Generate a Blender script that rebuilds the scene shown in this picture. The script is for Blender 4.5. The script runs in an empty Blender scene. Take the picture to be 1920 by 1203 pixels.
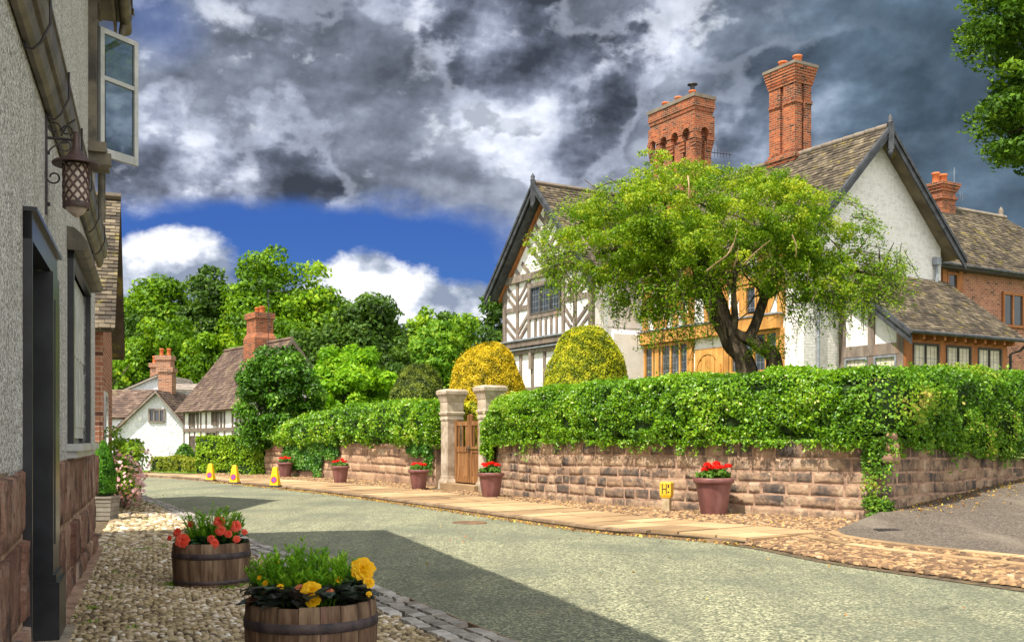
import bpy, math, random
import numpy as np
from mathutils import Vector, noise as mnoise
R = math.radians
random.seed(7); RG = np.random.default_rng(7)
sc = bpy.context.scene
C = sc.collection

# ---------------------------------------------------------------- camera
F = 1950.0; HZ = 825.0; EYE = 1.45
cam = bpy.data.cameras.new('camera'); camo = bpy.data.objects.new('camera', cam); C.objects.link(camo)
camo.location = (0, 0, EYE); camo.rotation_euler = (R(90), 0, 0)
cam.sensor_width = 36; cam.lens = 36 * F / 1920; cam.shift_y = (HZ - 601.5) / 1920
cam.clip_start = .05; cam.clip_end = 3000
sc.camera = camo
sc.render.resolution_x = 1024; sc.render.resolution_y = 641
sc.view_settings.view_transform = 'Standard'; sc.view_settings.look = 'None'
sc.view_settings.exposure = 0.6; sc.view_settings.gamma = 1

# ---------------------------------------------------------------- node helper
class N:
    def __init__(s, tree): s.t = tree
    def lk(s, sock, v):
        if isinstance(v, bpy.types.NodeSocket): s.t.links.new(v, sock)
        elif v is not None:
            if hasattr(sock.default_value, '__len__') and not hasattr(v, '__len__'): v = [v] * len(sock.default_value)
            if hasattr(v, '__len__') and len(v) == 3 and len(sock.default_value) == 4: v = (*v, 1)
            sock.default_value = v
    def node(s, typ, ins=None, **kw):
        n = s.t.nodes.new(typ)
        for k, v in kw.items(): setattr(n, k, v)
        for k, v in (ins or {}).items(): s.lk(n.inputs[k], v)
        return n
    def m(s, op, a, b=None, c=None, clamp=False):
        n = s.node('ShaderNodeMath', operation=op, use_clamp=clamp); s.lk(n.inputs[0], a)
        if b is not None: s.lk(n.inputs[1], b)
        if c is not None: s.lk(n.inputs[2], c)
        return n.outputs[0]
    def mix(s, f, a, b, blend='MIX'):
        n = s.node('ShaderNodeMix', data_type='RGBA', blend_type=blend, clamp_factor=True)
        s.lk(n.inputs[0], f); s.lk(n.inputs[6], a); s.lk(n.inputs[7], b); return n.outputs[2]
    def ramp(s, f, stops, interp='LINEAR'):
        n = s.node('ShaderNodeValToRGB'); cr = n.color_ramp; cr.interpolation = interp
        while len(cr.elements) < len(stops): cr.elements.new(.5)
        for e, (p, c) in zip(cr.elements, stops):
            e.position = p; e.color = (*c, 1) if hasattr(c, '__len__') else (c, c, c, 1)
        s.lk(n.inputs[0], f); return n.outputs[0]
    def noise(s, co, scale=5, detail=5, rough=.55, dist=0):
        n = s.node('ShaderNodeTexNoise', {'Vector': co, 'Scale': scale, 'Detail': detail, 'Roughness': rough, 'Distortion': dist}); return n.outputs[0]
    def mapr(s, v, a, b, c=0., d=1.):
        n = s.node('ShaderNodeMapRange', {0: v, 1: a, 2: b, 3: c, 4: d}, interpolation_type='SMOOTHSTEP'); return n.outputs[0]

# ---------------------------------------------------------------- sun and sky
SUN_EL = 59.0; SUN_AZ = 225.0      # compass-like: the sun stands behind the camera to the left (-X, -Y)
sx, sy, sz = -math.cos(R(SUN_EL)) * .70, -math.cos(R(SUN_EL)) * .714, math.sin(R(SUN_EL))
sun = bpy.data.lights.new('sun', 'SUN'); sun.energy = 5.0; sun.angle = R(.53); sun.color = (1, .905, .79)
suno = bpy.data.objects.new('sun', sun); C.objects.link(suno)
suno.rotation_euler = Vector((sx, sy, sz)).to_track_quat('Z', 'Y').to_euler(); suno.location = (-20, -20, 40)

W = bpy.data.worlds.new('World'); sc.world = W; W.use_nodes = True
nt = W.node_tree; nt.nodes.clear(); g = N(nt)
sky = g.node('ShaderNodeTexSky', sky_type='NISHITA', sun_disc=False, sun_elevation=R(SUN_EL), sun_rotation=R(SUN_AZ))
tc = g.node('ShaderNodeTexCoord').outputs['Generated']
sp = g.node('ShaderNodeSeparateXYZ', {0: tc})
X, Y, Z = sp.outputs
AZ = g.m('ARCTAN2', X, Y); EL = g.m('ARCSINE', Z)
def ang(px, py):
    a = math.atan((px - 960) / F); return a, math.atan((HZ - py) / F * math.cos(a))
# warped direction coordinates for the cloud pattern (flattened towards the horizon like real cloud decks)
cv = g.node('ShaderNodeCombineXYZ', {0: AZ, 1: g.m('MULTIPLY', EL, 1.35), 2: g.m('MULTIPLY', Y, .15)}).outputs[0]
big = g.noise(cv, 4.6, 9, .56, .25)
fine = g.noise(cv, 13, 10, .56, .12)
wob = g.m('SUBTRACT', g.noise(cv, 9, 8, .62, .2), .5)
wob2 = g.m('SUBTRACT', g.noise(cv, 26, 6, .6, .2), .5)
def blob(px, py, rx, ry, soft=.35, w=1.1, w2=0.5):
    a, e = ang(px, py)
    dx = g.m('DIVIDE', g.m('SUBTRACT', AZ, a), rx / F); dy = g.m('DIVIDE', g.m('SUBTRACT', EL, e), ry / F)
    d = g.m('SQRT', g.m('ADD', g.m('MULTIPLY', dx, dx), g.m('MULTIPLY', dy, dy)))
    d = g.m('ADD', d, g.m('ADD', g.m('MULTIPLY', wob, w), g.m('MULTIPLY', wob2, w2)))
    return g.mapr(d, 1 + soft, 1 - soft, 0., 1.)
def mx(*a):
    r = a[0]
    for b in a[1:]: r = g.m('MAXIMUM', r, b)
    return r
K = 9.0   # colours below are what the cloud shows; K brings them to the physical units of the sky at strength 1/K
def kc(c): return tuple(v * K for v in c)
# cloud deck: lit rims and dark bellies
dens = g.m('ADD', g.m('MULTIPLY', big, .70), g.m('MULTIPLY', fine, .30))
def relief(scale, dx, dy, det):      # light falling on the cloud bodies from the upper left: how much the billow rises against the sun
    a = g.noise(cv, scale, det, .52, .15); off = g.node('ShaderNodeVectorMath', {0: cv, 1: (dx, dy, 0)}, operation='ADD').outputs[0]
    return g.m('SUBTRACT', a, g.noise(off, scale, det, .52, .15))
rel = g.m('ADD', g.m('ADD', g.m('MULTIPLY', relief(3.6, -.045, .055, 5), .62), g.m('MULTIPLY', relief(7.5, -.022, .03, 6), .62)), g.m('ADD', g.m('MULTIPLY', relief(20, -.007, .010, 8), .38), g.m('MULTIPLY', relief(48, -.003, .0045, 6), .12)))
calm = g.mapr(AZ, .12, .36, 1., .6); rel = g.m('MULTIPLY', rel, calm)
dark = mx(blob(800, 20, 420, 170, .8), blob(640, 250, 200, 110, .8), blob(1560, 60, 420, 260, .9), blob(1750, 330, 260, 240, .9), blob(1080, 130, 230, 110, .8))
light = mx(blob(470, 60, 110, 45, .9), blob(900, 60, 60, 40, .8), blob(420, 150, 150, 110, .9), blob(330, 290, 190, 90, .8), blob(1390, 275, 110, 70, .8), blob(960, 230, 120, 120, .9), blob(240, 350, 120, 70, .8), blob(930, 390, 130, 60, .8), blob(1560, 190, 90, 60, .9))
tone = g.m('ADD', g.m('ADD', g.m('SUBTRACT', dens, g.m('MULTIPLY', dark, .05)), g.m('MULTIPLY', light, .085)), rel)
cloud = g.ramp(tone, [(.35, kc((.034, .041, .056))), (.44, kc((.075, .088, .12))), (.52, kc((.145, .165, .225))), (.60, kc((.27, .30, .39))), (.68, kc((.48, .52, .61))), (.76, kc((.72, .75, .82)))])
# broken scud: darker torn shreds with bright rims, and white puffs
n2 = g.m('ADD', g.noise(cv, 5.6, 12, .54, .12), g.m('MULTIPLY', rel, .45)); n3 = g.m('ADD', g.noise(g.node('ShaderNodeVectorMath', {0: cv, 1: (3.1, 1.7, 0)}, operation='ADD').outputs[0], 7.2, 12, .56, .1), g.m('MULTIPLY', rel, .5))
cloud = g.mix(g.m('MULTIPLY', g.mapr(n2, .455, .500), .30), cloud, kc((.46, .50, .60)))
cloud = g.mix(g.m('MULTIPLY', g.mapr(n2, .505, .555), .78), cloud, g.ramp(tone, [(.38, kc((.032, .040, .055))), (.56, kc((.10, .118, .155))), (.74, kc((.22, .25, .31)))]))
cloud = g.mix(g.m('MULTIPLY', g.mapr(n3, .575, .645), .62), cloud, g.ramp(fine, [(.38, kc((.40, .44, .53))), (.58, kc((.72, .75, .82)))]))
rightblue = g.mapr(AZ, .12, .38, 0., .92)
cloud = g.mix(rightblue, cloud, g.ramp(tone, [(.34, kc((.038, .06, .085))), (.49, kc((.072, .115, .162))), (.58, kc((.125, .19, .26))), (.70, kc((.27, .35, .44)))]))
back = g.mapr(Y, .25, -.3, 0., 1.)        # unseen cloud behind the camera, made brighter to fill the shadows
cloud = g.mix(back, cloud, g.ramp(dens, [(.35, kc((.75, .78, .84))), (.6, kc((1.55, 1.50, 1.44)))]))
# blue openings
gap = mx(blob(560, 445, 390, 62, .30, .9, .4), blob(760, 500, 250, 110, .3, .9, .4), blob(300, 470, 180, 70, .35, .8), g.m('MULTIPLY', blob(290, 40, 70, 60, .6), .4))
blue = g.mix(.88, sky.outputs[0], kc((.006, .062, .30)))
blue = g.mix(g.mapr(EL, .21, .10, 0., .55), blue, kc((.045, .15, .40)))
base = g.mix(gap, cloud, blue)
# bright cumulus heads standing in the opening
cum = mx(blob(335, 500, 105, 62, .16, .8, .7), blob(700, 570, 150, 82, .14, .8, .7), blob(860, 590, 95, 62, .16, .8, .7), blob(250, 520, 60, 40, .2, .8, .6))
cumc = g.ramp(g.m('ADD', g.m('ADD', fine, .02), g.m('MULTIPLY', rel, 1.3)), [(.36, kc((.2, .24, .32))), (.47, kc((.42, .46, .54))), (.56, kc((.72, .73, .76)))])
base = g.mix(cum, base, cumc)
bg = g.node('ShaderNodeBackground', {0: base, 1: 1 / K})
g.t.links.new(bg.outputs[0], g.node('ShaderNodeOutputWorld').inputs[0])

# ---------------------------------------------------------------- mesh and object helpers
def px(x, y, Zd): return ((x - 960) / F * Zd, Zd, EYE + (HZ - y) / F * Zd)
def gp(x, y, z=0.):                                  # a ground point under a picture point
    d = F * (EYE - z) / (y - HZ); return ((x - 960) / F * d, d)
ORG = {}
def setp(o, label=None, cat=None, group=None, kind=None):
    if label: o['label'] = label
    if cat: o['category'] = cat
    if group: o['group'] = group
    if kind: o['kind'] = kind
    return o
def thing(name, loc, label, cat, group=None):
    o = bpy.data.objects.new(name, None); o.empty_display_size = .2; C.objects.link(o)
    o.location = loc; ORG[o.name] = np.array(loc, float); return setp(o, label, cat, group)
class MB:
    """collects vertices and faces; build() links them as one mesh object"""
    def __init__(s): s.V = []; s.n = 0; s.Fs = []; s.M = []; s.Rn = []; s.S = []
    def add(s, verts, faces, mat=0, rnd=None, smooth=False):
        verts = np.asarray(verts, float); faces = np.asarray(faces, int)
        k = len(faces); s.V.append(verts); s.Fs.append(faces + s.n); s.n += len(verts)
        s.M.append(np.full(k, mat)); s.S.append(np.full(k, smooth))
        s.Rn.append(np.full(k, random.random() if rnd is None else rnd) if np.isscalar(rnd) or rnd is None else np.asarray(rnd))
    def quad(s, a, b, c, d, mat=0, rnd=None): s.add([a, b, c, d], [[0, 1, 2, 3]], mat, rnd)
    def poly(s, pts, mat=0, rnd=None):
        s.add(pts, [list(range(len(pts)))], mat, rnd)
    def hexa(s, p, mat=0, rnd=None):                # p: 4 bottom then 4 top corners
        s.add(p, [[0, 3, 2, 1], [4, 5, 6, 7], [0, 1, 5, 4], [1, 2, 6, 5], [2, 3, 7, 6], [3, 0, 4, 7]], mat, rnd)
    def box(s, x0, x1, y0, y1, z0, z1, mat=0, rnd=None):
        s.hexa([(x0, y0, z0), (x1, y0, z0), (x1, y1, z0), (x0, y1, z0), (x0, y0, z1), (x1, y0, z1), (x1, y1, z1), (x0, y1, z1)], mat, rnd)
    def grid(s, P, mat=0, rnd=None, smooth=True):    # P: (n, m, 3)
        P = np.asarray(P, float); n, m = P.shape[:2]; i = np.arange(n * m).reshape(n, m)
        f = np.stack([i[:-1, :-1], i[1:, :-1], i[1:, 1:], i[:-1, 1:]], -1).reshape(-1, 4)
        s.add(P.reshape(-1, 3), f, mat, rnd, smooth)
    def tube(s, pts, rad, n=8, mat=0, rnd=None, flute=0, cap=True, seed=0):
        pts = [Vector(p) for p in pts]; rad = list(rad) if hasattr(rad, '__len__') else [rad] * len(pts)
        rings = []; up = Vector((0, 0, 1)); prev = None
        for i, p in enumerate(pts):
            t = (pts[min(i + 1, len(pts) - 1)] - pts[max(i - 1, 0)]).normalized()
            u = (t.cross(up) if prev is None else (prev - t * prev.dot(t)))
            if u.length < 1e-4: u = Vector((1, 0, 0))
            u.normalize(); prev = u; v = t.cross(u)
            ring = []
            for k in range(n):
                a = 2 * math.pi * k / n; r = rad[i] * (1 + flute * math.sin(a * 4 + seed + i * .25) + flute * .8 * math.sin(a * 7 + i * .4 + seed * 2))
                ring.append(p + u * math.cos(a) * r + v * math.sin(a) * r)
            rings.append(ring)
        P = np.array([[tuple(q) for q in r + [r[0]]] for r in rings]); s.grid(P, mat, rnd, True)
        if cap:
            s.poly([tuple(q) for q in rings[0]], mat, rnd); s.poly([tuple(q) for q in reversed(rings[-1])], mat, rnd)
    def lathe(s, prof, c, n=24, mat=0, rnd=None, jit=0):   # prof: (r, z)
        A = np.linspace(0, 2 * math.pi, n + 1); P = np.zeros((len(prof), n + 1, 3))
        for i, (r, z) in enumerate(prof):
            P[i, :, 0] = c[0] + np.cos(A) * r; P[i, :, 1] = c[1] + np.sin(A) * r; P[i, :, 2] = c[2] + z
        s.grid(P[::-1], mat, rnd, True)
    def build(s, name, mats, parent=None, origin=None, **kw):
        V = np.concatenate(s.V) if s.V else np.zeros((0, 3))
        if parent is not None: org = ORG[parent.name]
        elif origin is not None: org = np.array(origin, float)
        else:
            org = np.array([(V[:, 0].min() + V[:, 0].max()) / 2, (V[:, 1].min() + V[:, 1].max()) / 2, V[:, 2].min()])
        cen = []; nor = []
        me = bpy.data.meshes.new(name); me.vertices.add(len(V)); me.vertices.foreach_set('co', (V - org).ravel())
        tot = [np.full(len(f), f.shape[1]) for f in s.Fs]; lt = np.concatenate(tot)
        ls = np.concatenate([[0], np.cumsum(lt)[:-1]]); lv = np.concatenate([f.ravel() for f in s.Fs])
        me.loops.add(len(lv)); me.loops.foreach_set('vertex_index', lv.astype(np.int32))
        me.polygons.add(len(lt)); me.polygons.foreach_set('loop_start', ls.astype(np.int32))
        try: me.polygons.foreach_set('loop_total', lt.astype(np.int32))
        except Exception: pass
        me.polygons.foreach_set('material_index', np.concatenate(s.M).astype(np.int32))
        me.polygons.foreach_set('use_smooth', np.concatenate(s.S))
        me.update(calc_edges=True)
        at = me.attributes.new('rnd', 'FLOAT', 'FACE'); at.data.foreach_set('value', np.concatenate(s.Rn).astype(np.float32))
        nn = np.zeros(len(lt) * 3, np.float32); me.polygons.foreach_get('normal', nn); nn = nn.reshape(-1, 3)
        u = np.stack([-nn[:, 1], nn[:, 0], np.zeros(len(nn))], 1); L = np.linalg.norm(u, axis=1); flat = L < .05
        u[flat] = (1, 0, 0); L[flat] = 1; u /= L[:, None]; v = np.cross(nn, u); v[flat] = (0, 1, 0)
        fi = np.repeat(np.arange(len(lt)), lt); pv = V[lv]
        uv = np.stack([(pv * u[fi]).sum(1), (pv * v[fi]).sum(1)], 1).astype(np.float32)
        me.uv_layers.new(name='UVMap').data.foreach_set('uv', uv.ravel())
        for m in (mats if isinstance(mats, (list, tuple)) else [mats]): me.materials.append(m)
        o = bpy.data.objects.new(name, me); C.objects.link(o); ORG[o.name] = org
        if parent is not None: o.parent = parent
        else: o.location = org
        return setp(o, **kw)
def copy_tree(root, loc, label=None, rz=None, scale=None):
    def cp(o, par):
        c = o.copy(); C.objects.link(c)
        if par is not None: c.parent = par
        for ch in list(o.children): cp(ch, c)
        return c
    r = cp(root, None); r.location = loc; ORG[r.name] = np.array(loc)
    if label: r['label'] = label
    if rz is not None: r.rotation_euler = (0, 0, rz)
    if scale: r.scale = (scale,) * 3
    return r

class Face:
    """a vertical wall plane: o + d*u + n*h"""
    def __init__(s, o, d, n): s.o = np.array(o, float); s.d = np.array(d, float); s.n = np.array(n, float)
    def p(s, u, z, h=0.):
        q = s.o + s.d * u + s.n * h; return (q[0], q[1], z)
def rect(mb, f, u0, u1, z0, z1, h0, h1, mat=0, rnd=None):
    q = [f.p(u0, z0, h0), f.p(u1, z0, h0), f.p(u1, z0, h1), f.p(u0, z0, h1), f.p(u0, z1, h0), f.p(u1, z1, h0), f.p(u1, z1, h1), f.p(u0, z1, h1)]
    mb.hexa(q, mat, rnd)
_bj = [0]
def beam(mb, f, u0, z0, u1, z1, w, dep=.035, mat=0, back=-.03):
    _bj[0] = (_bj[0] + 1) % 11; dep = dep + .0025 * _bj[0]
    L = math.hypot(u1 - u0, z1 - z0); nx, nz = -(z1 - z0) / L * w / 2, (u1 - u0) / L * w / 2
    a = [(u0 + nx, z0 + nz), (u1 + nx, z1 + nz), (u1 - nx, z1 - nz), (u0 - nx, z0 - nz)]
    mb.hexa([f.p(u, z, back) for u, z in a] + [f.p(u, z, dep) for u, z in a], mat)
def catmull(P, step=.25):
    P = [np.array(p, float) for p in P]; P = [2 * P[0] - P[1]] + P + [2 * P[-1] - P[-2]]; out = []
    for i in range(1, len(P) - 2):
        n = max(1, int(np.linalg.norm(P[i + 1] - P[i]) / step))
        for k in range(n):
            t = k / n
            out.append(.5 * (2 * P[i] + (P[i + 1] - P[i - 1]) * t + (2 * P[i - 1] - 5 * P[i] + 4 * P[i + 1] - P[i + 2]) * t * t + (3 * P[i] - P[i - 1] - 3 * P[i + 1] + P[i + 2]) * t ** 3))
    out.append(P[-2]); return np.array(out)
class Path:
    def __init__(s, pts):
        s.P = np.array(pts, float)[:, :2]; d = np.linalg.norm(np.diff(s.P, axis=0), axis=1); s.s = np.concatenate([[0], np.cumsum(d)]); s.L = s.s[-1]
    def at(s, t):
        return np.array([np.interp(t, s.s, s.P[:, 0]), np.interp(t, s.s, s.P[:, 1])])
    def nrm(s, t, side=1):
        a = s.at(max(0, t - .15)); b = s.at(min(s.L, t + .15)); d = (b - a) / (np.linalg.norm(b - a) + 1e-9); return np.array([d[1], -d[0]]) * side, d

# ---------------------------------------------------------------- materials
def base_mat(name):
    m = bpy.data.materials.new(name); m.use_nodes = True; t = m.node_tree; t.nodes.clear(); g = N(t)
    out = g.node('ShaderNodeOutputMaterial'); return m, g, out
def mk(name, stops, scale=4, rw=0., rough=.85, bump=.0, bscale=30, bdist=.02, stain=None, spec=.3, metallic=0, detail=6, stretch=None, coat=0):
    """noise / per-piece random value drive a colour ramp; stain = (colour, scale, lo, hi, amount)"""
    m, g, out = base_mat(name)
    co = g.node('ShaderNodeTexCoord').outputs['Object']
    if stretch: co = g.node('ShaderNodeMapping', {0: co, 3: stretch}).outputs[0]
    f = g.noise(co, scale, detail, .6)
    f = g.mapr(f, .3, .7)
    if rw:
        r = g.node('ShaderNodeAttribute', attribute_name='rnd').outputs['Fac']
        f = g.m('ADD', g.m('MULTIPLY', f, 1 - rw), g.m('MULTIPLY', r, rw))
    c = g.ramp(f, stops)
    for st in (stain or []):
        sc_, ss, lo, hi, am = st
        c = g.mix(g.mapr(g.noise(co, ss, 7, .65), lo, hi, 0., am), c, sc_)
    b = g.node('ShaderNodeBsdfPrincipled', {'Base Color': c, 'Roughness': rough, 'Specular IOR Level': spec, 'Metallic': metallic})
    if coat: b.inputs['Coat Weight'].default_value = coat
    if bump:
        h = g.noise(co, bscale, 6, .65)
        g.t.links.new(g.node('ShaderNodeBump', {'Strength': bump, 'Distance': bdist, 'Height': h}).outputs[0], b.inputs['Normal'])
    g.t.links.new(b.outputs[0], out.inputs[0]); return m

def mk_leaf(name, stops, trans=.35, rough=.5, spec=.25, tcol=(1.25, 1.15, .5)):
    m, g, out = base_mat(name)
    r = g.node('ShaderNodeAttribute', attribute_name='rnd').outputs['Fac']
    c = g.ramp(r, stops)
    b = g.node('ShaderNodeBsdfPrincipled', {'Base Color': c, 'Roughness': rough, 'Specular IOR Level': spec})
    tr = g.node('ShaderNodeBsdfTranslucent', {0: g.mix(1, c, tcol, 'MULTIPLY')})
    mx_ = g.node('ShaderNodeMixShader', {0: trans, 1: b.outputs[0], 2: tr.outputs[0]})
    g.t.links.new(mx_.outputs[0], out.inputs[0]); return m

def mk_brick(name, c1, c2, mortar, sw=.225, sh=.075, ms=.010, dark=(.07, .04, .035), damt=.55, bump=.6, stain=None):
    m, g, out = base_mat(name)
    uv = g.node('ShaderNodeTexCoord').outputs['UV']; co = g.node('ShaderNodeTexCoord').outputs['Object']
    wob = g.node('ShaderNodeTexNoise', {'Vector': co, 'Scale': 9., 'Detail': 3.})
    uv2 = g.node('ShaderNodeVectorMath', {0: uv, 1: g.node('ShaderNodeVectorMath', {0: wob.outputs[1], 3: .018}, operation='SCALE').outputs[0]}, operation='ADD').outputs[0]
    br = g.node('ShaderNodeTexBrick', {'Vector': uv2, 'Color1': (0, 0, 0, 1), 'Color2': (1, 1, 1, 1), 'Mortar': (.5, .5, .5, 1), 'Scale': 1., 'Mortar Size': ms, 'Mortar Smooth': .3, 'Bias': 0., 'Brick Width': sw, 'Row Height': sh})
    rnd = br.outputs[0]
    c = g.ramp(rnd, [(0, dark), (.18, c1), (.55, c2), (.85, c1), (1, tuple(min(.86, v * 1.2) for v in c2))])
    c = g.mix(g.mapr(g.noise(co, 3.5, 7, .7), .44, .66, 0., damt), c, dark); c = g.mix(g.mapr(g.noise(co, .9, 5, .6), .48, .66, 0., damt * .5), c, dark)
    c = g.mix(br.outputs[1], c, mortar)
    for st in (stain or []):
        sc_, ss, lo, hi, am = st
        c = g.mix(g.mapr(g.noise(co, ss, 7, .65), lo, hi, 0., am), c, sc_)
    if name.startswith('painted'):
        vs = g.node('ShaderNodeMapping', {0: co, 3: (2.2, 2.2, .16)}).outputs[0]
        c = g.mix(g.mapr(g.noise(vs, 1.7, 6, .65), .55, .75, 0., .22), c, (.45, .42, .34))
    h = g.m('ADD', g.m('SUBTRACT', 1, br.outputs[1]), g.m('MULTIPLY', g.noise(co, 40 if not name.startswith('painted') else 11, 5, .7), .5 if not name.startswith('painted') else 2.2))
    b = g.node('ShaderNodeBsdfPrincipled', {'Base Color': c, 'Roughness': .88, 'Specular IOR Level': .2})
    g.t.links.new(g.node('ShaderNodeBump', {'Strength': bump, 'Distance': .012, 'Height': h}).outputs[0], b.inputs['Normal'])
    g.t.links.new(b.outputs[0], out.inputs[0]); return m

M = {}
# render with white pebble-dash
m, g, out = base_mat('roughcast')
co = g.node('ShaderNodeTexCoord').outputs['Object']
vor = g.node('ShaderNodeTexVoronoi', {'Vector': co, 'Scale': 62., 'Randomness': 1.}, feature='F1')
vn = g.noise(co, 38, 4, .6)
h = g.m('ADD', g.m('SUBTRACT', 1, g.m('MULTIPLY', vor.outputs[0], 1.1)), g.m('MULTIPLY', vn, .8))
pc = g.node('ShaderNodeSeparateXYZ', {0: vor.outputs[1]}).outputs[0]
c = g.ramp(g.m('ADD', g.m('MULTIPLY', pc, .45), g.m('MULTIPLY', g.mapr(vn, .32, .68), .55)), [(.12, (.22, .21, .185)), (.36, (.48, .465, .425)), (.6, (.78, .77, .73)), (.9, (.93, .93, .91))])
c = g.mix(g.mapr(g.noise(co, 1.1, 6, .6), .45, .75, 0., .35), c, (.50, .48, .43))
c = g.mix(g.mapr(g.noise(g.node('ShaderNodeMapping', {0: co, 3: (2.4, 2.4, .22)}).outputs[0], 1.6, 6, .65), .50, .72, 0., .38), c, (.26, .23, .17))
b = g.node('ShaderNodeBsdfPrincipled', {'Base Color': c, 'Roughness': .9, 'Specular IOR Level': .2})
g.t.links.new(g.node('ShaderNodeBump', {'Strength': 1., 'Distance': .016, 'Height': h}).outputs[0], b.inputs['Normal']); g.t.links.new(b.outputs[0], out.inputs[0]); M['roughcast'] = m

M['plaster'] = mk('lime_plaster', [(0, (.72, .70, .66)), (1, (.84, .83, .81))], 2.2, bump=.25, bscale=14, bdist=.02, stain=[((.45, .38, .28), 1.3, .56, .8, .45)])
M['white_stone'] = mk_brick('painted_white_brick', (.80, .79, .75), (.84, .83, .80), (.76, .75, .72), .26, .085, .010, (.72, .71, .68), .15, 1., [((.52, .47, .36), 1.1, .58, .8, .55), ((.55, .54, .52), 7, .5, .62, .5)])
M['rubble_white'] = mk('whitewashed_rubble', [(0, (.62, .64, .68)), (1, (.82, .83, .85))], 1.4, bump=1., bscale=5.5, bdist=.12, stain=[((.45, .42, .36), .8, .6, .8, .3)])
M['stone'] = mk('sandstone_block', [(0, (.05, .044, .04)), (.2, (.11, .088, .072)), (.36, (.22, .15, .105)), (.56, (.37, .245, .155)), (.8, (.43, .31, .20)), (1, (.55, .40, .31))], 2.4, .45, bump=.8, bscale=16, bdist=.03,
                stain=[((.05, .046, .046), 1.6, .48, .62, .75), ((.52, .40, .26), 4.0, .56, .68, .75), ((.04, .035, .03), 22, .58, .70, .6)])
M['stone_warm'] = mk('red_sandstone_block', [(0, (.15, .10, .07)), (.35, (.33, .20, .125)), (.7, (.45, .29, .175)), (1, (.52, .39, .25))], 2.2, .6, bump=.8, bscale=14, bdist=.03,
                     stain=[((.07, .055, .05), 1.5, .58, .72, .6), ((.52, .40, .28), 4, .58, .75, .6), ((.06, .045, .035), 22, .6, .72, .5)])
M['plinth'] = mk('weathered_plinth_stone', [(0, (.10, .045, .032)), (.35, (.22, .11, .075)), (.7, (.36, .21, .15)), (1, (.48, .36, .28))], 3.2, .4, bump=1., bscale=13, bdist=.045,
                 stain=[((.035, .028, .026), 2.5, .5, .66, .8), ((.42, .36, .30), 5.5, .58, .72, .6), ((.035, .028, .022), 20, .55, .7, .7)])
M['mortar'] = mk('pink_mortar', [(0, (.20, .125, .09)), (.5, (.38, .245, .165)), (1, (.50, .34, .235))], 6, bump=.6, bscale=30)
M['pillar'] = mk('grey_carved_stone', [(0, (.24, .18, .12)), (.5, (.42, .35, .26)), (1, (.56, .49, .39))], 2.4, .1, bump=.5, bscale=18, bdist=.02, stain=[((.12, .10, .08), 3.0, .55, .72, .65), ((.45, .27, .14), 1.2, .55, .75, .5)])
M['brick'] = mk_brick('orange_brick', (.29, .062, .024), (.43, .115, .038), (.30, .20, .13), .24, .082, .013, (.05, .026, .02), .85)
M['brick_far'] = mk_brick('brown_brick', (.34, .13, .07), (.42, .19, .10), (.42, .34, .26), .3, .1, .014, damt=.3)
M['brick_wing'] = mk_brick('red_brown_brick', (.34, .125, .075), (.40, .17, .10), (.42, .30, .22), .26, .09, .012, (.10, .04, .03), .5)
M['tile'] = mk('lichened_stone_tile', [(0, (.03, .025, .02)), (.4, (.075, .061, .044)), (.7, (.135, .11, .075)), (1, (.235, .195, .125))], 1.5, .6, rough=.8, bump=.4, bscale=20, stain=[((.32, .26, .04), 2.1, .55, .68, .6), ((.05, .045, .04), 3, .58, .72, .5)])
M['tile_red'] = mk('plum_clay_tile', [(0, (.05, .034, .03)), (.5, (.12, .08, .062)), (1, (.22, .16, .12))], 1.2, .55, rough=.8, bump=.4, bscale=20, stain=[((.36, .30, .12), 1.5, .55, .75, .5)])
M['tile_pale'] = mk('pale_grey_tile', [(0, (.22, .19, .17)), (1, (.42, .37, .31))], 2, .5)
M['ridge'] = mk('ridge_tile', [(0, (.13, .11, .09)), (1, (.26, .22, .17))], 3, .5, bump=.4)
M['oak'] = mk('honey_oak', [(0, (.36, .165, .04)), (.5, (.52, .26, .065)), (1, (.64, .36, .11))], 5, .3, rough=.6, bump=.2, bscale=12, stretch=(1, 1, .35))
M['oak_red'] = mk('red_oak', [(0, (.25, .09, .03)), (1, (.44, .18, .06))], 5, .3, rough=.7, bump=.25, stretch=(1, 1, .3))
M['oak_grey'] = mk('weathered_oak', [(0, (.10, .08, .065)), (.5, (.18, .145, .12)), (1, (.28, .235, .19))], 5, .3, rough=.85, bump=.35, bscale=18, stretch=(1, 1, .35), stain=[((.40, .20, .10), 1.5, .55, .75, .6)])
M['black_timber'] = mk('black_painted_timber', [(0, (.05, .048, .045)), (1, (.11, .105, .10))], 5, .3)
M['brown_black'] = mk('faded_black_timber', [(0, (.10, .08, .065)), (1, (.20, .16, .13))], 5, .3)
M['black_paint'] = mk('black_gloss_paint', [(0, (.014, .015, .018)), (1, (.03, .032, .037))], 4, rough=.3, spec=.5, bump=.12, bscale=9, bdist=.01)
M['barge'] = mk('dark_grey_bargeboard', [(0, (.03, .034, .04)), (1, (.075, .08, .09))], 4, rough=.55)
M['gutter'] = mk('weathered_lead_brown', [(0, (.06, .05, .035)), (.5, (.13, .11, .075)), (1, (.20, .175, .12))], 3.2, .2, rough=.5, bump=.3, bscale=16, stain=[((.025, .022, .02), 2.6, .5, .68, .8)], spec=.5)
M['white_paint'] = mk('off_white_gloss_paint', [(0, (.40, .41, .40)), (1, (.60, .60, .58))], 3, rough=.4)
M['iron'] = mk('black_iron', [(0, (.02, .018, .022)), (1, (.06, .05, .055))], 9, rough=.5, spec=.5, bump=.3, bscale=60)
M['lattice'] = mk('rusty_pressed_iron', [(0, (.05, .03, .028)), (1, (.12, .07, .06))], 12, rough=.5, spec=.5)
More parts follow.
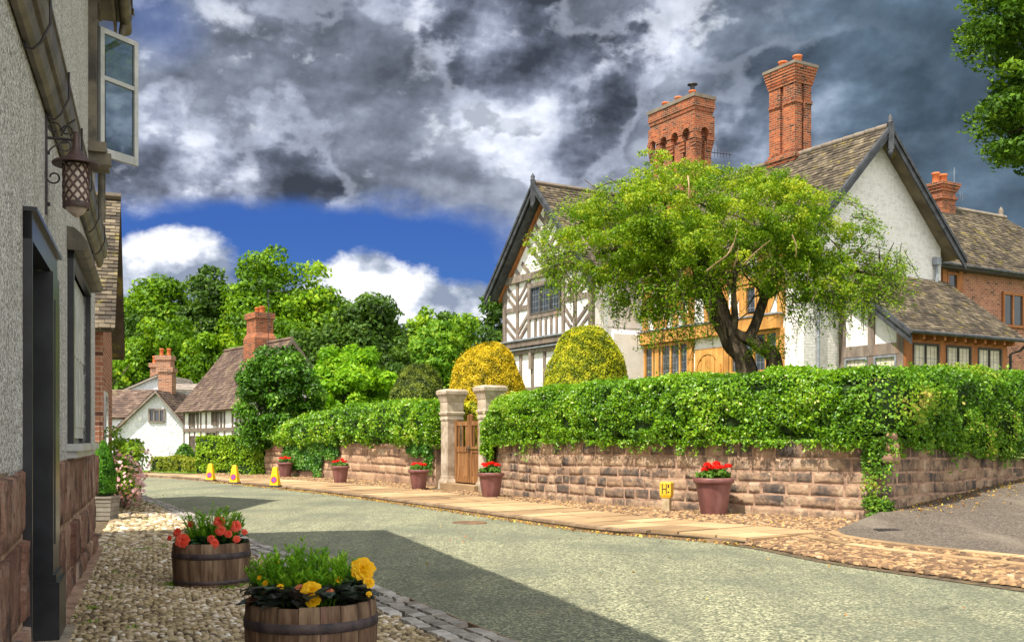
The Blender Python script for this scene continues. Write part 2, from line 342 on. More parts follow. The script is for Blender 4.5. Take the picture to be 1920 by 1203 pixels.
M['lamp_glass'] = mk('frosted_amber_glass', [(0, (.40, .31, .25)), (1, (.62, .52, .44))], 14, rough=.35, spec=.5)
M['lead'] = mk('grey_lead', [(0, (.16, .18, .21)), (1, (.30, .33, .37))], 5, rough=.5)
M['flash'] = mk('white_flashing', [(0, (.65, .66, .66)), (1, (.8, .8, .8))], 5)
M['claypot'] = mk('orange_clay', [(0, (.46, .115, .035)), (1, (.62, .20, .07))], 6, .2)
M['plum'] = mk('plum_terracotta', [(0, (.11, .04, .038)), (.6, (.19, .075, .068)), (1, (.28, .13, .115))], 3.0, rough=.42, bump=.2, bscale=20, spec=.5, stretch=(1, 1, .35), stain=[((.42, .26, .22), 4, .6, .78, .5)])
M['soil'] = mk('dark_soil', [(0, (.02, .014, .01)), (1, (.06, .04, .028))], 30, bump=1, bscale=40)
M['barrel'] = mk('weathered_barrel_oak', [(0, (.045, .025, .016)), (.5, (.14, .085, .05)), (1, (.30, .21, .13))], 5.5, .35, rough=.8, bump=.8, bscale=14, bdist=.01, stretch=(3, 3, .35), stain=[((.20, .10, .09), 2.4, .55, .75, .5)])
M['hoop'] = mk('rusted_iron_hoop', [(0, (.03, .025, .03)), (1, (.10, .075, .07))], 8, rough=.6, bump=.4, bscale=40)
M['gate'] = mk('weathered_gate_oak', [(0, (.10, .042, .014)), (.5, (.23, .105, .035)), (1, (.40, .21, .085))], 6, .35, rough=.7, bump=.5, bscale=14, stretch=(2, 2, .25))
M['wood_grey'] = mk('grey_planter_board', [(0, (.16, .14, .11)), (1, (.34, .30, .25))], 4, .4, rough=.85, bump=.4)
M['concrete'] = mk('tan_concrete', [(0, (.36, .27, .15)), (1, (.52, .42, .27))], 9, bump=.4)
M['yellow'] = mk('yellow_enamel', [(0, (.72, .40, .02)), (1, (.85, .52, .04))], 5, rough=.4, spec=.5)
M['cone'] = mk('yellow_plastic', [(0, (.80, .46, .005)), (1, (.90, .56, .01))], 5, rough=.45, spec=.5)
M['rubber'] = mk('black_rubber', [(0, (.03, .03, .03)), (1, (.07, .06, .055))], 10)
M['red'] = mk('red_sign', [(0, (.70, .05, .04)), (1, (.75, .07, .05))], 5)
M['blue'] = mk('blue_sign', [(0, (.10, .09, .42)), (1, (.13, .12, .48))], 5)
M['ink'] = mk('dark_lettering', [(0, (.05, .035, .02)), (1, (.07, .05, .03))], 5)
M['white'] = mk('white_matt', [(0, (.75, .75, .75)), (1, (.8, .8, .8))], 5)
# glass: dark leaded panes that mirror the sky
m, g, out = base_mat('window_glass')
b = g.node('ShaderNodeBsdfPrincipled', {'Base Color': (.04, .05, .06, 1), 'Roughness': .06, 'Specular IOR Level': .8}); 
g.t.links.new(g.node('ShaderNodeBump', {'Strength': .15, 'Distance': .02, 'Height': g.noise(g.node('ShaderNodeTexCoord').outputs['Object'], 3, 2)}).outputs[0], b.inputs['Normal'])
g.t.links.new(b.outputs[0], out.inputs[0]); M['glass'] = m
m, g, out = base_mat('casement_glass')
tr = g.node('ShaderNodeBsdfTransparent', {0: (.62, .68, .72, 1)}); gg = g.node('ShaderNodeBsdfGlossy', {0: (.9, .9, .9, 1), 'Roughness': .03})
g.t.links.new(g.node('ShaderNodeMixShader', {0: .16, 1: tr.outputs[0], 2: gg.outputs[0]}).outputs[0], out.inputs[0]); M['pane'] = m
M['blind'] = mk('cream_blind', [(0, (.50, .46, .34)), (1, (.66, .62, .50))], 2, stretch=(1, 1, 6))
# ground
m, g, out = base_mat('green_grey_asphalt')
co = g.node('ShaderNodeTexCoord').outputs['Object']
v = g.node('ShaderNodeTexVoronoi', {'Vector': co, 'Scale': 55.}); pc = g.node('ShaderNodeSeparateXYZ', {0: v.outputs[1]}).outputs[0]
c = g.ramp(g.m('ADD', g.m('MULTIPLY', pc, .55), g.m('MULTIPLY', g.noise(co, 90, 3), .45)), [(.15, (.05, .056, .040)), (.42, (.15, .162, .105)), (.62, (.27, .28, .17)), (.85, (.62, .60, .40))])
c = g.mix(g.mapr(g.noise(co, .42, 7, .65), .42, .66, 0., .6), c, (.11, .125, .092))
st = g.node('ShaderNodeMapping', {0: co, 2: (0, 0, R(26)), 3: (1.3, .16, 1)}).outputs[0]
c = g.mix(g.mapr(g.noise(st, 1.6, 7, .65), .44, .70, 0., .5), c, (.11, .118, .085))
c = g.mix(g.mapr(g.noise(co, 7, 8, .7), .62, .70, 0., .45), c, (.12, .125, .10))
c = g.mix(g.mapr(g.noise(co, .9, 8, .7), .56, .70, 0., .30), c, (.26, .20, .11))
wc = g.node('ShaderNodeVectorMath', {0: co, 1: g.node('ShaderNodeVectorMath', {0: g.node('ShaderNodeTexNoise', {'Vector': co, 'Scale': 1.3, 'Detail': 6.}).outputs[1], 3: .9}, operation='SCALE').outputs[0]}, operation='ADD').outputs[0]
ck = g.node('ShaderNodeTexVoronoi', {'Vector': wc, 'Scale': .30}, feature='DISTANCE_TO_EDGE').outputs[0]
c = g.mix(g.m('MULTIPLY', g.mapr(ck, .008, .001, 0., .5), g.mapr(g.noise(co, .9, 4), .52, .60)), c, (.04, .042, .035))
b = g.node('ShaderNodeBsdfPrincipled', {'Base Color': c, 'Roughness': .8, 'Specular IOR Level': .35})
g.t.links.new(g.node('ShaderNodeBump', {'Strength': .7, 'Distance': .006, 'Height': g.m('ADD', v.outputs[0], g.m('MULTIPLY', g.noise(co, 60, 3), .6))}).outputs[0], b.inputs['Normal'])
g.t.links.new(b.outputs[0], out.inputs[0]); M['road'] = m
m, g, out = base_mat('brown_asphalt')
co = g.node('ShaderNodeTexCoord').outputs['Object']
v = g.node('ShaderNodeTexVoronoi', {'Vector': co, 'Scale': 45.}); pc = g.node('ShaderNodeSeparateXYZ', {0: v.outputs[1]}).outputs[0]
c = g.ramp(g.m('ADD', g.m('MULTIPLY', pc, .5), g.m('MULTIPLY', g.noise(co, 60, 3), .5)), [(.2, (.06, .05, .042)), (.55, (.12, .10, .08)), (.9, (.27, .235, .19))])
c = g.mix(g.mapr(g.noise(g.node('ShaderNodeMapping', {0: co, 2: (0, 0, R(-40)), 3: (1, .2, 1)}).outputs[0], 1.4, 5), .5, .7, 0., .45), c, (.27, .235, .18))
b = g.node('ShaderNodeBsdfPrincipled', {'Base Color': c, 'Roughness': .85, 'Specular IOR Level': .2})
g.t.links.new(g.node('ShaderNodeBump', {'Strength': .6, 'Distance': .01, 'Height': v.outputs[0]}).outputs[0], b.inputs['Normal']); g.t.links.new(b.outputs[0], out.inputs[0]); M['drive'] = m
M['cobble'] = mk('river_cobble', [(0, (.10, .075, .05)), (.3, (.27, .20, .11)), (.55, (.44, .35, .19)), (.8, (.54, .43, .30)), (1, (.85, .81, .72))], 9, .8, rough=.6, bump=.3, bscale=60, bdist=.01, spec=.4, stain=[((.30, .24, .06), .7, .55, .72, .4)])
M['cobble_tan'] = mk('tan_cobble', [(0, (.06, .04, .028)), (.35, (.17, .105, .06)), (.65, (.32, .20, .10)), (.85, (.44, .29, .14)), (1, (.40, .36, .28))], 5, .7, rough=.8, bump=.4, bscale=40)
M['bed'] = mk('pavement_bedding', [(0, (.06, .045, .03)), (.6, (.12, .09, .055)), (1, (.18, .13, .07))], 9, bump=.8, bscale=40, stain=[((.12, .16, .03), 1.2, .58, .68, .6)])
M['sett'] = mk('pale_granite_sett', [(0, (.16, .14, .12)), (.5, (.36, .33, .29)), (1, (.62, .59, .55))], 9, .65, rough=.7, bump=.5, bscale=40)
M['flag'] = mk('buff_flagstone', [(0, (.20, .13, .07)), (.4, (.36, .24, .125)), (1, (.54, .40, .22))], 1.8, .75, rough=.8, bump=.35, bscale=20, bdist=.02, stain=[((.22, .15, .085), 1.6, .58, .72, .5), ((.16, .11, .07), 9, .62, .72, .4)])
M['kerb'] = mk('kerb_stone', [(0, (.13, .09, .06)), (.5, (.24, .165, .10)), (1, (.38, .28, .18))], 3, .4, bump=.5, bscale=25)
M['grass'] = mk('grass_ground', [(0, (.09, .14, .03)), (.5, (.15, .21, .045)), (1, (.28, .29, .08))], 2, bump=1, bscale=30, bdist=.05)
M['grassblade'] = mk_leaf('grass_blade', [(0, (.08, .20, .015)), (.6, (.18, .36, .03)), (1, (.42, .46, .08))])
M['earth'] = mk('ground_earth', [(0, (.12, .09, .05)), (1, (.2, .16, .09))], 2, bump=.6)
M['litter'] = mk_leaf('dry_leaf', [(0, (.20, .09, .03)), (.5, (.40, .20, .06)), (.8, (.55, .38, .06)), (1, (.70, .60, .10))], .15)
# foliage
M['hedge'] = mk_leaf('privet_leaf', [(0, (.03, .09, .004)), (.35, (.10, .26, .006)), (.7, (.23, .45, .01)), (.9, (.38, .56, .03)), (1, (.62, .66, .24))], .32, .35, .5)
M['hedge_warm'] = mk_leaf('privet_leaf_warm', [(0, (.04, .11, .006)), (.4, (.11, .28, .010)), (.75, (.22, .42, .02)), (.95, (.40, .50, .05)), (1, (.50, .44, .10))], .32, .4, .4)
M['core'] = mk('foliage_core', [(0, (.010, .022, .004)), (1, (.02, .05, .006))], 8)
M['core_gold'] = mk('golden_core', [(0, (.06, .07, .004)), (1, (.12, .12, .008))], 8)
M['ivy'] = mk_leaf('ivy_leaf', [(0, (.02, .075, .008)), (.5, (.06, .20, .012)), (.85, (.15, .33, .03)), (1, (.34, .42, .16))], .25, .4, .4)
M['ivy_warm'] = mk_leaf('ivy_leaf_warm', [(0, (.03, .09, .008)), (.45, (.10, .24, .015)), (.8, (.24, .38, .03)), (1, (.46, .36, .06))], .25)
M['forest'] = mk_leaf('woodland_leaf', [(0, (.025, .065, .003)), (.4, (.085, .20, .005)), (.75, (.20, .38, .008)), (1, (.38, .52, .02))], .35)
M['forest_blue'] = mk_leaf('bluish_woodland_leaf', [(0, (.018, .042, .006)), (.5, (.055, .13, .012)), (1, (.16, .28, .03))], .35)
M['lime_tree'] = mk_leaf('fresh_green_leaf', [(0, (.07, .20, .006)), (.5, (.21, .45, .012)), (1, (.44, .64, .04))], .45)
M['lime_tree2'] = mk_leaf('bright_leaf', [(0, (.05, .15, .008)), (.5, (.14, .32, .015)), (1, (.34, .50, .04))], .4)
M['holly'] = mk_leaf('glossy_holly_leaf', [(0, (.016, .055, .003)), (.45, (.05, .155, .006)), (.8, (.13, .32, .012)), (1, (.28, .46, .07))], .25, .45, .3)
M['haw'] = mk_leaf('hawthorn_leaf', [(0, (.03, .085, .003)), (.35, (.11, .235, .006)), (.7, (.245, .40, .012)), (1, (.50, .57, .04))], .45, .45, .3)
M['overtree'] = mk_leaf('beech_leaf', [(0, (.025, .07, .004)), (.5, (.07, .17, .008)), (1, (.18, .32, .02))], .35)
M['gold'] = mk_leaf('golden_yew', [(0, (.20, .17, .004)), (.4, (.48, .37, .006)), (.8, (.72, .54, .012)), (1, (.80, .62, .03))], .2, tcol=(1, .9, .4))
M['gold_green'] = mk_leaf('yellow_yew', [(0, (.09, .14, .004)), (.4, (.27, .33, .006)), (.8, (.54, .55, .012)), (1, (.74, .70, .04))], .2, tcol=(1, 1, .4))
M['darkyew'] = mk_leaf('dark_yew', [(0, (.025, .045, .005)), (.5, (.085, .13, .012)), (1, (.22, .28, .025))], .15)
M['verge_hedge'] = mk_leaf('clipped_hedge_leaf', [(0, (.09, .19, .006)), (.5, (.22, .40, .012)), (1, (.42, .55, .04))], .3)
M['olive_hedge'] = mk_leaf('olive_hedge_leaf', [(0, (.12, .17, .012)), (.5, (.24, .30, .02)), (1, (.42, .44, .05))], .3)
M['conifer'] = mk_leaf('conifer_spray', [(0, (.02, .085, .003)), (.5, (.07, .23, .008)), (1, (.16, .38, .02))], .2)
M['needle'] = mk_leaf('fresh_heather_shoot', [(0, (.04, .14, .008)), (.5, (.13, .36, .015)), (1, (.34, .58, .04))], .35)
M['begonia'] = mk_leaf('begonia_leaf', [(0, (.018, .06, .022)), (.6, (.045, .13, .05)), (1, (.11, .20, .09))], .15, .35, .5)
M['dark_leaf'] = mk_leaf('bronze_begonia_leaf', [(0, (.04, .014, .014)), (.4, (.05, .07, .055)), (.8, (.11, .15, .12)), (1, (.16, .08, .05))], .12, .35, .5)
M['geranium'] = mk_leaf('geranium_leaf', [(0, (.03, .10, .01)), (.6, (.10, .24, .02)), (1, (.26, .36, .08))], .3)
M['petal_red'] = mk_leaf('scarlet_petal', [(0, (.72, .006, .002)), (1, (.92, .02, .008))], .25, tcol=(1, .3, .3))
M['petal_coral'] = mk_leaf('coral_petal', [(0, (.70, .055, .025)), (.6, (.88, .11, .055)), (1, (.92, .22, .16))], .3, tcol=(1, .4, .35))
M['petal_yellow'] = mk_leaf('egg_yellow_petal', [(0, (.78, .40, .003)), (.6, (.90, .54, .006)), (1, (.95, .66, .02))], .3, tcol=(1, .8, .3))
M['petal_bud'] = mk_leaf('pink_bud', [(0, (.65, .16, .10)), (1, (.80, .38, .18))], .3)
M['petal_pink'] = mk_leaf('pale_pink_petal', [(0, (.62, .26, .30)), (1, (.85, .60, .60))], .3)
M['bark'] = mk('twisted_grey_bark', [(0, (.03, .022, .016)), (.5, (.105, .076, .052)), (1, (.27, .20, .14))], 7, rough=.85, bump=1., bscale=16, bdist=.09, stretch=(1, 1, .22))
M['twig'] = mk('dry_twig', [(0, (.30, .19, .10)), (1, (.48, .34, .20))], 4)

# ---------------------------------------------------------------- foliage helpers
def leaves(mb, P, Nn, size, mat=0, rnd=None, aspect=.6, tilt=.6, rg=RG, droop=0.):
    """a folded diamond-shaped leaf at every point of P, roughly facing Nn"""
    P = np.asarray(P, float); Nn = np.asarray(Nn, float); n = len(P)
    if n == 0: return
    Nn = Nn + rg.normal(0, tilt, (n, 3)); Nn /= np.linalg.norm(Nn, axis=1)[:, None] + 1e-9
    t = rg.normal(0, 1, (n, 3)); t[:, 2] -= droop; t -= Nn * (t * Nn).sum(1)[:, None]; t /= np.linalg.norm(t, axis=1)[:, None] + 1e-9
    b = np.cross(Nn, t); s = (size * rg.uniform(.65, 1.3, n))[:, None]
    V = np.stack([P - t * s * .5, P + b * s * aspect * .5 - Nn * s * .06, P + t * s * .55, P - b * s * aspect * .5 - Nn * s * .06], 1).reshape(-1, 3)
    i = np.arange(n)[:, None] * 4
    mb.add(V, i + np.array([[0, 1, 2, 3]]), mat, rg.uniform(0, 1, n) if rnd is None else np.clip(rnd, 0, 1))
def sph(n, rg=RG):
    v = rg.normal(0, 1, (n, 3)); return v / np.linalg.norm(v, axis=1)[:, None]
def blob_leaves(mb, c, r, n, size, mat=0, tone=.5, squash=.8, up=.25, rg=RG, spread=.28, noise_amp=.5, **kw):
    """leaves over a small leafy mass: fewer underneath, tone varies from mass to mass"""
    d = sph(n, rg); d[:, 2] = np.where((d[:, 2] < -.3) & (rg.uniform(0, 1, n) < .5), -d[:, 2], d[:, 2])
    rad = r * (1 - np.abs(rg.normal(0, spread, n))).clip(.15, 1.15)
    P = np.array(c) + d * rad[:, None] * np.array([1, 1, squash])
    leaves(mb, P, d + np.array([0, 0, up]), size, mat, tone + rg.normal(0, .17, n) + .0 * d[:, 2], rg=rg, **kw)
def crown(mb, c, rx, ry, rz, nb, nl, size, mat=0, br=(.16, .30), seed=0, flat=.75, fill=.55, lean=0):
    """an uneven crown from many leafy masses spread through an ellipsoid"""
    rg = np.random.default_rng(seed)
    lob = [(sph(1, rg)[0], rg.uniform(.75, 1.18)) for _ in range(9)]
    for _ in range(nb):
        d = sph(1, rg)[0]
        if d[2] < -.55: d[2] *= -.6
        k = max((lambda q: q[1] * (.55 + .45 * max(0, float(np.dot(q[0], d)))))(q) for q in lob)
        f = k * (rg.uniform(fill, 1) ** .5)
        p = np.array(c) + d * f * np.array([rx, ry, rz]); r = rg.uniform(*br) * (rx + rz) / 2
        blob_leaves(mb, p, r, int(nl * (r / (br[1] * (rx + rz) / 2)) ** 2) + 6, size, mat, .5 + rg.normal(0, .16), flat, rg=rg)
def tree(name, base, h, rx, rz, mat, nb, nl, size, label, group=None, seed=0, trunk_r=.3, cz=None, fill=.5, br=(.16, .30), cat='tree', ry=None):
    """tapered trunk with limbs and a crown of leafy masses"""
    rg = random.Random(seed); t = thing(name, base, label, cat, group); b = Vector(base); cz = cz or h - rz
    mb = MB(); pts = [b - Vector((0, 0, .3))]
    for k in range(1, 7): pts.append(b + Vector((rg.uniform(-.2, .2), rg.uniform(-.2, .2), cz * k / 6)))
    mb.tube(pts, [trunk_r * (1.25 - .14 * k) for k in range(7)], 9, flute=.05)
    for k in range(9):
        a = rg.uniform(0, 6.28); z0 = rg.uniform(.45, .95) * cz; s = b + Vector((0, 0, z0)); L = rg.uniform(.5, .85)
        e = b + Vector((math.cos(a) * rx * L, math.sin(a) * rx * L, cz + rz * rg.uniform(-.2, .6)))
        mid = (s + e) / 2 + Vector((0, 0, -rg.uniform(0, .1) * rz)); mb.tube([s, mid, e], [trunk_r * .45, trunk_r * .28, trunk_r * .08], 6)
    mb.build('trunk', M['bark'], t)
    cb = MB(); crown(cb, (b.x, b.y, b.z + cz), rx, ry or rx, rz, nb, nl, size, 0, br, seed + 5, fill=fill); cb.build('crown', mat, t)
    return t
def shell_hedge(mb, path, prof, n, size, amp=.06, t0=0, t1=None, seed=0, tone=None, side=1, end_caps=True, holes=0, **kw):
    """clipped hedge along a path. prof(t) -> list of (offset outward, z) points of the section, from front bottom over the top to the back"""
    rg = np.random.default_rng(seed); t1 = t1 or path.L; T = rg.uniform(t0, t1, n); P = []; NN = []; tn = []
    for t in T:
        pr = np.array(prof(t), float); seg = np.linalg.norm(np.diff(pr, axis=0), axis=1); cs = np.concatenate([[0], np.cumsum(seg)])
        q = rg.uniform(0, cs[-1]); i = min(np.searchsorted(cs, q) - 1, len(seg) - 1); i = max(i, 0); f = (q - cs[i]) / (seg[i] + 1e-9)
        o = pr[i] + (pr[i + 1] - pr[i]) * f; dd = (pr[i + 1] - pr[i]) / (seg[i] + 1e-9); nn = np.array([-dd[1] * 1., dd[0]]); nn = nn * -1 if False else nn
        nrm, d = path.nrm(t, side); c = path.at(t)
        # outward in section: rotate the direction of travel (front bottom -> top -> back) to point away from the inside
        no = np.array([dd[1], -dd[0]])
        hol = mnoise.noise(Vector((t * 2.6, o[1] * 3.1, seed + 17)))
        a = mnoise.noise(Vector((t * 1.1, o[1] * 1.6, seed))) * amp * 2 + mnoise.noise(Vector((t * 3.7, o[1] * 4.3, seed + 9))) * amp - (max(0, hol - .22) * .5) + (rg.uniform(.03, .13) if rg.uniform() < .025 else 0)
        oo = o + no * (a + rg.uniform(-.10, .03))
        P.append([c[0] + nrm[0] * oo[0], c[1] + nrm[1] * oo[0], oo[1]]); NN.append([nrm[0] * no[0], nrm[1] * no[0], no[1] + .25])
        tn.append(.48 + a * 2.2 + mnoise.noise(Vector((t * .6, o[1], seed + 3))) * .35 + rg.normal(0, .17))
    leaves(mb, P, NN, size * rg.choice([.75, 1., 1.3], n), 0, np.array(tn), rg=rg, tilt=.8, **kw)
def end_cap(mb, path, prof, t, sg, n, size, mat=0, seed=0, side=1):
    rg = np.random.default_rng(seed); pr = np.array(prof(t), float); nr, d = path.nrm(t, side); c = path.at(t); P = []; cen = pr.mean(0)
    for _ in range(n):
        i = rg.integers(len(pr)); a, b = pr[i], pr[(i + 1) % len(pr)]; q = cen + ((a + (b - a) * rg.uniform()) - cen) * math.sqrt(rg.uniform())
        k = np.linalg.norm(q - cen) / (np.linalg.norm(a - cen) + 1e-6); o = c + nr * q[0] + d * sg * (.16 * (1 - min(1, k) ** 2) + rg.uniform(-.08, .06)); P.append((*o, q[1]))
    leaves(mb, P, np.tile([d[0] * sg, d[1] * sg, .3], (n, 1)), size, mat, .5 + rg.normal(0, .2, n), rg=rg)
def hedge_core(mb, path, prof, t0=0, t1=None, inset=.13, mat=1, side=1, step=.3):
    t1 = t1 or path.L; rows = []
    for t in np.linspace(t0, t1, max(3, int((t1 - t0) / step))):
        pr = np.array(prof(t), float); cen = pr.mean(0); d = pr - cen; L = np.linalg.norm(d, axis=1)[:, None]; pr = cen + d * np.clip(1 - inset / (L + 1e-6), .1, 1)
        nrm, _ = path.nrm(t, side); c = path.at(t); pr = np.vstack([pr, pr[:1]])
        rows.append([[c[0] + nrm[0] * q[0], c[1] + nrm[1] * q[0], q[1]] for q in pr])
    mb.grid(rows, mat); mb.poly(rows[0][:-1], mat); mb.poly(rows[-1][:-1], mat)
def dome(name, c, rx, rz, zbot, mat, n, size, label, core=None, group=None, seed=0, cone=1.0, cat='topiary'):
    """clipped topiary: a straight-sided drum closing into a dome"""
    rg = np.random.default_rng(seed); mb = MB(); P = []; NN = []; tn = []; H = rz
    prof = []
    for k in range(15):
        a = k / 14 * math.pi / 2; prof.append((rx * math.cos(a) ** cone, zbot + (H - .0) * math.sin(a)))
    ztop = zbot + H
    for _ in range(n):
        v = rg.uniform(0, 1); a = math.asin(v); th = rg.uniform(0, 2 * math.pi); r = rx * math.cos(a) ** cone
        z = zbot + H * v; w = mnoise.noise(Vector((math.cos(th) * 1.6, math.sin(th) * 1.6, z * 1.4 + seed))) * .075 + (rg.uniform(.02, .07) if rg.uniform() < .02 else 0)
        w2 = mnoise.noise(Vector((math.cos(th) * r * 5, math.sin(th) * r * 5, z * 5 + seed)))
        k = 1 + w + w2 * .02 + rg.uniform(-.05, .02)
        P.append([c[0] + math.cos(th) * r * k, c[1] + math.sin(th) * r * k, c[2] + z * (1 + w * .4)])
        NN.append([math.cos(th) * math.cos(a), math.sin(th) * math.cos(a), math.sin(a) + .1])
        tn.append(.52 + w2 * .75 + rg.normal(0, .14))
    leaves(mb, P, NN, size, 0, np.array(tn), rg=rg, tilt=.55, aspect=.5)
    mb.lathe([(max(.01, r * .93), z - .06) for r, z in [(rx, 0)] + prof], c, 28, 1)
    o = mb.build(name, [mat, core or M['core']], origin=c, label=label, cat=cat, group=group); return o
def pebbles(mb, pts, rnd, a=.045, b=.028, h=.022, mat=0, angle=0., seed=0, flat=0, zf=None):
    """low rounded stones set in the ground, long side along `angle`"""
    rg = np.random.default_rng(seed); n = len(pts); A = 7
    th = np.arange(A) * 2 * math.pi / A; an = angle + rg.normal(0, .3, n); sa = a * rg.uniform(.65, 1.35, n); sb = b * rg.uniform(.7, 1.3, n); hh = h * rg.uniform(.6, 1.4, n)
    rings = [(1., -.25), (.93, .35), (.62, .85)] if not flat else [(1., -.25), (.95, .8), (.82, .97)]
    V = []
    tiltx = rg.normal(0, .12, n); tilty = rg.normal(0, .12, n)
    for r, z in rings:
        jit = rg.uniform(.86, 1.12, (n, A))
        X = np.cos(th)[None] * r * sa[:, None] * jit; Yv = np.sin(th)[None] * r * sb[:, None] * jit; Zv = np.full((n, A), z) * hh[:, None]
        V.append(np.stack([X, Yv, Zv], -1))
    V.append(np.stack([np.zeros((n, 1)), np.zeros((n, 1)), (hh * 1.0)[:, None]], -1)); V = np.concatenate(V, 1)
    V[:, :, 2] += V[:, :, 0] * tiltx[:, None] + V[:, :, 1] * tilty[:, None]
    ca, sa_ = np.cos(an)[:, None], np.sin(an)[:, None]
    Xw = V[:, :, 0] * ca - V[:, :, 1] * sa_ + pts[:, 0:1]; Yw = V[:, :, 0] * sa_ + V[:, :, 1] * ca + pts[:, 1:2]
    W_ = np.stack([Xw, Yw, V[:, :, 2] + pts[:, 2:3]], -1); k = V.shape[1]
    q = []; i = np.arange(A); j = (i + 1) % A
    for l in range(2): q.append(np.stack([l * A + i, l * A + j, (l + 1) * A + j, (l + 1) * A + i], 1))
    q = np.concatenate(q); tr = np.stack([2 * A + i, 2 * A + j, np.full(A, 3 * A)], 1); off = (np.arange(n) * k)
    rr = np.asarray(rnd); Vf = W_.reshape(-1, 3)
    s = mb.n; mb.add(Vf, (off[:, None, None] + q[None]).reshape(-1, 4), mat, np.repeat(rr, len(q)), True)
    mb.Fs.append((off[:, None, None] + tr[None]).reshape(-1, 3) + s); mb.M.append(np.full(n * A, mat)); mb.S.append(np.full(n * A, True)); mb.Rn.append(np.repeat(rr, A))
def stone_wall(path, z0, z1, t0, t1, course=.24, bl=(.28, .75), side=1, mat=0, mmat=1, mb=None, seed=0, push=.03, k=3, thick=.35, gap=.012, rowjit=.15):
    """coursed blocks with chipped, bulging faces bedded in a mortar wall; z0,z1: functions of distance"""
    rd = random.Random(seed); mb = mb or MB()
    n = int((t1 - t0) / .3) + 2; rows = []
    for t in np.linspace(t0, t1, n):
        nr, _ = path.nrm(t, side); c = path.at(t); f = c + nr * 0; bk = c - nr * thick
        rows.append([[f[0], f[1], z0(t) - .3], [f[0], f[1], z1(t) - .01], [bk[0], bk[1], z1(t) - .01], [bk[0], bk[1], z0(t) - .3]])
    mb.grid([r + [r[0]] for r in rows], mmat, smooth=False); mb.poly(rows[0], mmat); mb.poly(rows[-1][::-1], mmat)
    zmin = min(z0(t) for t in np.linspace(t0, t1, 30)); zmax = max(z1(t) for t in np.linspace(t0, t1, 30)); z = zmin - .05; ci = 0; wv = lambda u, zz: mnoise.noise(Vector((u * .7, zz * 1.2, seed + .5))) * .035 * min(1, max(0, (zz - zmin) * 3)) * min(1, max(0, (zmax - zz) * 3))
    while z < zmax - .03:
        ch = course * rd.uniform(1 - rowjit, 1 + rowjit); t = t0 + rd.uniform(0, .02); zt = z + ch
        if zmax - zt < course * .45: zt = zmax
        while t < t1 - .02:
            L = rd.uniform(*bl); te = min(t + L, t1)
            if t1 - te < .15: te = t1
            tm = (t + te) / 2; lo = max(z, z0(tm) - .05); hi = min(zt, z1(tm))
            if hi - lo > .05:
                d = push * rd.uniform(.3, 1.6); dl, dr = rd.uniform(0, .012), rd.uniform(0, .012); dt = rd.uniform(0, .014); r = rd.random(); g_ = gap
                P = np.zeros((k + 3, k + 3, 3)); us = [t + g_ + dl] + list(np.linspace(t + g_ * 1.8 + dl, te - g_ * 1.8 - dr, k + 1)) + [te - g_ - dr]; hi -= dt
                zs = [lo + g_] + list(np.linspace(lo + g_ * 1.8, hi - g_ * 1.8, k + 1)) + [hi - g_]
                for i, u in enumerate(us):
                    nr, _ = path.nrm(u, side); c = path.at(u)
                    for j, zz in enumerate(zs):
                        edge = i in (0, k + 2) or j in (0, k + 2)
                        o = -.005 if edge else d + (mnoise.noise(Vector((u * 4 + seed, zz * 5, ci))) * .5 + mnoise.noise(Vector((u * 11, zz * 12, seed))) * .35) * push
                        P[i, j] = (c[0] + nr[0] * o, c[1] + nr[1] * o, zz + wv(u, zz) + (0 if edge else mnoise.noise(Vector((u * 3, zz * 3, 7))) * .008))
                mb.grid(P[::-1], mat, r, True)
            t = te
        z = zt; ci += 1
        if zt >= zmax: break
    return mb
def tiles(mb, o, du, dv, w, L, tw=.2, ex=.14, th=.018, mat=0, seed=0, lap=.5, sag=.0):
    """a roof slope of single tiles; o eave corner, du along the eave, dv up the slope. w may be a function v -> (u0, u1)"""
    rd = random.Random(seed); o = Vector(o); du = Vector(du).normalized(); dv = Vector(dv).normalized(); nn = du.cross(dv)
    if nn.z < 0: nn = -nn
    rows = int(L / ex); Vs = []; rn = []
    for r in range(rows + 1):
        v = r * ex; v2 = min(v + ex * (1 + lap), L); u0, u1 = w(v) if callable(w) else (0, w); u = u0 - (tw * .5 if r % 2 else 0) + 0
        if v2 - v < .02: continue
        while u < u1 - .02:
            a = max(u, u0) + .004; b = min(u + tw, u1) - .004
            if b - a > .03:
                j = rd.uniform(-.012, .012) * ex / .14; t2 = th * rd.uniform(.8, 1.6); sg = -sag * math.sin(math.pi * min(1, max(0, v / L))) * math.sin(math.pi * min(1, max(0, (a - u0) / (u1 - u0))))
                def q(uu, vv, hh): return tuple(o + du * uu + dv * vv + nn * (hh + sg))
                Vs += [q(a, v + j, t2 * .9), q(b, v + j, t2 * .9 + rd.uniform(-.004, .004)), q(b, v2, 0), q(a, v2, 0), q(a, v + j, 0), q(b, v + j, 0)]; rn.append(rd.random())
            u += tw
    V = np.array(Vs); n = len(rn); i = np.arange(n)[:, None] * 6
    f = np.concatenate([i + np.array([[0, 1, 2, 3]]), i + np.array([[4, 5, 1, 0]])]); mb.add(V, f, mat, np.tile(rn, 2))
def slab(mb, o, du, dv, w, L, th, mat=0, drop=.03):
    o = Vector(o); du = Vector(du).normalized(); dv = Vector(dv).normalized(); nn = du.cross(dv); nn = -nn if nn.z < 0 else nn
    b = [o, o + du * w, o + du * w + dv * L, o + dv * L]; mb.hexa([tuple(p - nn * (th + drop)) for p in b] + [tuple(p - nn * drop) for p in b], mat)

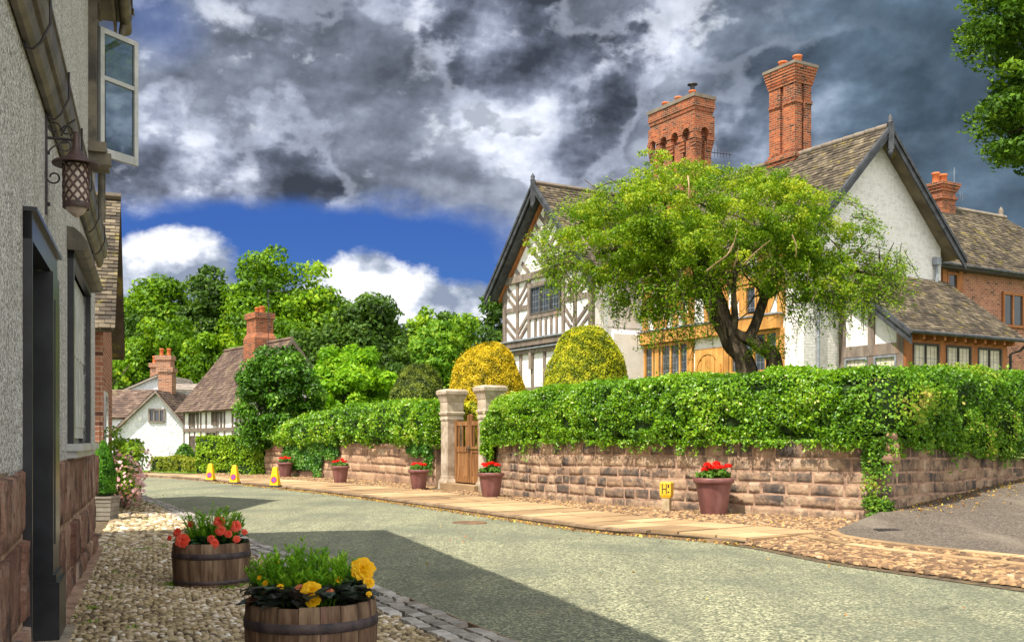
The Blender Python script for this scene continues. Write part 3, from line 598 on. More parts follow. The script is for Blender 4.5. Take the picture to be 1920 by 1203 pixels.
# ---------------------------------------------------------------- the setting: ground, road, pavements
def far_z(y): t = min(1, max(0, (y - 44) / 18)); return -.38 * t * t * (3 - 2 * t)
mb = MB(); xs = np.concatenate([np.linspace(-400, -60, 8), np.linspace(-55, 55, 45), np.linspace(60, 400, 8)]); ys = np.concatenate([np.linspace(-60, 70, 66), np.linspace(80, 900, 12)])
mb.grid([[(x, y, -.05 + far_z(y) + (0 if y < 75 else min(9, (y - 75) * .06))) for y in ys] for x in xs], 0)
mb.build('ground', M['grass'], kind='structure', origin=(0, 0, -.05))
Lk = Path(catmull([(6.3, -5), (2.35, 2.5), (-.15, 7.48), (-1.32, 9.92), (-3.64, 14.5), (-6.3, 20.2), (-8.3, 24.2), (-10.5, 28.3), (-14, 32), (-22, 37), (-34, 43)]))
Rk_pts = [(-34, 55), (-26, 50), (-18.5, 44.4), (-13.8, 40.3), (-10.6, 36.3), (-8.0, 32.5), (-5.2, 28.3), (-1.9, 22.4), (1.12, 16.6), (1.93, 15.7), (3.2, 14.2), (3.84, 12.2), (4.95, 10.06), (7.5, 5), (12.6, -5)]
Rk = Path(catmull(Rk_pts))
def strip(mb, A, B, n, zf, mat=0, k=4):
    rows = []
    for i in range(n + 1):
        a = A.at(A.L * i / n); b = B.at(B.L * i / n); rows.append([(*(a + (b - a) * j / k), zf(*(a + (b - a) * j / k), j / k)) for j in range(k + 1)])
    mb.grid(rows, mat, smooth=True)
def sub(path, t0, t1): return Path([path.at(t) for t in np.linspace(t0, t1, 160)])
def near_t(path, x, y):
    T = np.linspace(0, path.L, 900); Pp = np.array([path.at(t) for t in T]); return T[np.argmin(((Pp - [x, y]) ** 2).sum(1))]
Lrev = Path(Lk.P[::-1])
mb = MB(); strip(mb, Lrev, Rk, 150, lambda x, y, f: far_z(y) + .05 * math.sin(math.pi * f) * (1 if y < 40 else .4), k=8)
mb.build('road', M['road'], kind='structure', origin=(0, 0, 0))
# left cobbled pavement
def bwall(z, o=0): return np.array([-.74 + o * .9456 - .344 * z, z + o * .3253])
BW = Path([bwall(z) for z in np.linspace(-5, 36, 80)])
mb = MB(); A = Path([bwall(z, -.3) for z in np.linspace(-5, 36, 80)]); B = sub(Lk, 0, near_t(Lk, -13.4, 31.5)); strip(mb, A, B, 90, lambda x, y, f: .055 + (.03 * (1 - f)), k=6)
rg = np.random.default_rng(3); P = []
def scatter(z0, z1, dx, dy, off0, off1):
    out = []; z = z0
    while z < z1:
        w = bwall(z); t = near_t_fast(z); b = Lk.at(t); x = w[0] + off0
        while x < b[0] - off1: out.append((x + rg.uniform(-.3, .3) * dx, z + rg.uniform(-.3, .3) * dy)); x += dx
        z += dy
    return out
_T = np.linspace(0, Lk.L, 900); _P = np.array([Lk.at(t) for t in _T])
def near_t_fast(z): return _T[np.argmin(np.abs(_P[:, 1] - z) + (_T > near_t(Lk, -13.4, 31.5)) * 99)]
near_end = near_t(Lk, -13.4, 31.5)
_ok = _T <= near_end
def near_t_fast(z): return _T[_ok][np.argmin(np.abs(_P[_ok, 1] - z))]
P = scatter(5.2, 14, .058, .038, .05, .42) + scatter(14, 29, .105, .08, .05, .42); P = np.array(P)
f = np.clip((P[:, 0] - (-.74 - .344 * P[:, 1])) / 3, 0, 1); P3 = np.column_stack([P, .06 + .03 * (1 - f)])
big_ = P[:, 1] > 14
rn = np.clip(.5 + rg.normal(0, .33, len(P)) + [mnoise.noise(Vector((x * .7, y * .7, 0))) * .35 for x, y in P], 0, 1)
for msk, a, b, h in ((~big_, .032, .0165, .017), (big_, .056, .036, .026)):
    pebbles(mb, P3[msk], rn[msk], a, b, h, 1, angle=-.1, seed=4)
mb.build('cobbled_pavement', [M['bed'], M['cobble']], kind='structure', origin=(0, 0, 0))
# row of pale setts and a gutter edge along the left side of the road
mb = MB(); rd = random.Random(5); t = near_t(Lk, 1.2, 5); te = near_t(Lk, -12, 30)
while t < te:
    L = rd.uniform(.13, .22); c0, c1 = Lk.at(t), Lk.at(t + L - .012); nr, d = Lk.nrm(t)          # nr points to the road
    for (o0, o1) in ((-.16, -.03), (-.31, -.175), (-.44, -.325)):
        if rd.random() < .06: continue
        j = rd.uniform(-.006, .008); a, b, cc, dd = c0 + nr * o0, c1 + nr * o0, c1 + nr * o1, c0 + nr * o1
        ctr = (a + b + cc + dd) / 4; top = [(*(q + (ctr - q) * .12), .095 + j + rd.uniform(-.004, .004)) for q in (a, b, cc, dd)]
        mb.hexa([(*q, .02) for q in (a, b, cc, dd)] + top, 0, rd.random())
    t += L
mb.build('sett_edging', M['sett'], kind='structure', origin=(0, 0, 0))
mb = MB(); t = near_t(Lk, 1.2, 5)
while t < te:
    L = .9; c0, c1 = Lk.at(t), Lk.at(t + L - .01); nr, d = Lk.nrm(t)
    mb.hexa([(*(c0 - nr * .015), .0), (*(c1 - nr * .015), .0), (*(c1 + nr * .10), .0), (*(c0 + nr * .10), .0), (*(c0 - nr * .015), .085), (*(c1 - nr * .015), .085), (*(c1 + nr * .09), .045), (*(c0 + nr * .09), .045)], 0, rd.random()); t += L
mb.build('channel_kerb', M['kerb'], kind='structure', origin=(0, 0, 0))
# right footway: bedding, flagstones, cobbled margin
tk0, tk1 = near_t(Rk, -26, 50), near_t(Rk, 3.2, 14.2); K = sub(Rk, tk0, tk1)
Inn = Path(catmull([(-25.6, 51.2), (-18, 45.6), (-12.9, 41.2), (-9.8, 38.2), (-7.2, 35.2), (-4.9, 32.2), (-3.0, 29.2), (-2.3, 28), (.9, 21.8), (2.28, 18.6), (3.6, 16.8), (4.75, 15.4)]))
Wl = Path(catmull([(-9.9, 41.8), (-7.9, 38.8), (-5.6, 36.4), (-3.4, 32.9), (-2.2, 30.6)]))          # wall left of the gate
Wr = Path(np.vstack([catmull([(-.45, 27.3), (-.1, 25.8), (1.05, 23.6), (2.4, 21.5), (3.6, 20.1), (4.8, 18.9), (6.3, 17.6)]), catmull([(6.3, 17.6), (8.5, 19.8), (10.9, 22.1), (14.5, 25.4), (19, 29)])[1:]]))
tcorner = near_t(Wr, 6.3, 17.6)
mb = MB(); Wall_line = Path(np.vstack([catmull([(-25, 53.5), (-17.5, 47.5), (-13.5, 43.6), (-9.7, 42.1)]), Wl.P, [[-.6, 27.8]], sub(Wr, 0, tcorner).P]))
strip(mb, Path(np.vstack([K.P])), Wall_line, 140, lambda x, y, f: .062 + far_z(y), k=6)
mb.quad((3.1, 14.3, .061), (4.9, 15.5, .061), (6.6, 17.9, .061), (3.6, 17.6, .061))
def verge_pts(ta, tb, dl, dw, A, B, a_off, b_off):
    out = []; n = int((tb - ta) / dl)
    for i in range(n):
        f = (ta + (tb - ta) * i / n) / A.L
        a = A.at(A.L * f); t = B.L * f; ds = np.linalg.norm(B.P - a, axis=1); b = B.P[np.argmin(ds)]; w = np.linalg.norm(b - a); k = int(w / dw)
        for j in range(k):
            q = a + (b - a) * (a_off + j * dw) / w; out.append(q + rg.uniform(-.3, .3, 2) * (dl, dw))
    return out
V = np.array(verge_pts(Inn.L * .34, Inn.L, .085, .075, Inn, Wall_line, .05, 0))
pebbles(mb, np.column_stack([V, np.full(len(V), .075)]), rg.uniform(0, 1, len(V)), .05, .036, .03, 1, angle=-.9, seed=6)
mb.build('cobbled_margin', [M['bed'], M['cobble_tan']], kind='structure', origin=(0, 0, 0))
mb = MB(); rd = random.Random(11); t = 0.
Kin = K
while t < 1:
    L = rd.uniform(.55, .95) / K.L; t2 = min(1, t + L); cuts = [.0, rd.uniform(.42, .6), 1.]
    for j in range(2):
        q = []
        for tt, cc in ((t + .02 / K.L, cuts[j]), (t2 - .02 / K.L, cuts[j]), (t2 - .02 / K.L, cuts[j + 1]), (t + .02 / K.L, cuts[j + 1])):
            a = K.at(K.L * tt) ; nr, _ = K.nrm(K.L * tt); a = a - nr * .15; b = Inn.at(Inn.L * tt)
            cc = cc + (.004 if cc < .1 else 0) + (.008 if cc == cuts[j] else -.013); q.append(a + (b - a) * cc)
        z = .1 + rd.uniform(-.004, .004) + far_z(q[0][1]); mb.hexa([(*p, z - .06) for p in q] + [(*p, z + rd.uniform(-.003, .003)) for p in q], 0, rd.random())
    t = t2
mb.build('flagstone_pavement', M['flag'], kind='structure', origin=(0, 0, 0))
mb = MB(); t = 0
while t < K.L - .05:
    L = min(rd.uniform(.7, 1.15), K.L - t); c0, c1 = K.at(t), K.at(t + L - .012); n0, _ = K.nrm(t); n1, _ = K.nrm(t + L); z = far_z(c0[1]); e = rd.uniform(-.006, .006)
    if t + L > K.L - .9: e -= .04
    q = [c0 - n0 * .14, c1 - n1 * .14, c1, c0]; tp = [(*q[0], z + .104 + e), (*q[1], z + .104 + e), (*(q[2] - n1 * .02), z + .100 + e), (*(q[3] - n0 * .02), z + .1 + e)]
    mb.hexa([(*p, z - .1) for p in q] + tp, 0, rd.random()); t += L
mb.build('kerb', M['kerb'], kind='structure', origin=(0, 0, 0))
# driveway that climbs beside the return wall, with its cobbled crossing
DI = Path(catmull([(4.85, 15.5), (4.75, 14.6), (5.25, 13.3), (6.1, 12.0), (8.3, 8.0), (12, 1.5)]))
def dz(x, y):
    s = max(0, (x - 4.9) * .857 + (y - 14.4) * .514); return .105 + .045 * s + .0019 * s * s
mb = MB(); rows = []
for i in range(50):
    a = DI.at(DI.L * i / 49); e = np.array([6.05, 17.3]) + (np.array([19.5, 28.6]) - [6.05, 17.3]) * 0
    rows.append(a)
Dout = Path([(6.15, 17.45), (19.5, 29.6), (34, 24), (30, 4), (20, -4)])
# a fan from the crossing edge: far border follows the wall
farB = Path([(6.3, 17.7), (11.2, 22.3), (19, 29.4), (30, 30), (34, 18), (30, 2)])
rows = [[(*(a + (b - a) * j / 24), dz(*(a + (b - a) * j / 24))) for j in range(25)] for a, b in [(DI.at(DI.L * i / 60), farB.at(farB.L * i / 60)) for i in range(61)]]
mb.grid(rows); mb.build('driveway', M['drive'], kind='structure', origin=(0, 0, 0))
mb = MB(); Ce = Path([p for p in Rk.P if p[1] < 14.5 and p[1] > 0]); Ci = DI
Co = Path([Ce.at(tt) + Ce.nrm(tt)[0] * .14 for tt in np.linspace(0, Ce.L, 80)])
strip(mb, Co, Ce, 60, lambda x, y, f: .010 + .004 * f, k=1); strip(mb, Ce, Ci, 60, lambda x, y, f: .014 + .07 * f, k=4)
# pale edge slabs, two strips
for (f0, f1) in ((.88, 1.0), (.60, .72)):
    for i in range(22):
        s0, s1 = (i + .02) / 22, (i + .98) / 22
        q = [Ce.at(Ce.L * s) + (Ci.at(Ci.L * s) - Ce.at(Ce.L * s)) * f for s, f in ((s0, f0), (s1, f0), (s1, f1), (s0, f1))]
        mb.hexa([(*p, 0) for p in q] + [(*p, .045 + .07 * (f0 + f1) / 2) for p in q], 2, rd.random())
P = []; rr = []
for i in range(250):
    s = i / 250 * .85; a, b = Ce.at(Ce.L * s), Ci.at(Ci.L * s); w = np.linalg.norm(b - a)
    for j in range(int(w / .085)):
        f = (j + .5) * .085 / w
        if .58 < f < .74 or f > .86: continue
        q = a + (b - a) * f + rg.uniform(-.02, .02, 2); P.append((*q, .03 + .07 * f)); rr.append(rg.uniform())
P = np.array(P); rr = np.array(rr)
pebbles(mb, P, rr, .052, .036, .022, 1, angle=-1.0, seed=8)
mb.build('cobbled_crossing', [M['bed'], M['cobble_tan'], M['flag']], kind='structure', origin=(0, 0, 0))
# garden ground held up by the wall
mb = MB(); inner = Path(np.vstack([[[-12.3, 46.5], [-11.5, 44.5]], Wl.P + [.12, .1], [[-1.0, 28.2]], sub(Wr, 0, tcorner).P + [.25, .25], sub(Wr, tcorner + .1, Wr.L).P + [-.25, .25]]))
outer = Path([(-12, 80), (10, 78), (30, 72), (45, 60), (52, 45)]); rows = []
for i in range(121):
    a, b = inner.at(inner.L * i / 120), outer.at(outer.L * i / 120); row = []
    lowa = -.35 if a[1] > 44 else 1.22; lowa = lowa if a[0] < 11 else max(lowa, dz(*a) + .1)
    for j in range(25):
        f = j / 24; q = a + (b - a) * f ** 1.5; row.append((*q, lowa + (1.75 - lowa) * min(1, f * 2.2)))
    rows.append(row)
mb.grid(rows); mb.build('garden_lawn', M['grass'], kind='structure', origin=(0, 0, 0))
# fallen leaves in the gutter and on the drive
mb = MB(); P = []
for _ in range(1700):
    t = K.L * rg.uniform(.45, 1); nr, _d = K.nrm(t); c = K.at(t) + nr * abs(rg.normal(0, .13)); P.append((*c, .02 + rg.uniform(0, .02)))
for _ in range(450):
    q = V[rg.integers(len(V))]; P.append((q[0] + rg.normal(0, .1), q[1] + rg.normal(0, .1), .115))
for _ in range(500):
    t = rg.uniform(tcorner, tcorner + 6); nr, _d = Wr.nrm(t); c = Wr.at(t) + nr * abs(rg.normal(.2, .5)); P.append((*c, dz(*c) + .015))
for _ in range(60):
    x, y = rg.uniform(-2, 4), rg.uniform(8, 20); P.append((x, y, .055))
leaves(mb, P, np.tile([0, 0, 1.], (len(P), 1)), .05, 0, tilt=.5)
mb.build('fallen_leaves', M['litter'], kind='stuff', origin=(0, 0, 0), label='dry brown and yellow leaves lying in the gutter and along the wall foot', cat='leaves')
mb = MB(); c = gp(1665, 995, .13); mb.box(c[0] - .17, c[0] + .17, c[1] - .12, c[1] + .12, dz(*c) - .02, dz(*c) + .012, 0)
for k in range(5): mb.box(c[0] - .14 + k * .06, c[0] - .11 + k * .06, c[1] - .1, c[1] + .1, dz(*c) + .012, dz(*c) + .018, 0)
mb.build('drain_cover', M['rubber'], label='small dark drain grating set in the brown driveway', cat='drain cover')
mb = MB(); c = gp(880, 981, 0.02); mb.lathe([(.001, .052), (.26, .052), (.30, .045), (.30, .0)], (c[0], c[1], 0), 14, 0); 
mb.build('access_cover', M['cobble_tan'], label='small yellowish metal access cover flush with the green road', cat='manhole cover')

# ---------------------------------------------------------------- roughcast house on the left
d_ = np.array([-.3253, .9456]); n_ = np.array([.9456, .3253])
BF = Face((-.74, 0), d_, n_)
def U(z): return z / .9456            # distance along the wall at depth z
house = thing('roughcast_house', (*bwall(9), 0), 'pebble-dashed house with red stone plinth, black door frame and open casement above the cobbles', 'house')
mb = MB(); u0, u1 = U(1.5), U(13.0); D0, D1 = U(6.0), U(6.95); W0, W1 = U(8.95), U(11.2)
for a, b, z0, z1 in ((u0, D0, 1.25, 6.8), (D0, D1, 2.62, 6.8), (D1, W0, 1.25, 6.8), (W0, W1, 3.0, 6.8), (W0, W1, 1.25, 1.42), (W1, u1, 1.25, 6.8)):
    rect(mb, BF, a, b, z0, z1, -.35, 0.)
rect(mb, BF, u1 - .3, u1, 0, 6.8, -6, -.351); rect(mb, BF, u0, u0 + .3, 0, 6.8, -6, -.351); rect(mb, BF, u0, u1, 0, 6.8, -6.3, -6.001)
for uu in (u0 + .15, u1 - .15):
    mb.hexa([BF.p(uu - .15, 6.8, -6.2), BF.p(uu + .15, 6.8, -6.2), BF.p(uu + .15, 6.8, -.01), BF.p(uu - .15, 6.8, -.01), BF.p(uu - .15, 9.2, -3.15), BF.p(uu + .15, 9.2, -3.15), BF.p(uu + .15, 9.2, -3.1), BF.p(uu - .15, 9.2, -3.1)])
mb.build('wall', M['roughcast'], house)
mb = MB(); PB = Path([BF.p(u, 0)[:2] for u in np.linspace(0, u1, 60)])
stone_wall(PB, lambda t: 0, lambda t: 1.3, u0, D0 - .02, .42, (.45, .9), 1, 0, 1, mb, 2, push=.028, k=7, gap=.016)
stone_wall(PB, lambda t: 0, lambda t: 1.3, U(7.42), u1 + .02, .40, (.4, .85), 1, 0, 1, mb, 3, push=.028, k=7, gap=.016)
rect(mb, BF, U(7.4), u1, .0, .12, .0, .10, 1)
mb.build('stone_plinth', [M['plinth'], M['mortar']], house)
mb = MB(); prof = [(0, 3.70), (.012, 3.665), (.045, 3.66), (.07, 3.69), (.085, 3.74), (.088, 3.78), (.11, 3.785), (.125, 3.82), (.13, 3.88), (.13, 3.93), (.142, 3.935), (.142, 3.955), (0, 3.97)]
mb.grid([[BF.p(u, z, h) for h, z in prof] for u in np.linspace(u0, u1 + .35, 40)], 0, smooth=False)
mb.poly([BF.p(u1 + .35, z, h) for h, z in prof], 0)
for u in np.arange(U(4.5), u1, 1.35):
    for k in range(1): mb.tube([BF.p(u, 3.78, .0), BF.p(u, 3.63, .02), BF.p(u, 3.63, .06), BF.p(u, 3.67, .10), BF.p(u, 3.78, .15), BF.p(u, 3.96, .15)], .008, 6, 1)
mb.build('box_gutter', [M['gutter'], M['iron']], house)
mb = MB(); mb.tube([BF.p(u0, 6.72, .36), BF.p(u1 + .3, 6.72, .36)], .07, 10, 0); rect(mb, BF, u0, u1 + .25, 6.60, 6.83, .22, .25, 0); rect(mb, BF, u0, u1 + .25, 6.80, 6.85, 0, .42, 0)
mb.tube([BF.p(U(12.95), 6.68, .34), BF.p(U(12.95), 6.45, .30), BF.p(U(12.95), 6.3, .08), BF.p(U(12.95), 4.2, .08)], .045, 8, 0)
mb.build('eaves_gutter', M['gutter'], house)
mb = MB()
for s in (1, -1):
    oo = BF.p(u0 - .2, 6.86, .45) if s == 1 else BF.p(u0 - .2, 6.86, -6.75); dv = Vector((*(-n_ * s), .0)) * 3.6 + Vector((0, 0, 2.5))
    tiles(mb, oo, (*d_, 0), dv, u1 - u0 + .4, dv.length, .3, .26, .02, 0, 3); slab(mb, oo, (*d_, 0), dv, u1 - u0 + .4, dv.length, .06, 0)
mb.build('roof', M['tile'], house)
# door case
mb = MB(); rect(mb, BF, D0 - .14, D0 + .0, .1, 2.60, -.2, .03); rect(mb, BF, D0 - .16, D0 - .14, .1, 2.75, -.02, .05)
rect(mb, BF, D1 - .012, U(7.40), .55, 2.58, -.36, .06); rect(mb, BF, D1 - .03, U(7.44), .06, .50, -.36, .10); rect(mb, BF, D1 - .015, U(7.42), .50, .55, -.36, .08)
rect(mb, BF, D0 - .16, U(7.42), 2.585, 2.74, -.36, .045); rect(mb, BF, D0 - .17, U(7.44), 2.74, 2.765, -.02, .075)
rect(mb, BF, D1 + .08, U(7.33), .75, 2.4, .06, .068)
mb.build('door_frame', M['black_paint'], house)
mb = MB(); rect(mb, BF, D0, D1, .12, 2.6, -.24, -.19)
for z0, z1 in ((.3, 1.0), (1.15, 2.4)): rect(mb, BF, D0 + .12, D1 - .12, z0, z1, -.19, -.175)
door = mb.build('door', M['black_paint'], house)
mb = MB(); mb.tube([BF.p(D0 + .08, 1.1, -.19), BF.p(D0 + .08, 1.1, -.12)], .03, 10); mb.build('door_handle', M['iron'], door)
mb = MB(); rect(mb, BF, D0 - .1, U(7.5), .02, .115, -.3, .16, 0); mb.build('doorstep', M['pillar'], house)
# ground-floor shop window with shutters, sill and lead hood
win = MB(); rect(win, BF, W0 - .10, W0, 1.40, 3.06, -.15, .05); rect(win, BF, W1, W1 + .08, 1.40, 3.06, -.15, .05); rect(win, BF, W0 - .10, W1 + .08, 3.0, 3.10, -.15, .055)
win = win.build('window', M['black_paint'], house)
mb = MB(); 
for k in range(6):
    a = W0 + (W1 - W0) * k / 6; b = W0 + (W1 - W0) * (k + 1) / 6; rect(mb, BF, a + .012, b - .012, 1.47, 2.99, -.07, -.02)
    rect(mb, BF, a + .06, b - .06, 1.58, 2.15, -.02, -.008); rect(mb, BF, a + .06, b - .06, 2.25, 2.88, -.02, -.008)
rect(mb, BF, W0, W1, 1.42, 3.0, -.12, -.07); mb.build('shutter', M['white_paint'], win)
mb = MB(); rect(mb, BF, W0 - .2, W1 + .15, 1.36, 1.42, -.1, .13); rect(mb, BF, W0 - .16, W1 + .12, 1.30, 1.36, -.1, .08); mb.build('sill', M['white_paint'], win)
mb = MB(); pr = [(0, 3.26), (.06, 3.25), (.12, 3.20), (.165, 3.13), (.17, 3.09), (.15, 3.07), (.13, 3.06), (.056, 3.06)]
mb.grid([[BF.p(u, z, h) for h, z in pr] for u in np.linspace(W0 - .18, W1 + .16, 12)], 0, smooth=False); mb.poly([BF.p(W0 - .18, z, h) for h, z in pr] + [BF.p(W0 - .18, 3.06, 0)]); mb.poly([BF.p(W1 + .16, z, h) for h, z in pr] + [BF.p(W1 + .16, 3.06, 0)])
mb.build('window_hood', M['gutter'], house)
# upper window with its open casement
uw = MB(); a, b = U(11.75), U(12.45); rect(uw, BF, a - .12, a, 4.78, 6.55, -.1, .09); rect(uw, BF, b, b + .08, 4.78, 6.55, -.1, .07); rect(uw, BF, a - .12, b + .08, 6.5, 6.58, -.1, .10); rect(uw, BF, a - .16, b + .12, 4.68, 4.79, -.1, .19)
rect(uw, BF, a - .10, a + .02, 4.55, 4.68, 0, .24)
uw = uw.build('upper_window', M['gutter'], house)
mb = MB(); rect(mb, BF, a, b, 4.8, 6.5, .01, .03); mb.build('dark_glass', M['glass'], uw)
hp = np.array(px(186, 290, 12.45)[:2]); e = np.array([.46, .888]); e /= np.linalg.norm(e); CF = Face(hp, e, (e[1], -e[0])); cw = .58; z0, z1 = 4.86, 6.40
mb = MB()
for q in ((0, .06, z0, z1), (cw - .06, cw, z0, z1)): rect(mb, CF, *q, -.02, .025)
for q in ((z0, z0 + .10), (z1 - .06, z1), (z0 + .92, z0 + .97)): rect(mb, CF, .06, cw - .06, *q, -.018, .022)
cas = mb.build('casement', M['white_paint'], uw)
mb = MB(); rect(mb, CF, .061, cw - .061, z0 + .1, z1 - .06, -.002, .004); mb.quad(CF.p(0,0), CF.p(.001,0), CF.p(.001,.001), CF.p(0,.001)) if False else None
mb.build('pane', M['pane'] if 'pane' in M else M['glass'], uw)
# ---------------------------------------------------------------- wrought bracket lantern
ZL = 7.05; ul = U(ZL); base = BF.p(ul, 3.1, .19); lan = thing('wall_lantern', base, 'iron lantern with diamond lattice glass hanging from a scrolled wall bracket', 'wall lantern')
mb = MB(); rect(mb, BF, ul - .012, ul + .012, 2.98, 3.72, 0, .016)
for z in (3.05, 3.4, 3.66): mb.tube([BF.p(ul, z, .01), BF.p(ul, z, .03)], .014, 6)
mb.tube([BF.p(ul, 3.5, .0), BF.p(ul, 3.5, .195)], .010, 6)
def arc(h, z, r0, a0, a1, n=14, k=0.): return [BF.p(ul, z + math.sin(R(a)) * r0 * (1 - k * i / n), h + math.cos(R(a)) * r0 * (1 - k * i / n)) for i, a in enumerate(np.linspace(a0, a1, n + 1))]
mb.tube(arc(.15, 3.33, .15, 90, 190, 12), .006, 5); mb.tube(arc(.055, 3.235, .045, 200, 540, 18, .5), .006, 5)
mb.tube(arc(.055, 3.57, .045, -30, 330, 18, .5), .006, 5); mb.tube(arc(.135, 3.56, .04, -60, 300, 18, .45), .006, 5); mb.tube(arc(.125, 3.455, .035, 0, 360, 14), .005, 5)
mb.tube([BF.p(ul, 3.52, .10), BF.p(ul, 3.60, .14), BF.p(ul, 3.64, .19)], .006, 5)
mb.build('bracket', M['iron'], lan)
c = BF.p(ul, 0, .195)
mb = MB(); mb.lathe([(.001, 3.56), (.018, 3.555), (.02, 3.52), (.02, 3.47), (.035, 3.43), (.06, 3.39), (.10, 3.365), (.15, 3.345), (.155, 3.335), (.152, 3.325), (.10, 3.34), (.001, 3.345)], c, 24); mb.build('cap', M['lattice'], lan)
mb = MB(); mb.lathe([(0.0757, 3.33), (0.0791, 3.25), (0.0800, 3.12), (0.0774, 3.06), (0.0731, 3.035), (.045, 3.0), (.012, 2.975), (.001, 2.97)], c, 24); gl = mb.build('glass_body', M['lamp_glass'], lan)
mb = MB()
for sgn in (1, -1):
    for k in range(9):
        pts = [(c[0] + math.cos(2 * math.pi * k / 9 + sgn * t * 2.6) * .0825, c[1] + math.sin(2 * math.pi * k / 9 + sgn * t * 2.6) * .0825, 3.33 - .27 * t) for t in np.linspace(0, 1, 12)]
        mb.tube(pts, .0075, 5, cap=False)
mb.lathe([(0.0843, 3.075), (0.0877, 3.065), (0.0877, 3.04), (0.0826, 3.03)], c, 24); mb.build('lattice', M['lattice'], lan)
# ---------------------------------------------------------------- brick house further along
o2 = np.array([-7.42, 18.7]); BB = Face(o2, d_, n_); b2 = thing('brick_house', (*o2, 0), 'tall red brick house end with dark tiled roof just past the pebble-dashed house', 'house')
mb = MB(); rect(mb, BB, 0, 6.0, 0, 3.5, -8, 0.); rect(mb, BB, .02, .3, 0, 3.4, 0, .06)
hz_, rz_ = 3.5, 6.35; mb.hexa([BB.p(0, hz_, -8), BB.p(6, hz_, -8), BB.p(6, hz_, 0), BB.p(0, hz_, 0), BB.p(2.95, rz_, -8), BB.p(3.05, rz_, -8), BB.p(3.05, rz_, 0), BB.p(2.95, rz_, 0)])
mb.build('wall', M['brick_wing'], b2)
mb = MB()
for s in (1, -1):
    oo = BB.p(-.42 if s == 1 else 6.42, 3.42, -8.2); dv = Vector((*(d_ * s), 0)) * 3.42 + Vector((0, 0, 3.0))
    tiles(mb, oo, (*n_, 0), dv, 8.48, dv.length, .2, .13, .024, 0, 5); slab(mb, oo, (*n_, 0), dv, 8.46, dv.length, .05, 0)
mb.tube([BB.p(3, 6.5, -8.2), BB.p(3, 6.5, .28)], .08, 8, 0)
mb.build('roof', M['tile'], b2)
mb = MB(); mb.tube([BB.p(-.06, 3.3, -.30), BB.p(-.06, .1, -.30)], .045, 8); mb.tube([BB.p(-.38, 3.35, -.30), BB.p(-.06, 3.15, -.30)], .045, 8); mb.build('drainpipe', M['black_paint'], b2)
mb = MB(); rect(mb, BB, 1.4, 2.6, 1.1, 2.4, 0, .05); w = mb.build('window', M['white_paint'], b2); mb = MB(); rect(mb, BB, 1.5, 2.5, 1.2, 2.3, .05, .056); mb.build('pane', M['glass'], w)

# ---------------------------------------------------------------- planters and pots
def barrel(name, c, r, h, label, seed=0):
    rd = random.Random(seed); t = thing('barrel_planter', (c[0], c[1], c[2]), label, 'barrel planter', 'half-barrel planters on the cobbles')
    prof = lambda z: r * (.925 + .085 * math.sin(math.pi * (.10 + .62 * z / h)))
    mb = MB(); n = 20
    for k in range(n):
        a0, a1 = 2 * math.pi * k / n + .006, 2 * math.pi * (k + 1) / n - .006; rv = rd.random(); zt = h + rd.uniform(-.006, .006)
        P = []
        for z in np.linspace(0, 1, 7):
            zz = zt * z; rr = prof(zz); P.append([(c[0] + math.cos(a) * rr, c[1] + math.sin(a) * rr, c[2] + zz) for a in np.linspace(a0, a1, 4)])
        ri = prof(zt) - .03
        P.append([(c[0] + math.cos(a) * (ri + .022), c[1] + math.sin(a) * (ri + .022), c[2] + zt + .004) for a in np.linspace(a0, a1, 4)]); P.append([(c[0] + math.cos(a) * ri, c[1] + math.sin(a) * ri, c[2] + zt) for a in np.linspace(a0, a1, 4)])
        P.append([(c[0] + math.cos(a) * ri, c[1] + math.sin(a) * ri, c[2] + zt - .1) for a in np.linspace(a0, a1, 4)])
        mb.grid(P, 0, rv, True)
    mb.lathe([(prof(0) - .012, .002), (prof(h * .5) - .012, h * .5), (prof(h) - .012, h - .02)], c, 40, 0, .1)
    b = mb.build('barrel', M['barrel'], t)
    for z0, z1 in ((.66, .80), (.08, .17)):
        mb = MB(); mb.lathe([(prof(h * z0) + .001, h * z0), (prof(h * z0) + .006, h * z0 + .002), (prof(h * z1) + .006, h * z1 - .002), (prof(h * z1) + .001, h * z1)], c, 48)
        a = -1.9; mb.tube([(c[0] + math.cos(a) * (prof(h * .73) + .005), c[1] + math.sin(a) * (prof(h * .73) + .005), c[2] + h * (z0 + z1) / 2), (c[0] + math.cos(a) * (prof(h * .73) + .012), c[1] + math.sin(a) * (prof(h * .73) + .012), c[2] + h * (z0 + z1) / 2)], .008, 6)
        mb.build('hoop', M['hoop'], t)
    mb = MB(); mb.lathe([(r * .93, h - .07), (r * .5, h - .045), (.001, h - .035)], c, 24); mb.build('soil', M['soil'], t)
    return t
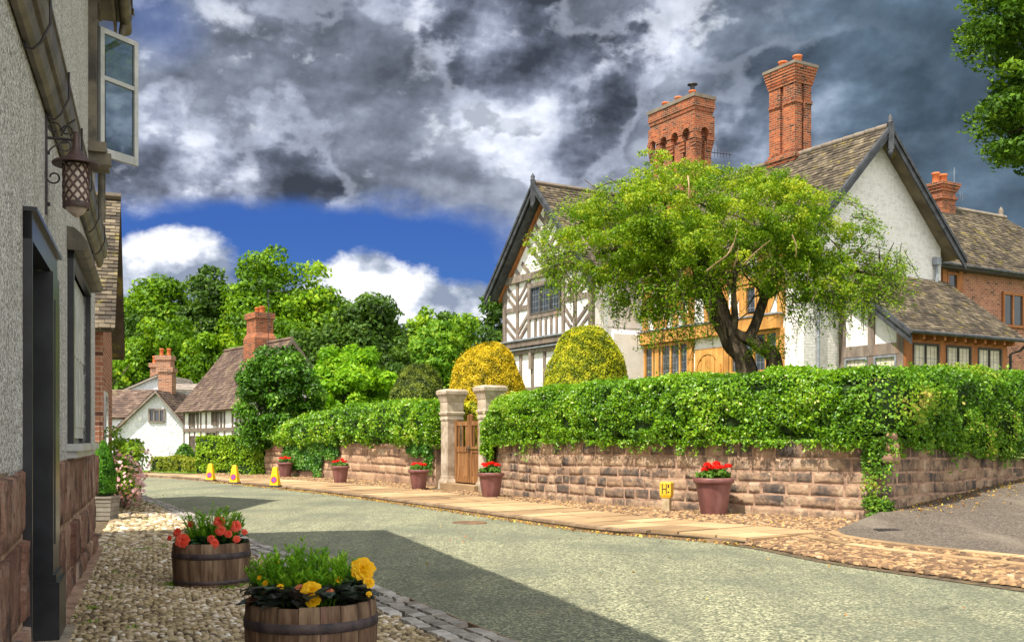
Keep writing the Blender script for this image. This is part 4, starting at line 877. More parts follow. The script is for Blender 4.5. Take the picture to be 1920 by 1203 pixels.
def shoots(mb, c, R_, n, h0, h1, size, rg, nl=26, spread=.5, stemmat=1):
    """upright heather-like shoots with short needles"""
    for _ in range(n):
        tn_ = rg.normal(0, .13)
        a, q = rg.uniform(0, 6.28), R_ * math.sqrt(rg.uniform()); s = Vector((c[0] + math.cos(a) * q, c[1] + math.sin(a) * q * .8, c[2])); h = rg.uniform(h0, h1) * (1 - .3 * q / R_)
        lean = Vector((math.cos(a) * spread * q / R_ + rg.normal(0, .12), math.sin(a) * spread * q / R_ + rg.normal(0, .12), 1)).normalized(); e = s + lean * h
        mb.tube([s, (s + e) / 2 + Vector((0, 0, .01)), e], [.004, .003, .0015], 4, stemmat, cap=False)
        tt = rg.uniform(.12, 1, nl); P = np.array([s.lerp(e, t) for t in tt]); th = rg.uniform(0, 6.28, nl); out = np.stack([np.cos(th), np.sin(th), np.full(nl, .9)], 1); out /= np.linalg.norm(out, axis=1)[:, None]
        sz = size * rg.uniform(.7, 1.3, nl)[:, None]; side = np.cross(out, [0, 0, 1.]); side /= np.linalg.norm(side, axis=1)[:, None]
        V_ = np.stack([P, P + out * sz * .5 + side * sz * .12, P + out * sz, P + out * sz * .5 - side * sz * .12], 1).reshape(-1, 3)
        mb.add(V_, np.arange(nl)[:, None] * 4 + [[0, 1, 2, 3]], 0, np.clip(.22 + tn_ + tt * .55 + rg.normal(0, .14, nl), 0, 1))
def broad_leaf(mb, p, dirv, L, w, mat, rg, tone=.5, cup=.25):
    """one broad lobed leaf with a midrib fold"""
    d = Vector(dirv).normalized(); s = d.cross(Vector((0, 0, 1))); s = s if s.length > .1 else Vector((1, 0, 0)); s.normalize(); n = s.cross(d); rows = []
    prof = [0, .75, 1, .92, .8, .5, .0]
    for i, k in enumerate(prof):
        t = i / 6; c = Vector(p) + d * L * t - n * 0 + Vector((0, 0, -L * .35 * t * t)); j = 1 + rg.uniform(-.18, .18)
        rows.append([tuple(c + s * w * k * u * j + n * (abs(u) * w * cup + rg.uniform(-.003, .003))) for u in (-1, -.5, 0, .5, 1)])
    mb.grid(rows, mat, min(1, max(0, tone + rg.normal(0, .15))), True)
def double_flower(mb, c, r, facing, mat, rg, rings=5):
    """a full rosette: rings of rounded petals closing towards the middle"""
    f = Vector(facing).normalized(); a = f.cross(Vector((0, 0, 1))); a = a if a.length > .1 else Vector((1, 0, 0)); a.normalize(); b = f.cross(a)
    for k in range(rings):
        q = 1 - k / rings; m_ = max(3, int(8 * q) + 2)
        for j in range(m_):
            th = 2 * math.pi * (j + .5 * (k % 2)) / m_ + rg.uniform(-.15, .15); rad = (a * math.cos(th) + b * math.sin(th)); tan = f.cross(rad)
            lift = .15 + .85 * (1 - q); L = r * (.35 + .65 * q) * rg.uniform(.88, 1.08); w = L * .62; rows = []
            for t in (0, .35, .7, .95, 1.05):
                out = Vector(c) + rad * L * t * (1 - lift * .6) + f * (L * t * lift + r * .22 * (1 - q) + r * .12 * math.sin(t * 2.6)); ww = w * (.25 + 1.1 * math.sin(min(1, t) * 2.2))
                rows.append([tuple(out + tan * ww * u + f * (-abs(u) ** 2 * r * .10 + rg.uniform(-.02, .02) * r)) for u in (-1, -.4, .4, 1)])
            mb.grid(rows, mat, min(1, max(0, .35 + .5 * (1 - q) * 0 + rg.uniform(0, .5))), True)
rg = np.random.default_rng(21)
# far barrel: coral begonias
S1 = 1.36; c1 = (-2.86, 9.9, .085)
t1 = barrel('barrel_planter', c1, .356, .40, 'weathered half-barrel with coral-red begonias, the farther one of the two', 3)
zt = .085 + .40
mb = MB(); shoots(mb, (c1[0] + .0, c1[1] + .02, zt - .04), .21, 110, .14, .44, .048, rg, 44); mb.build('heather', [M['needle'], M['needle']], t1)
mb = MB()
for k in range(90):
    a = rg.uniform(0, 6.28); q = rg.uniform(.08, .29); p = (c1[0] + math.cos(a) * q, c1[1] + math.sin(a) * q, zt - .02 + rg.uniform(0, .06)); broad_leaf(mb, p, (math.cos(a), math.sin(a), rg.uniform(.1, .8)), rg.uniform(.08, .12), rg.uniform(.04, .06), 0, rg)
mb.build('leaves', M['begonia'], t1)
for (dx, dy, dzz, rr, fx) in ((-.125, -.24, .03, .055, -.1), (-.20, -.12, .075, .036, -.4), (-.26, -.1, .035, .022, -.5), (-.14, -.02, .125, .026, -.2), (.085, -.10, .145, .046, .0), (.10, -.13, .09, .040, .1), (.19, -.08, .115, .044, .3), (.15, -.12, .065, .032, .1), (.21, -.13, .03, .030, .3), (.085, -.23, .01, .036, 0), (.055, -.20, .04, .030, 0), (.235, -.02, .07, .025, .5)):
    mb = MB(); double_flower(mb, (c1[0] + dx * S1, c1[1] + dy * S1, zt + dzz * S1), rr * .8 * S1, (fx, -1, .35), 0, rg, 3); mb.build('flower', M['petal_coral'], t1)
# near barrel: yellow begonias
S2 = 1.42; c2 = (-1.195, 6.2, .085)
t2 = barrel('barrel_planter', c2, .385, .42, 'weathered half-barrel with yellow begonias, the nearer one of the two', 5)
zt = .085 + .42
mb = MB(); shoots(mb, (c2[0] - .04, c2[1] + .06, zt - .03), .25, 210, .14, .40, .048, rg, 46)
shoots(mb, (c2[0] - .24, c2[1] + .0, zt - .03), .08, 40, .18, .36, .038, rg, 28)
mb.build('heather', [M['needle'], M['needle']], t2)
mb = MB()
for k in range(230):
    a = rg.uniform(0, 6.28); q = rg.uniform(.12, .335); p = (c2[0] + math.cos(a) * q, c2[1] + math.sin(a) * q, zt - .01 + rg.uniform(0, .10)); broad_leaf(mb, p, (math.cos(a) + rg.normal(0, .4), math.sin(a) + rg.normal(0, .4), rg.uniform(.1, 1.1)), rg.uniform(.08, .14), rg.uniform(.036, .065), 0, rg, rg.uniform(.1, .8))
mb.build('leaves', M['dark_leaf'], t2)
for (dx, dy, dzz, rr, fx) in ((.035, -.185, .06, .033, .0), (.04, -.18, .022, .026, .0), (.215, -.01, .125, .042, .15), (.245, -.04, .075, .020, .5), (.13, -.1, .095, .011, 0), (-.17, -.1, .08, .010, -.2), (-.1, -.14, .07, .012, 0), (-.2, -.08, .10, .008, -.2), (.255, -.1, .035, .010, .4), (-.145, .0, .15, .009, 0)):
    mb = MB(); double_flower(mb, (c2[0] + dx * S2, c2[1] + dy * S2, zt + dzz * S2), rr * 1.12 * S2, (fx, -.9, .55), 0, rg, 6 if rr > .04 else 3); mb.build('flower', M['petal_yellow'], t2)
for (dx, dy, dzz) in ((-.015, -.16, .07), (.10, -.16, .055)):
    mb = MB(); double_flower(mb, (c2[0] + dx * S2, c2[1] + dy * S2, zt + dzz * S2), .028, (0, -.3, 1), 0, rg, 3); mb.build('bud', M['petal_bud'], t2)

# weeds and moss at the foot of the barrels and along the wall
mb = MB(); P = []
for (bx0, by0, br0) in ((c1[0], c1[1], .37), (c2[0], c2[1], .40)):
    for _ in range(14):
        a = rg.uniform(0, 6.28); k = int(rg.integers(10, 34)); P.append(np.column_stack([bx0 + math.cos(a) * br0 + rg.normal(0, .035, k), by0 + math.sin(a) * br0 + rg.normal(0, .03, k), np.full(k, .10)]))
for _ in range(70):
    z = rg.uniform(6, 26); w = bwall(z); k = int(rg.integers(6, 22)); P.append(np.column_stack([w[0] + abs(rg.normal(.1, .5)) + rg.normal(0, .03, k), w[1] + rg.normal(0, .04, k), np.full(k, .10)]))
P = np.concatenate(P); leaves(mb, P, np.column_stack([rg.normal(0, .6, len(P)), np.full(len(P), -.8), np.full(len(P), .5)]), .04, 0, rg=rg, aspect=.3, droop=-1.2)
mb.build('weeds', M['grassblade'], kind='stuff', label='small green weeds growing between the cobbles', cat='weeds')
# terracotta pots with scarlet geraniums
def pot_thing(c, label, seed, sc_=1.):
    rg = np.random.default_rng(seed); t = thing('geranium_pot', c, label, 'flower pot', 'plum terracotta pots of red geraniums along the wall')
    mb = MB(); mb.lathe([(.001, .01), (.185, .0), (.19, .012), (.225, .22), (.258, .44), (.262, .455), (.292, .462), (.302, .48), (.300, .53), (.288, .545), (.268, .54), (.262, .50), (.250, .40)], c, 40); p = mb.build('pot', M['plum'], t)
    mb = MB(); mb.lathe([(.258, .47), (.001, .49)], c, 20); mb.build('soil', M['soil'], t)
    mb = MB()
    for k in range(26):
        a, q = rg.uniform(0, 6.28), .23 * math.sqrt(rg.uniform()); blob_leaves(mb, (c[0] + math.cos(a) * q, c[1] + math.sin(a) * q, c[2] + .55 + .08 * (1 - q / .23) + rg.uniform(-.02, .04)), .075, 34, .05, 0, .5 + rg.normal(0, .15), .8, rg=rg, aspect=.95)
    mb.build('leaves', M['geranium'], t); n = 7
    for k in range(n):
        x = -.2 + .4 * (k + .5) / n + rg.uniform(-.03, .03); y = rg.uniform(-.15, .12); z = .705 + rg.uniform(-.05, .03) + (.02 if abs(x) < .1 else 0)
        mb = MB(); cc = (c[0] + x, c[1] + y, c[2] + z); mb.tube([(cc[0] * .3 + c[0] * .7, cc[1] * .3 + c[1] * .7, c[2] + .5), cc], .004, 4, 1, .5); d = sph(70, rg); d[:, 2] = np.abs(d[:, 2]) * .8 - .15
        leaves(mb, np.array(cc) + d * .055, d, .036, 0, rg.uniform(0, 1, 70), rg=rg, aspect=.9, tilt=.3); mb.build('flower_head', [M['petal_red'], M['geranium']], t)
    t.scale = (sc_, sc_, sc_); return t
for (x, y, s, lab) in ((1342, 965, 1.24, 'plum clay pot of red geraniums standing nearest the driveway corner'), (920, 932, 1.08, 'plum clay pot of red geraniums right of the garden gate'),
                       (784, 917, 1, 'plum clay pot of red geraniums just left of the gate pillars'), (636, 905, 1, 'plum clay pot of red geraniums against the ivy-draped part of the wall'),
                       (533, 894, 1, 'plum clay pot of red geraniums farthest off, by the end of the stone wall')):
    g_ = gp(x, y, .09); g_ = (g_[0], g_[1] + .2); pot_thing((g_[0], g_[1], .09), lab, int(x), s)
# square wooden planter with clipped conifer cone
cx, cy = -6.98, 17.75; t = thing('conifer_planter', (cx, cy, .09), 'grey wooden tub holding a narrow clipped green conifer by the brick house', 'planter')
mb = MB(); rd = random.Random(4)
for k in range(5):
    z0, z1 = .10 + k * .075, .17 + k * .075; w = .19 + .006 * k
    mb.box(cx - w, cx + w, cy - w, cy - w + .025, z0, z1, 0, rd.random()); mb.box(cx - w, cx + w, cy + w - .025, cy + w, z0, z1, 0, rd.random())
    mb.box(cx - w + .001, cx - w + .025, cy - w + .026, cy + w - .026, z0, z1, 0, rd.random()); mb.box(cx + w - .025, cx + w - .001, cy - w + .026, cy + w - .026, z0, z1, 0, rd.random())
mb.box(cx - .23, cx + .23, cy - .23, cy + .23, .47, .50, 0); mb.build('tub', M['wood_grey'], t)
mb = MB(); mb.lathe([(.18, .505), (.001, .52)], (cx, cy, 0), 12); mb.build('soil', M['soil'], t)
mb = MB(); rg = np.random.default_rng(8); n = 5200; v = rg.uniform(0, 1, n); th = rg.uniform(0, 6.28, n); rr = .215 * np.cos(v ** 1.5 * math.pi / 2) ** .7 * (1 + rg.uniform(-.12, .04, n)); z = .56 + v * .88
nz = [mnoise.noise(Vector((math.cos(a) * 1.5, math.sin(a) * 1.5, zz * 6))) for a, zz in zip(th, z)]
leaves(mb, np.stack([cx + np.cos(th) * rr, cy + np.sin(th) * rr, z], 1), np.stack([np.cos(th), np.sin(th), np.full(n, .3)], 1), .045, 0, .5 + np.array(nz) * .7 + rg.normal(0, .12, n), rg=rg, aspect=.4)
mb.lathe([(.17, .52)] + [(.19 * math.cos(v ** 1.5 * math.pi / 2) ** .7 + .001, .56 + v * .84) for v in np.linspace(0, 1, 10)], (cx, cy, 0), 14, 1); mb.build('conifer', [M['conifer'], M['core']], t)
# pink rambling rose at the foot of the brick house
t = thing('rose_bush', (-7.6, 20.6, .08), 'loose rambling bush with pale pink flowers against the brick house', 'rose bush'); mb = MB(); st = MB(); fl = MB()
for k in range(46):
    f = rg.uniform(); p = (-7.10 - 1.15 * f + rg.normal(0, .12), 18.9 + 3.4 * f, .30 + 1.05 * rg.uniform() ** 1.1 + (.25 if f < .4 else 0)); blob_leaves(mb, p, .23, 90, .075, 0, .5 + rg.normal(0, .2), .8, rg=rg)
    if k % 2 == 0: st.tube([(p[0] - .2, p[1], .05), (p[0] - .1, p[1] + .05, p[2] * .6), p], [.015, .01, .005], 5)
    if p[2] < 1.1:
        d = sph(26, rg); leaves(fl, np.array(p) + d * .25 + [.1, -.1, 0], d + [0, -.6, .2], .075, 0, rg=rg, aspect=.9)
mb.build('foliage', M['lime_tree2'], t); st.build('stems', M['bark'], t); fl.build('blossom', M['petal_pink'], t)
# no-waiting cones
def cone(c, label, rz=0.):
    t = thing('parking_cone', c, label, 'traffic cone', 'yellow no-waiting cones along the kerb'); x, y, z = c
    mb = MB(); mb.hexa([(x - .16, y - .14, z), (x + .16, y - .14, z), (x + .16, y + .14, z), (x - .16, y + .14, z), (x - .145, y - .125, z + .045), (x + .145, y - .125, z + .045), (x + .145, y + .125, z + .045), (x - .145, y + .125, z + .045)]); mb.build('base', M['rubber'], t)
    mb = MB(); mb.hexa([(x - .135, y - .10, z + .045), (x + .135, y - .10, z + .045), (x + .135, y + .10, z + .045), (x - .135, y + .10, z + .045), (x - .066, y - .04, z + .56), (x + .066, y - .04, z + .56), (x + .066, y + .04, z + .56), (x - .066, y + .04, z + .56)])
    mb.hexa([(x - .05, y - .03, z + .56), (x + .05, y - .03, z + .56), (x + .05, y + .03, z + .56), (x - .05, y + .03, z + .56), (x - .04, y - .02, z + .58), (x + .04, y - .02, z + .58), (x + .04, y + .02, z + .58), (x - .04, y + .02, z + .58)]); mb.build('body', M['cone'], t)
    yy = lambda zz: y - .10 + .06 * (zz - .045) / .515 - .004
    def disc(mb, r, off, mat): 
        n = 20; mb.poly([(x + math.cos(a) * r, yy(.2 + math.sin(a) * r) - off, z + .2 + math.sin(a) * r) for a in np.linspace(0, 2 * math.pi, n, endpoint=False)], mat)
    mb = MB(); disc(mb, .094, 0.002, 0); disc(mb, .066, .006, 1); q = .07; mb.poly([(x - q * .78, yy(.2 + q * .6) - .010, z + .2 + q * .78), (x - q * .6, yy(.2 + q * .8) - .010, z + .2 + q), (x + q * .85, yy(.2 - q * .6) - .010, z + .2 - q * .7), (x + q * .65, yy(.2 - q * .8) - .010, z + .2 - q * .92)], 0); mb.build('roundel', [M['red'], M['blue']], t)
    if rz:
        from mathutils import Matrix
        t.rotation_euler = (0, 0, rz)
for (x, y, lab) in ((516, 912, 'yellow no-waiting cone nearest the flower pot'), (440, 906, 'yellow no-waiting cone in the middle of the three'), (395, 901.5, 'yellow no-waiting cone farthest along the kerb')):
    g_ = gp(x, y, .10); cone((g_[0], g_[1], .104), lab, R(-14))
# yellow hydrant marker post
gx, gy = gp(1250, 957, .09); t = thing('hydrant_marker', (gx, gy, .08), 'short stone post with yellow H hydrant plate against the wall', 'hydrant sign')
rz = R(-32); cs, sn = math.cos(rz), math.sin(rz)
HFc = Face((gx, gy), (cs, sn), (sn, -cs))
mb = MB(); rect(mb, HFc, -.075, .075, 0, .36, -.06, .05); mb.build('post', M['concrete'], t)
mb = MB(); q0 = [HFc.p(a, b, c_) for a, b, c_ in ((-.09, .34, -.06), (.09, .34, -.06), (.09, .34, .055), (-.09, .34, .055))]; q1 = [HFc.p(a, b, c_) for a, b, c_ in ((-.115, .40, -.07), (.115, .40, -.07), (.115, .40, .07), (-.115, .40, .07))]; q2 = [HFc.p(a, b, c_) for a, b, c_ in ((-.115, .63, -.07), (.115, .63, -.07), (.115, .63, .07), (-.115, .63, .07))]; q3 = [HFc.p(a, b, c_) for a, b, c_ in ((-.09, .655, -.05), (.09, .655, -.05), (.09, .655, .05), (-.09, .655, .05))]
mb.hexa(q0 + q1); mb.hexa(q1 + q2); mb.hexa(q2 + q3); pl = mb.build('plate', M['yellow'], t)
mb = MB(); rect(mb, HFc, -.07, -.05, .42, .61, .07, .074); rect(mb, HFc, .012, .032, .42, .61, .07, .074); rect(mb, HFc, -.0499, .0119, .505, .523, .07, .0745); rect(mb, HFc, .05, .085, .54, .60, .07, .074); rect(mb, HFc, .05, .085, .44, .47, .07, .074); mb.build('letter', M['ink'], t)

# ---------------------------------------------------------------- stone walls, gate, hedges, ivy
def wz1(t): return 1.42 if t < tcorner + .2 else 1.40 - .05 * (t - tcorner)
t = thing('stone_wall', (*Wr.at(tcorner / 2), .05), 'blackened and tan sandstone block wall under the long privet hedge, turning the corner by the driveway', 'stone wall')
mb = stone_wall(Wr, lambda t: .08 if t < tcorner else dz(*Wr.at(t)) , wz1, 0, tcorner + 9, .225, (.26, .72), 1, 0, 1, None, 12, push=.012, k=3, gap=.014)
mb.build('masonry', [M['stone'], M['mortar']], t)
mb = MB()
for k in range(7):
    c = Wr.at(tcorner); z = .62 + .0 * k
rd = random.Random(3)
for z0, z1, w in ((1.05, 1.24, .17), (1.25, 1.42, .15), (1.43, 1.58, .12)):
    c = Wr.at(tcorner) + np.array([.10, -.02]); mb.lathe([(.001, z0), (w * .9, z0 + .01), (w, (z0 + z1) / 2), (w * .85, z1 - .01), (.001, z1)], (c[0], c[1], 0), 9, 0, rd.random())
mb.build('corner_stone', M['stone_warm'], t)
t = thing('stone_wall', (*Wl.at(Wl.L / 2), .05), 'pinkish sandstone block wall left of the garden gate, half hidden by ivy', 'stone wall')
t0w = 0.0
mb = stone_wall(Wl, lambda t: .07, lambda t: 1.36 if t > 2.2 else 1.42, 2.2, Wl.L - .1, .30, (.45, 1.0), 1, 0, 1, None, 15, push=.018, k=3, gap=.016); mb.build('masonry', [M['stone_warm'], M['mortar']], t)
# brick-topped pier section at its far end
t = thing('brick_wall', (*Wl.at(.8), .05), 'short stretch of banded red brick and stone wall at the far end of the hedge', 'wall')
mb = stone_wall(Wl, lambda t: .07, lambda t: 1.02, -.6, 2.15, .27, (.4, .8), 1, 0, 1, None, 25, push=.04, k=2); mb.build('masonry', [M['stone_warm'], M['mortar']], t)
mb = MB(); a, b = Wl.at(1.2), Wl.at(2.15); nr, _ = Wl.nrm(1.7); f = Face(a, (b - a) / np.linalg.norm(b - a), nr); rect(mb, f, -.3, .95, 1.02, 1.5, -.3, .05); rect(mb, f, -.34, .98, 1.5, 1.56, -.32, .08); rect(mb, f, -1.3, -.301, 1.02, 1.16, -.3, .03); mb.build('brickwork', M['brick_far'], t)

def pillar(c, ang, label, side_tab=False):
    t = thing('gate_pillar', (c[0], c[1], .08), label, 'gate pillar', 'carved stone gate pillars'); d = np.array([math.cos(ang), math.sin(ang)]); n = np.array([d[1], -d[0]]); f = Face(c, d, n)
    def sq(mb, prof, m=0):
        for (w0, z0), (w1, z1) in zip(prof[:-1], prof[1:]):
            if abs(z1 - z0) < 1e-5: z1 = z0 + .002
            mb.hexa([f.p(a * w0, z0, b * w0) for a, b in ((-1, -1), (1, -1), (1, 1), (-1, 1))] + [f.p(a * w1, z1, b * w1) for a, b in ((-1, -1), (1, -1), (1, 1), (-1, 1))], m)
    mb = MB(); sq(mb, [(.30, .05), (.30, .26), (.285, .30), (.255, .36), (.245, .42), (.235, .44), (.235, 2.02)]); s = mb.build('shaft', M['pillar'], t)
    mb = MB(); sq(mb, [(.255, 2.02), (.262, 2.07), (.245, 2.09), (.245, 2.16), (.28, 2.19), (.285, 2.24), (.25, 2.26), (.25, 2.52), (.265, 2.55), (.285, 2.63), (.305, 2.70), (.345, 2.76), (.35, 2.84), (.33, 2.87), (.28, 2.90)]); mb.build('capital', M['pillar'], t)
    return t, f
pa = math.atan2(-2.1, 1.1)
P1 = np.array([-1.72, 29.75]); P2 = np.array([-.58, 27.6])
pillar(P1, pa, 'carved stone gate pillar on the left of the wooden gate')
tp, fp = pillar(P2, pa, 'carved stone gate pillar on the right of the wooden gate, ivy climbing it')
mb = MB(); mb.lathe([(.03, 0), (.09, 0)], (0, 0, 0), 4) if False else None
c = fp.p(0, 1.85, .24); mb.tube([fp.p(0, 1.85, .236), fp.p(0, 1.85, .26)], .07, 18); mb.build('round_plaque', M['lead'], tp)
dg = (P2 - P1) / np.linalg.norm(P2 - P1); ng = np.array([dg[1], -dg[0]]); G = Face(P1 + dg * .25, dg, ng); gw = np.linalg.norm(P2 - P1) - .5
t = thing('garden_gate', G.p(gw / 2, .25), 'double wooden garden gate with slatted tops between the stone pillars', 'gate')
for k in range(2):
    a, b = (0.01, gw / 2 - .012) if k == 0 else (gw / 2 + .012, gw - .01)
    mb = MB(); st = .13; hh = lambda u: 2.02 + .16 * (1 - abs(u - gw / 2) / (gw / 2)) ** 2
    for q0, q1 in ((a, a + st), (b - st, b)):
        mb.hexa([G.p(q0, .28, -.03), G.p(q1, .28, -.03), G.p(q1, .28, .03), G.p(q0, .28, .03), G.p(q0, hh(q0), -.03), G.p(q1, hh(q1), -.03), G.p(q1, hh(q1), .03), G.p(q0, hh(q0), .03)], 0, .3)
    for z0, z1 in ((.28, .46), (1.12, 1.28), (1.86, 1.98)): rect(mb, G, a + st, b - st, z0, z1, -.027, .027, 0, .6)
    gl_ = mb.build('gate_leaf', M['gate'], t)
    mb = MB(); n = 4
    for j in range(n):
        u0_, u1_ = a + st + (b - a - 2 * st) * j / n + .004, a + st + (b - a - 2 * st) * (j + 1) / n - .004; rect(mb, G, u0_, u1_, .46, 1.12, -.012, .010, 0, random.random())
    mb.build('panel', M['gate'], gl_); mb = MB()
    for j in range(3):
        uc = a + st + (b - a - 2 * st) * (j + .5) / 3; rect(mb, G, uc - .035, uc + .035, 1.28, 1.86, -.012, .012, 0, random.random())
    mb.build('slats', M['gate'], gl_)
    mb = MB(); u_ = gw / 2 + (-.07 if k == 0 else .07); mb.tube([G.p(u_, 1.13, .03), G.p(u_, 1.13, .075), G.p(u_, 1.27, .075), G.p(u_, 1.27, .03)], .012, 6); mb.build('handle', M['iron'], gl_)
mb = MB(); rect(mb, G, -.15, gw + .15, .05, .24, -.25, .42, 0); mb.build('gate_step', M['flag'], label='worn orange stone step under the wooden gate', cat='step')

# the long privet hedge
def hp_(t):
    f = min(1, t / .9); f = f ** .5
    top = np.interp(t, [0, 1.2, 4, 8, tcorner, tcorner + 4, tcorner + 9], [2.36, 2.56, 2.66, 2.73, 2.70, 2.76, 3.0]) - (1 - f) * .55
    o = .16 + .10 * math.sin(t * 1.1) * .5 + (.06 if t > tcorner - 1 else 0); b = (1.36 if t < tcorner + .3 else wz1(t) - .03) + .16 * mnoise.noise(Vector((t * .9, 3, 0))) + .05 * math.sin(t * 4.3); w = 1.15
    return [(o - .02, b), (o + .10, b + .25), (o + .12, top - .35), (o - .02, top - .08), (o - .25, top), (-w + .2, top + .02), (-w, top - .2), (-w, b)]
mb = MB(); rs = sub(Wr, 0.1, tcorner + 8.5); pr2 = lambda t: hp_(t + .1)
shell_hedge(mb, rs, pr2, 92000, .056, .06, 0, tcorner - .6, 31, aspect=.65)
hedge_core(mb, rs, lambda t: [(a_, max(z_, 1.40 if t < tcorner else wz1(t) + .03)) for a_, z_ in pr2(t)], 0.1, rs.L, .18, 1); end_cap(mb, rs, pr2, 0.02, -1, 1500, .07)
n0 = len(mb.V)
m2 = MB(); shell_hedge(m2, rs, pr2, 48000, .062, .09, tcorner - .9, rs.L, 33, aspect=.65)
for v, f_, m_, s_, r_ in zip(m2.V, m2.Fs, m2.M, m2.S, m2.Rn): mb.add(v, f_, 2, r_)
# sprigs hanging over the coping
rg = np.random.default_rng(40)
for _ in range(300):
    tt = rg.uniform(.3, rs.L - .5); nr, _d = rs.nrm(tt); c = rs.at(tt) + nr * rg.uniform(.08, .22); L = abs(rg.normal(0, .16)) + .03; warm = 2 if tt > tcorner - 1 else 0
    big = mnoise.noise(Vector((tt * 1.4, 0, 2))) > .12
    L = L * (1.5 if big else .6); k = int(8 + L * 70); z = rg.uniform(0, 1, k) * L
    leaves(mb, np.stack([c[0] + rg.normal(0, .05, k), c[1] + rg.normal(0, .05, k), (1.46 if tt < tcorner else wz1(tt) + .06) - z], 1), np.tile([nr[0], nr[1], .3], (k, 1)), .062, warm, .5 + rg.normal(0, .2, k), rg=rg, droop=.8)
mb.build('privet_hedge', [M['hedge'], M['core'], M['hedge_warm']], label='long glossy green privet hedge on top of the sandstone wall, right of the gate', cat='hedge', origin=(*Wr.at(tcorner / 2), 1.4))
# ivy strand climbing the corner and a column by the gate
def ivy_patch(mb, path, regs, size, mat=0, seed=0, off=.05, side=1):
    rg = np.random.default_rng(seed)
    for (ta, tb, za, zb, n) in regs:
        T = rg.uniform(ta, tb, n); Zv = rg.uniform(za, zb, n); P = []; NN = []; r_ = []
        for a, z in zip(T, Zv):
            e = mnoise.noise(Vector((a * 2.2, z * 2.2, seed))); u = (a - ta) / (tb - ta); v = (z - za) / (zb - za)
            if min(u, 1 - u) * (tb - ta) < .10 * (1 + 3 * e) and rg.uniform() < .7: continue
            if v < .15 and e < 0: continue
            nr, _d = path.nrm(a, side); c = path.at(a) + nr * (off + rg.uniform(0, .09) + .05 * e); P.append((*c, z)); NN.append((*nr, .3)); r_.append(.5 + e * .5 + rg.normal(0, .16))
        leaves(mb, P, NN, size, mat, np.array(r_), rg=rg, aspect=.85, droop=.5)
mb = MB(); ivy_patch(mb, Wr, [(tcorner - .36, tcorner + .04, .12, 1.5, 1500), (tcorner - .30, tcorner + .16, .08, .45, 500), (tcorner - .1, tcorner + .7, 1.15, 1.5, 500)], .055, 0, 50); mb.build('ivy', M['ivy_warm'], label='narrow strand of ivy running down the corner of the sandstone wall', cat='ivy')
mb = MB(); ivy_patch(mb, Wr, [(-.25, .75, 1.0, 2.1, 1800), (-.2, .45, .75, 1.3, 500)], .065, 0, 52, off=.12)
rg = np.random.default_rng(53)
for k in range(26): 
    f = rg.uniform(); c = fp.p(.1 + f * .35, 1.45 + rg.uniform(-.35, .45) , .2 + f * .15); blob_leaves(mb, c, .16, 70, .07, 0, .55, rg=rg)
mb.build('ivy', M['hedge'], label='leafy green ivy tumbling beside the right gate pillar above a flower pot', cat='ivy')
# hedge and ivy left of the gate
t_ = lambda x, y: near_t(Wl, x, y)
def hl_(t):
    top = np.interp(t, [0, 1.2, 2.6, 4, 6, 9, Wl.L], [1.95, 2.0, 2.15, 2.42, 2.64, 2.74, 2.60]); b = np.interp(t, [0, 2.5, 3.2, 4.6, Wl.L], [1.45, 1.2, 1.22, 1.30, 1.28]) + .08 * math.sin(t * 2.7)
    return [(.16, b), (.36, b + .3), (.38, top - .5), (.2, top - .12), (-.1, top), (-1.2, top), (-1.4, top - .3), (-1.4, b)]
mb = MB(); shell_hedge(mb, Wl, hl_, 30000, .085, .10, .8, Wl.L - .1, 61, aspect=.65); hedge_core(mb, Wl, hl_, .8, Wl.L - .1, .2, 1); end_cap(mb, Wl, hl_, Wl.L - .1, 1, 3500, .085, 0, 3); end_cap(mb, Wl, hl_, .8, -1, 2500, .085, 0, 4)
m2 = MB()
mb.build('rounded_hedge', [M['hedge'], M['core']], label='rounded clipped green hedge on the wall left of the gate', cat='hedge', origin=(*Wl.at(Wl.L / 2), 1.4))
mb = MB(); ivy_patch(mb, Wl, [(2.3, 5.2, .12, 1.7, 7500), (5.1, 6.2, .75, 1.6, 1500), (Wl.L - 2.2, Wl.L - .3, .95, 1.6, 2200), (Wl.L - .8, Wl.L - .1, .45, 1.2, 500)], .085, 0, 64, off=.08); mb.build('ivy', M['ivy'], label='curtain of ivy hanging down the pink stone wall left of the gate', cat='ivy', origin=(*Wl.at(4), .1))

# ---------------------------------------------------------------- the half-timbered manor
PX, PY = 3.02, 38.0; bx_, ax_ = np.array([.860, .511]), np.array([-.511, .860])
def H(s, t, z): return (PX + bx_[0] * s + ax_[0] * t, PY + bx_[1] * s + ax_[1] * t, z)
def H2(s, t): return np.array(H(s, t, 0)[:2])
man = thing('manor_house', H(4, 0, 1.6), 'large black-and-white timber-framed house with tall ornate brick chimneys behind the hedge', 'house')
GZ = 1.2
FA = Face(H2(0, 6.57), -ax_, -bx_)            # left gable front, u runs left to right
FS = Face(H2(0, 0), bx_, -ax_)                # plain side wall of the left wing
FB = Face(H2(2.05, 0), -ax_, -bx_)            # long side of the right wing (u from its far end to the near corner, 8.2 m)
FG = Face(H2(2.05, -8.2), bx_, -ax_)          # right gable, width 6.5
def gable_poly(mb, f, w, z0, ze, zr, h, mat=0, th=.3):
    a = [f.p(0, z0, h), f.p(w, z0, h), f.p(w, ze, h), f.p(w / 2, zr, h), f.p(0, ze, h)]; b = [f.p(0, z0, h - th), f.p(w, z0, h - th), f.p(w, ze, h - th), f.p(w / 2, zr, h - th), f.p(0, ze, h - th)]
    mb.poly(a, mat); mb.poly(b[::-1], mat)
    for i in range(5): j = (i + 1) % 5; mb.quad(a[j], a[i], b[i], b[j], mat)
PL = 8.0; RZ = 11.45
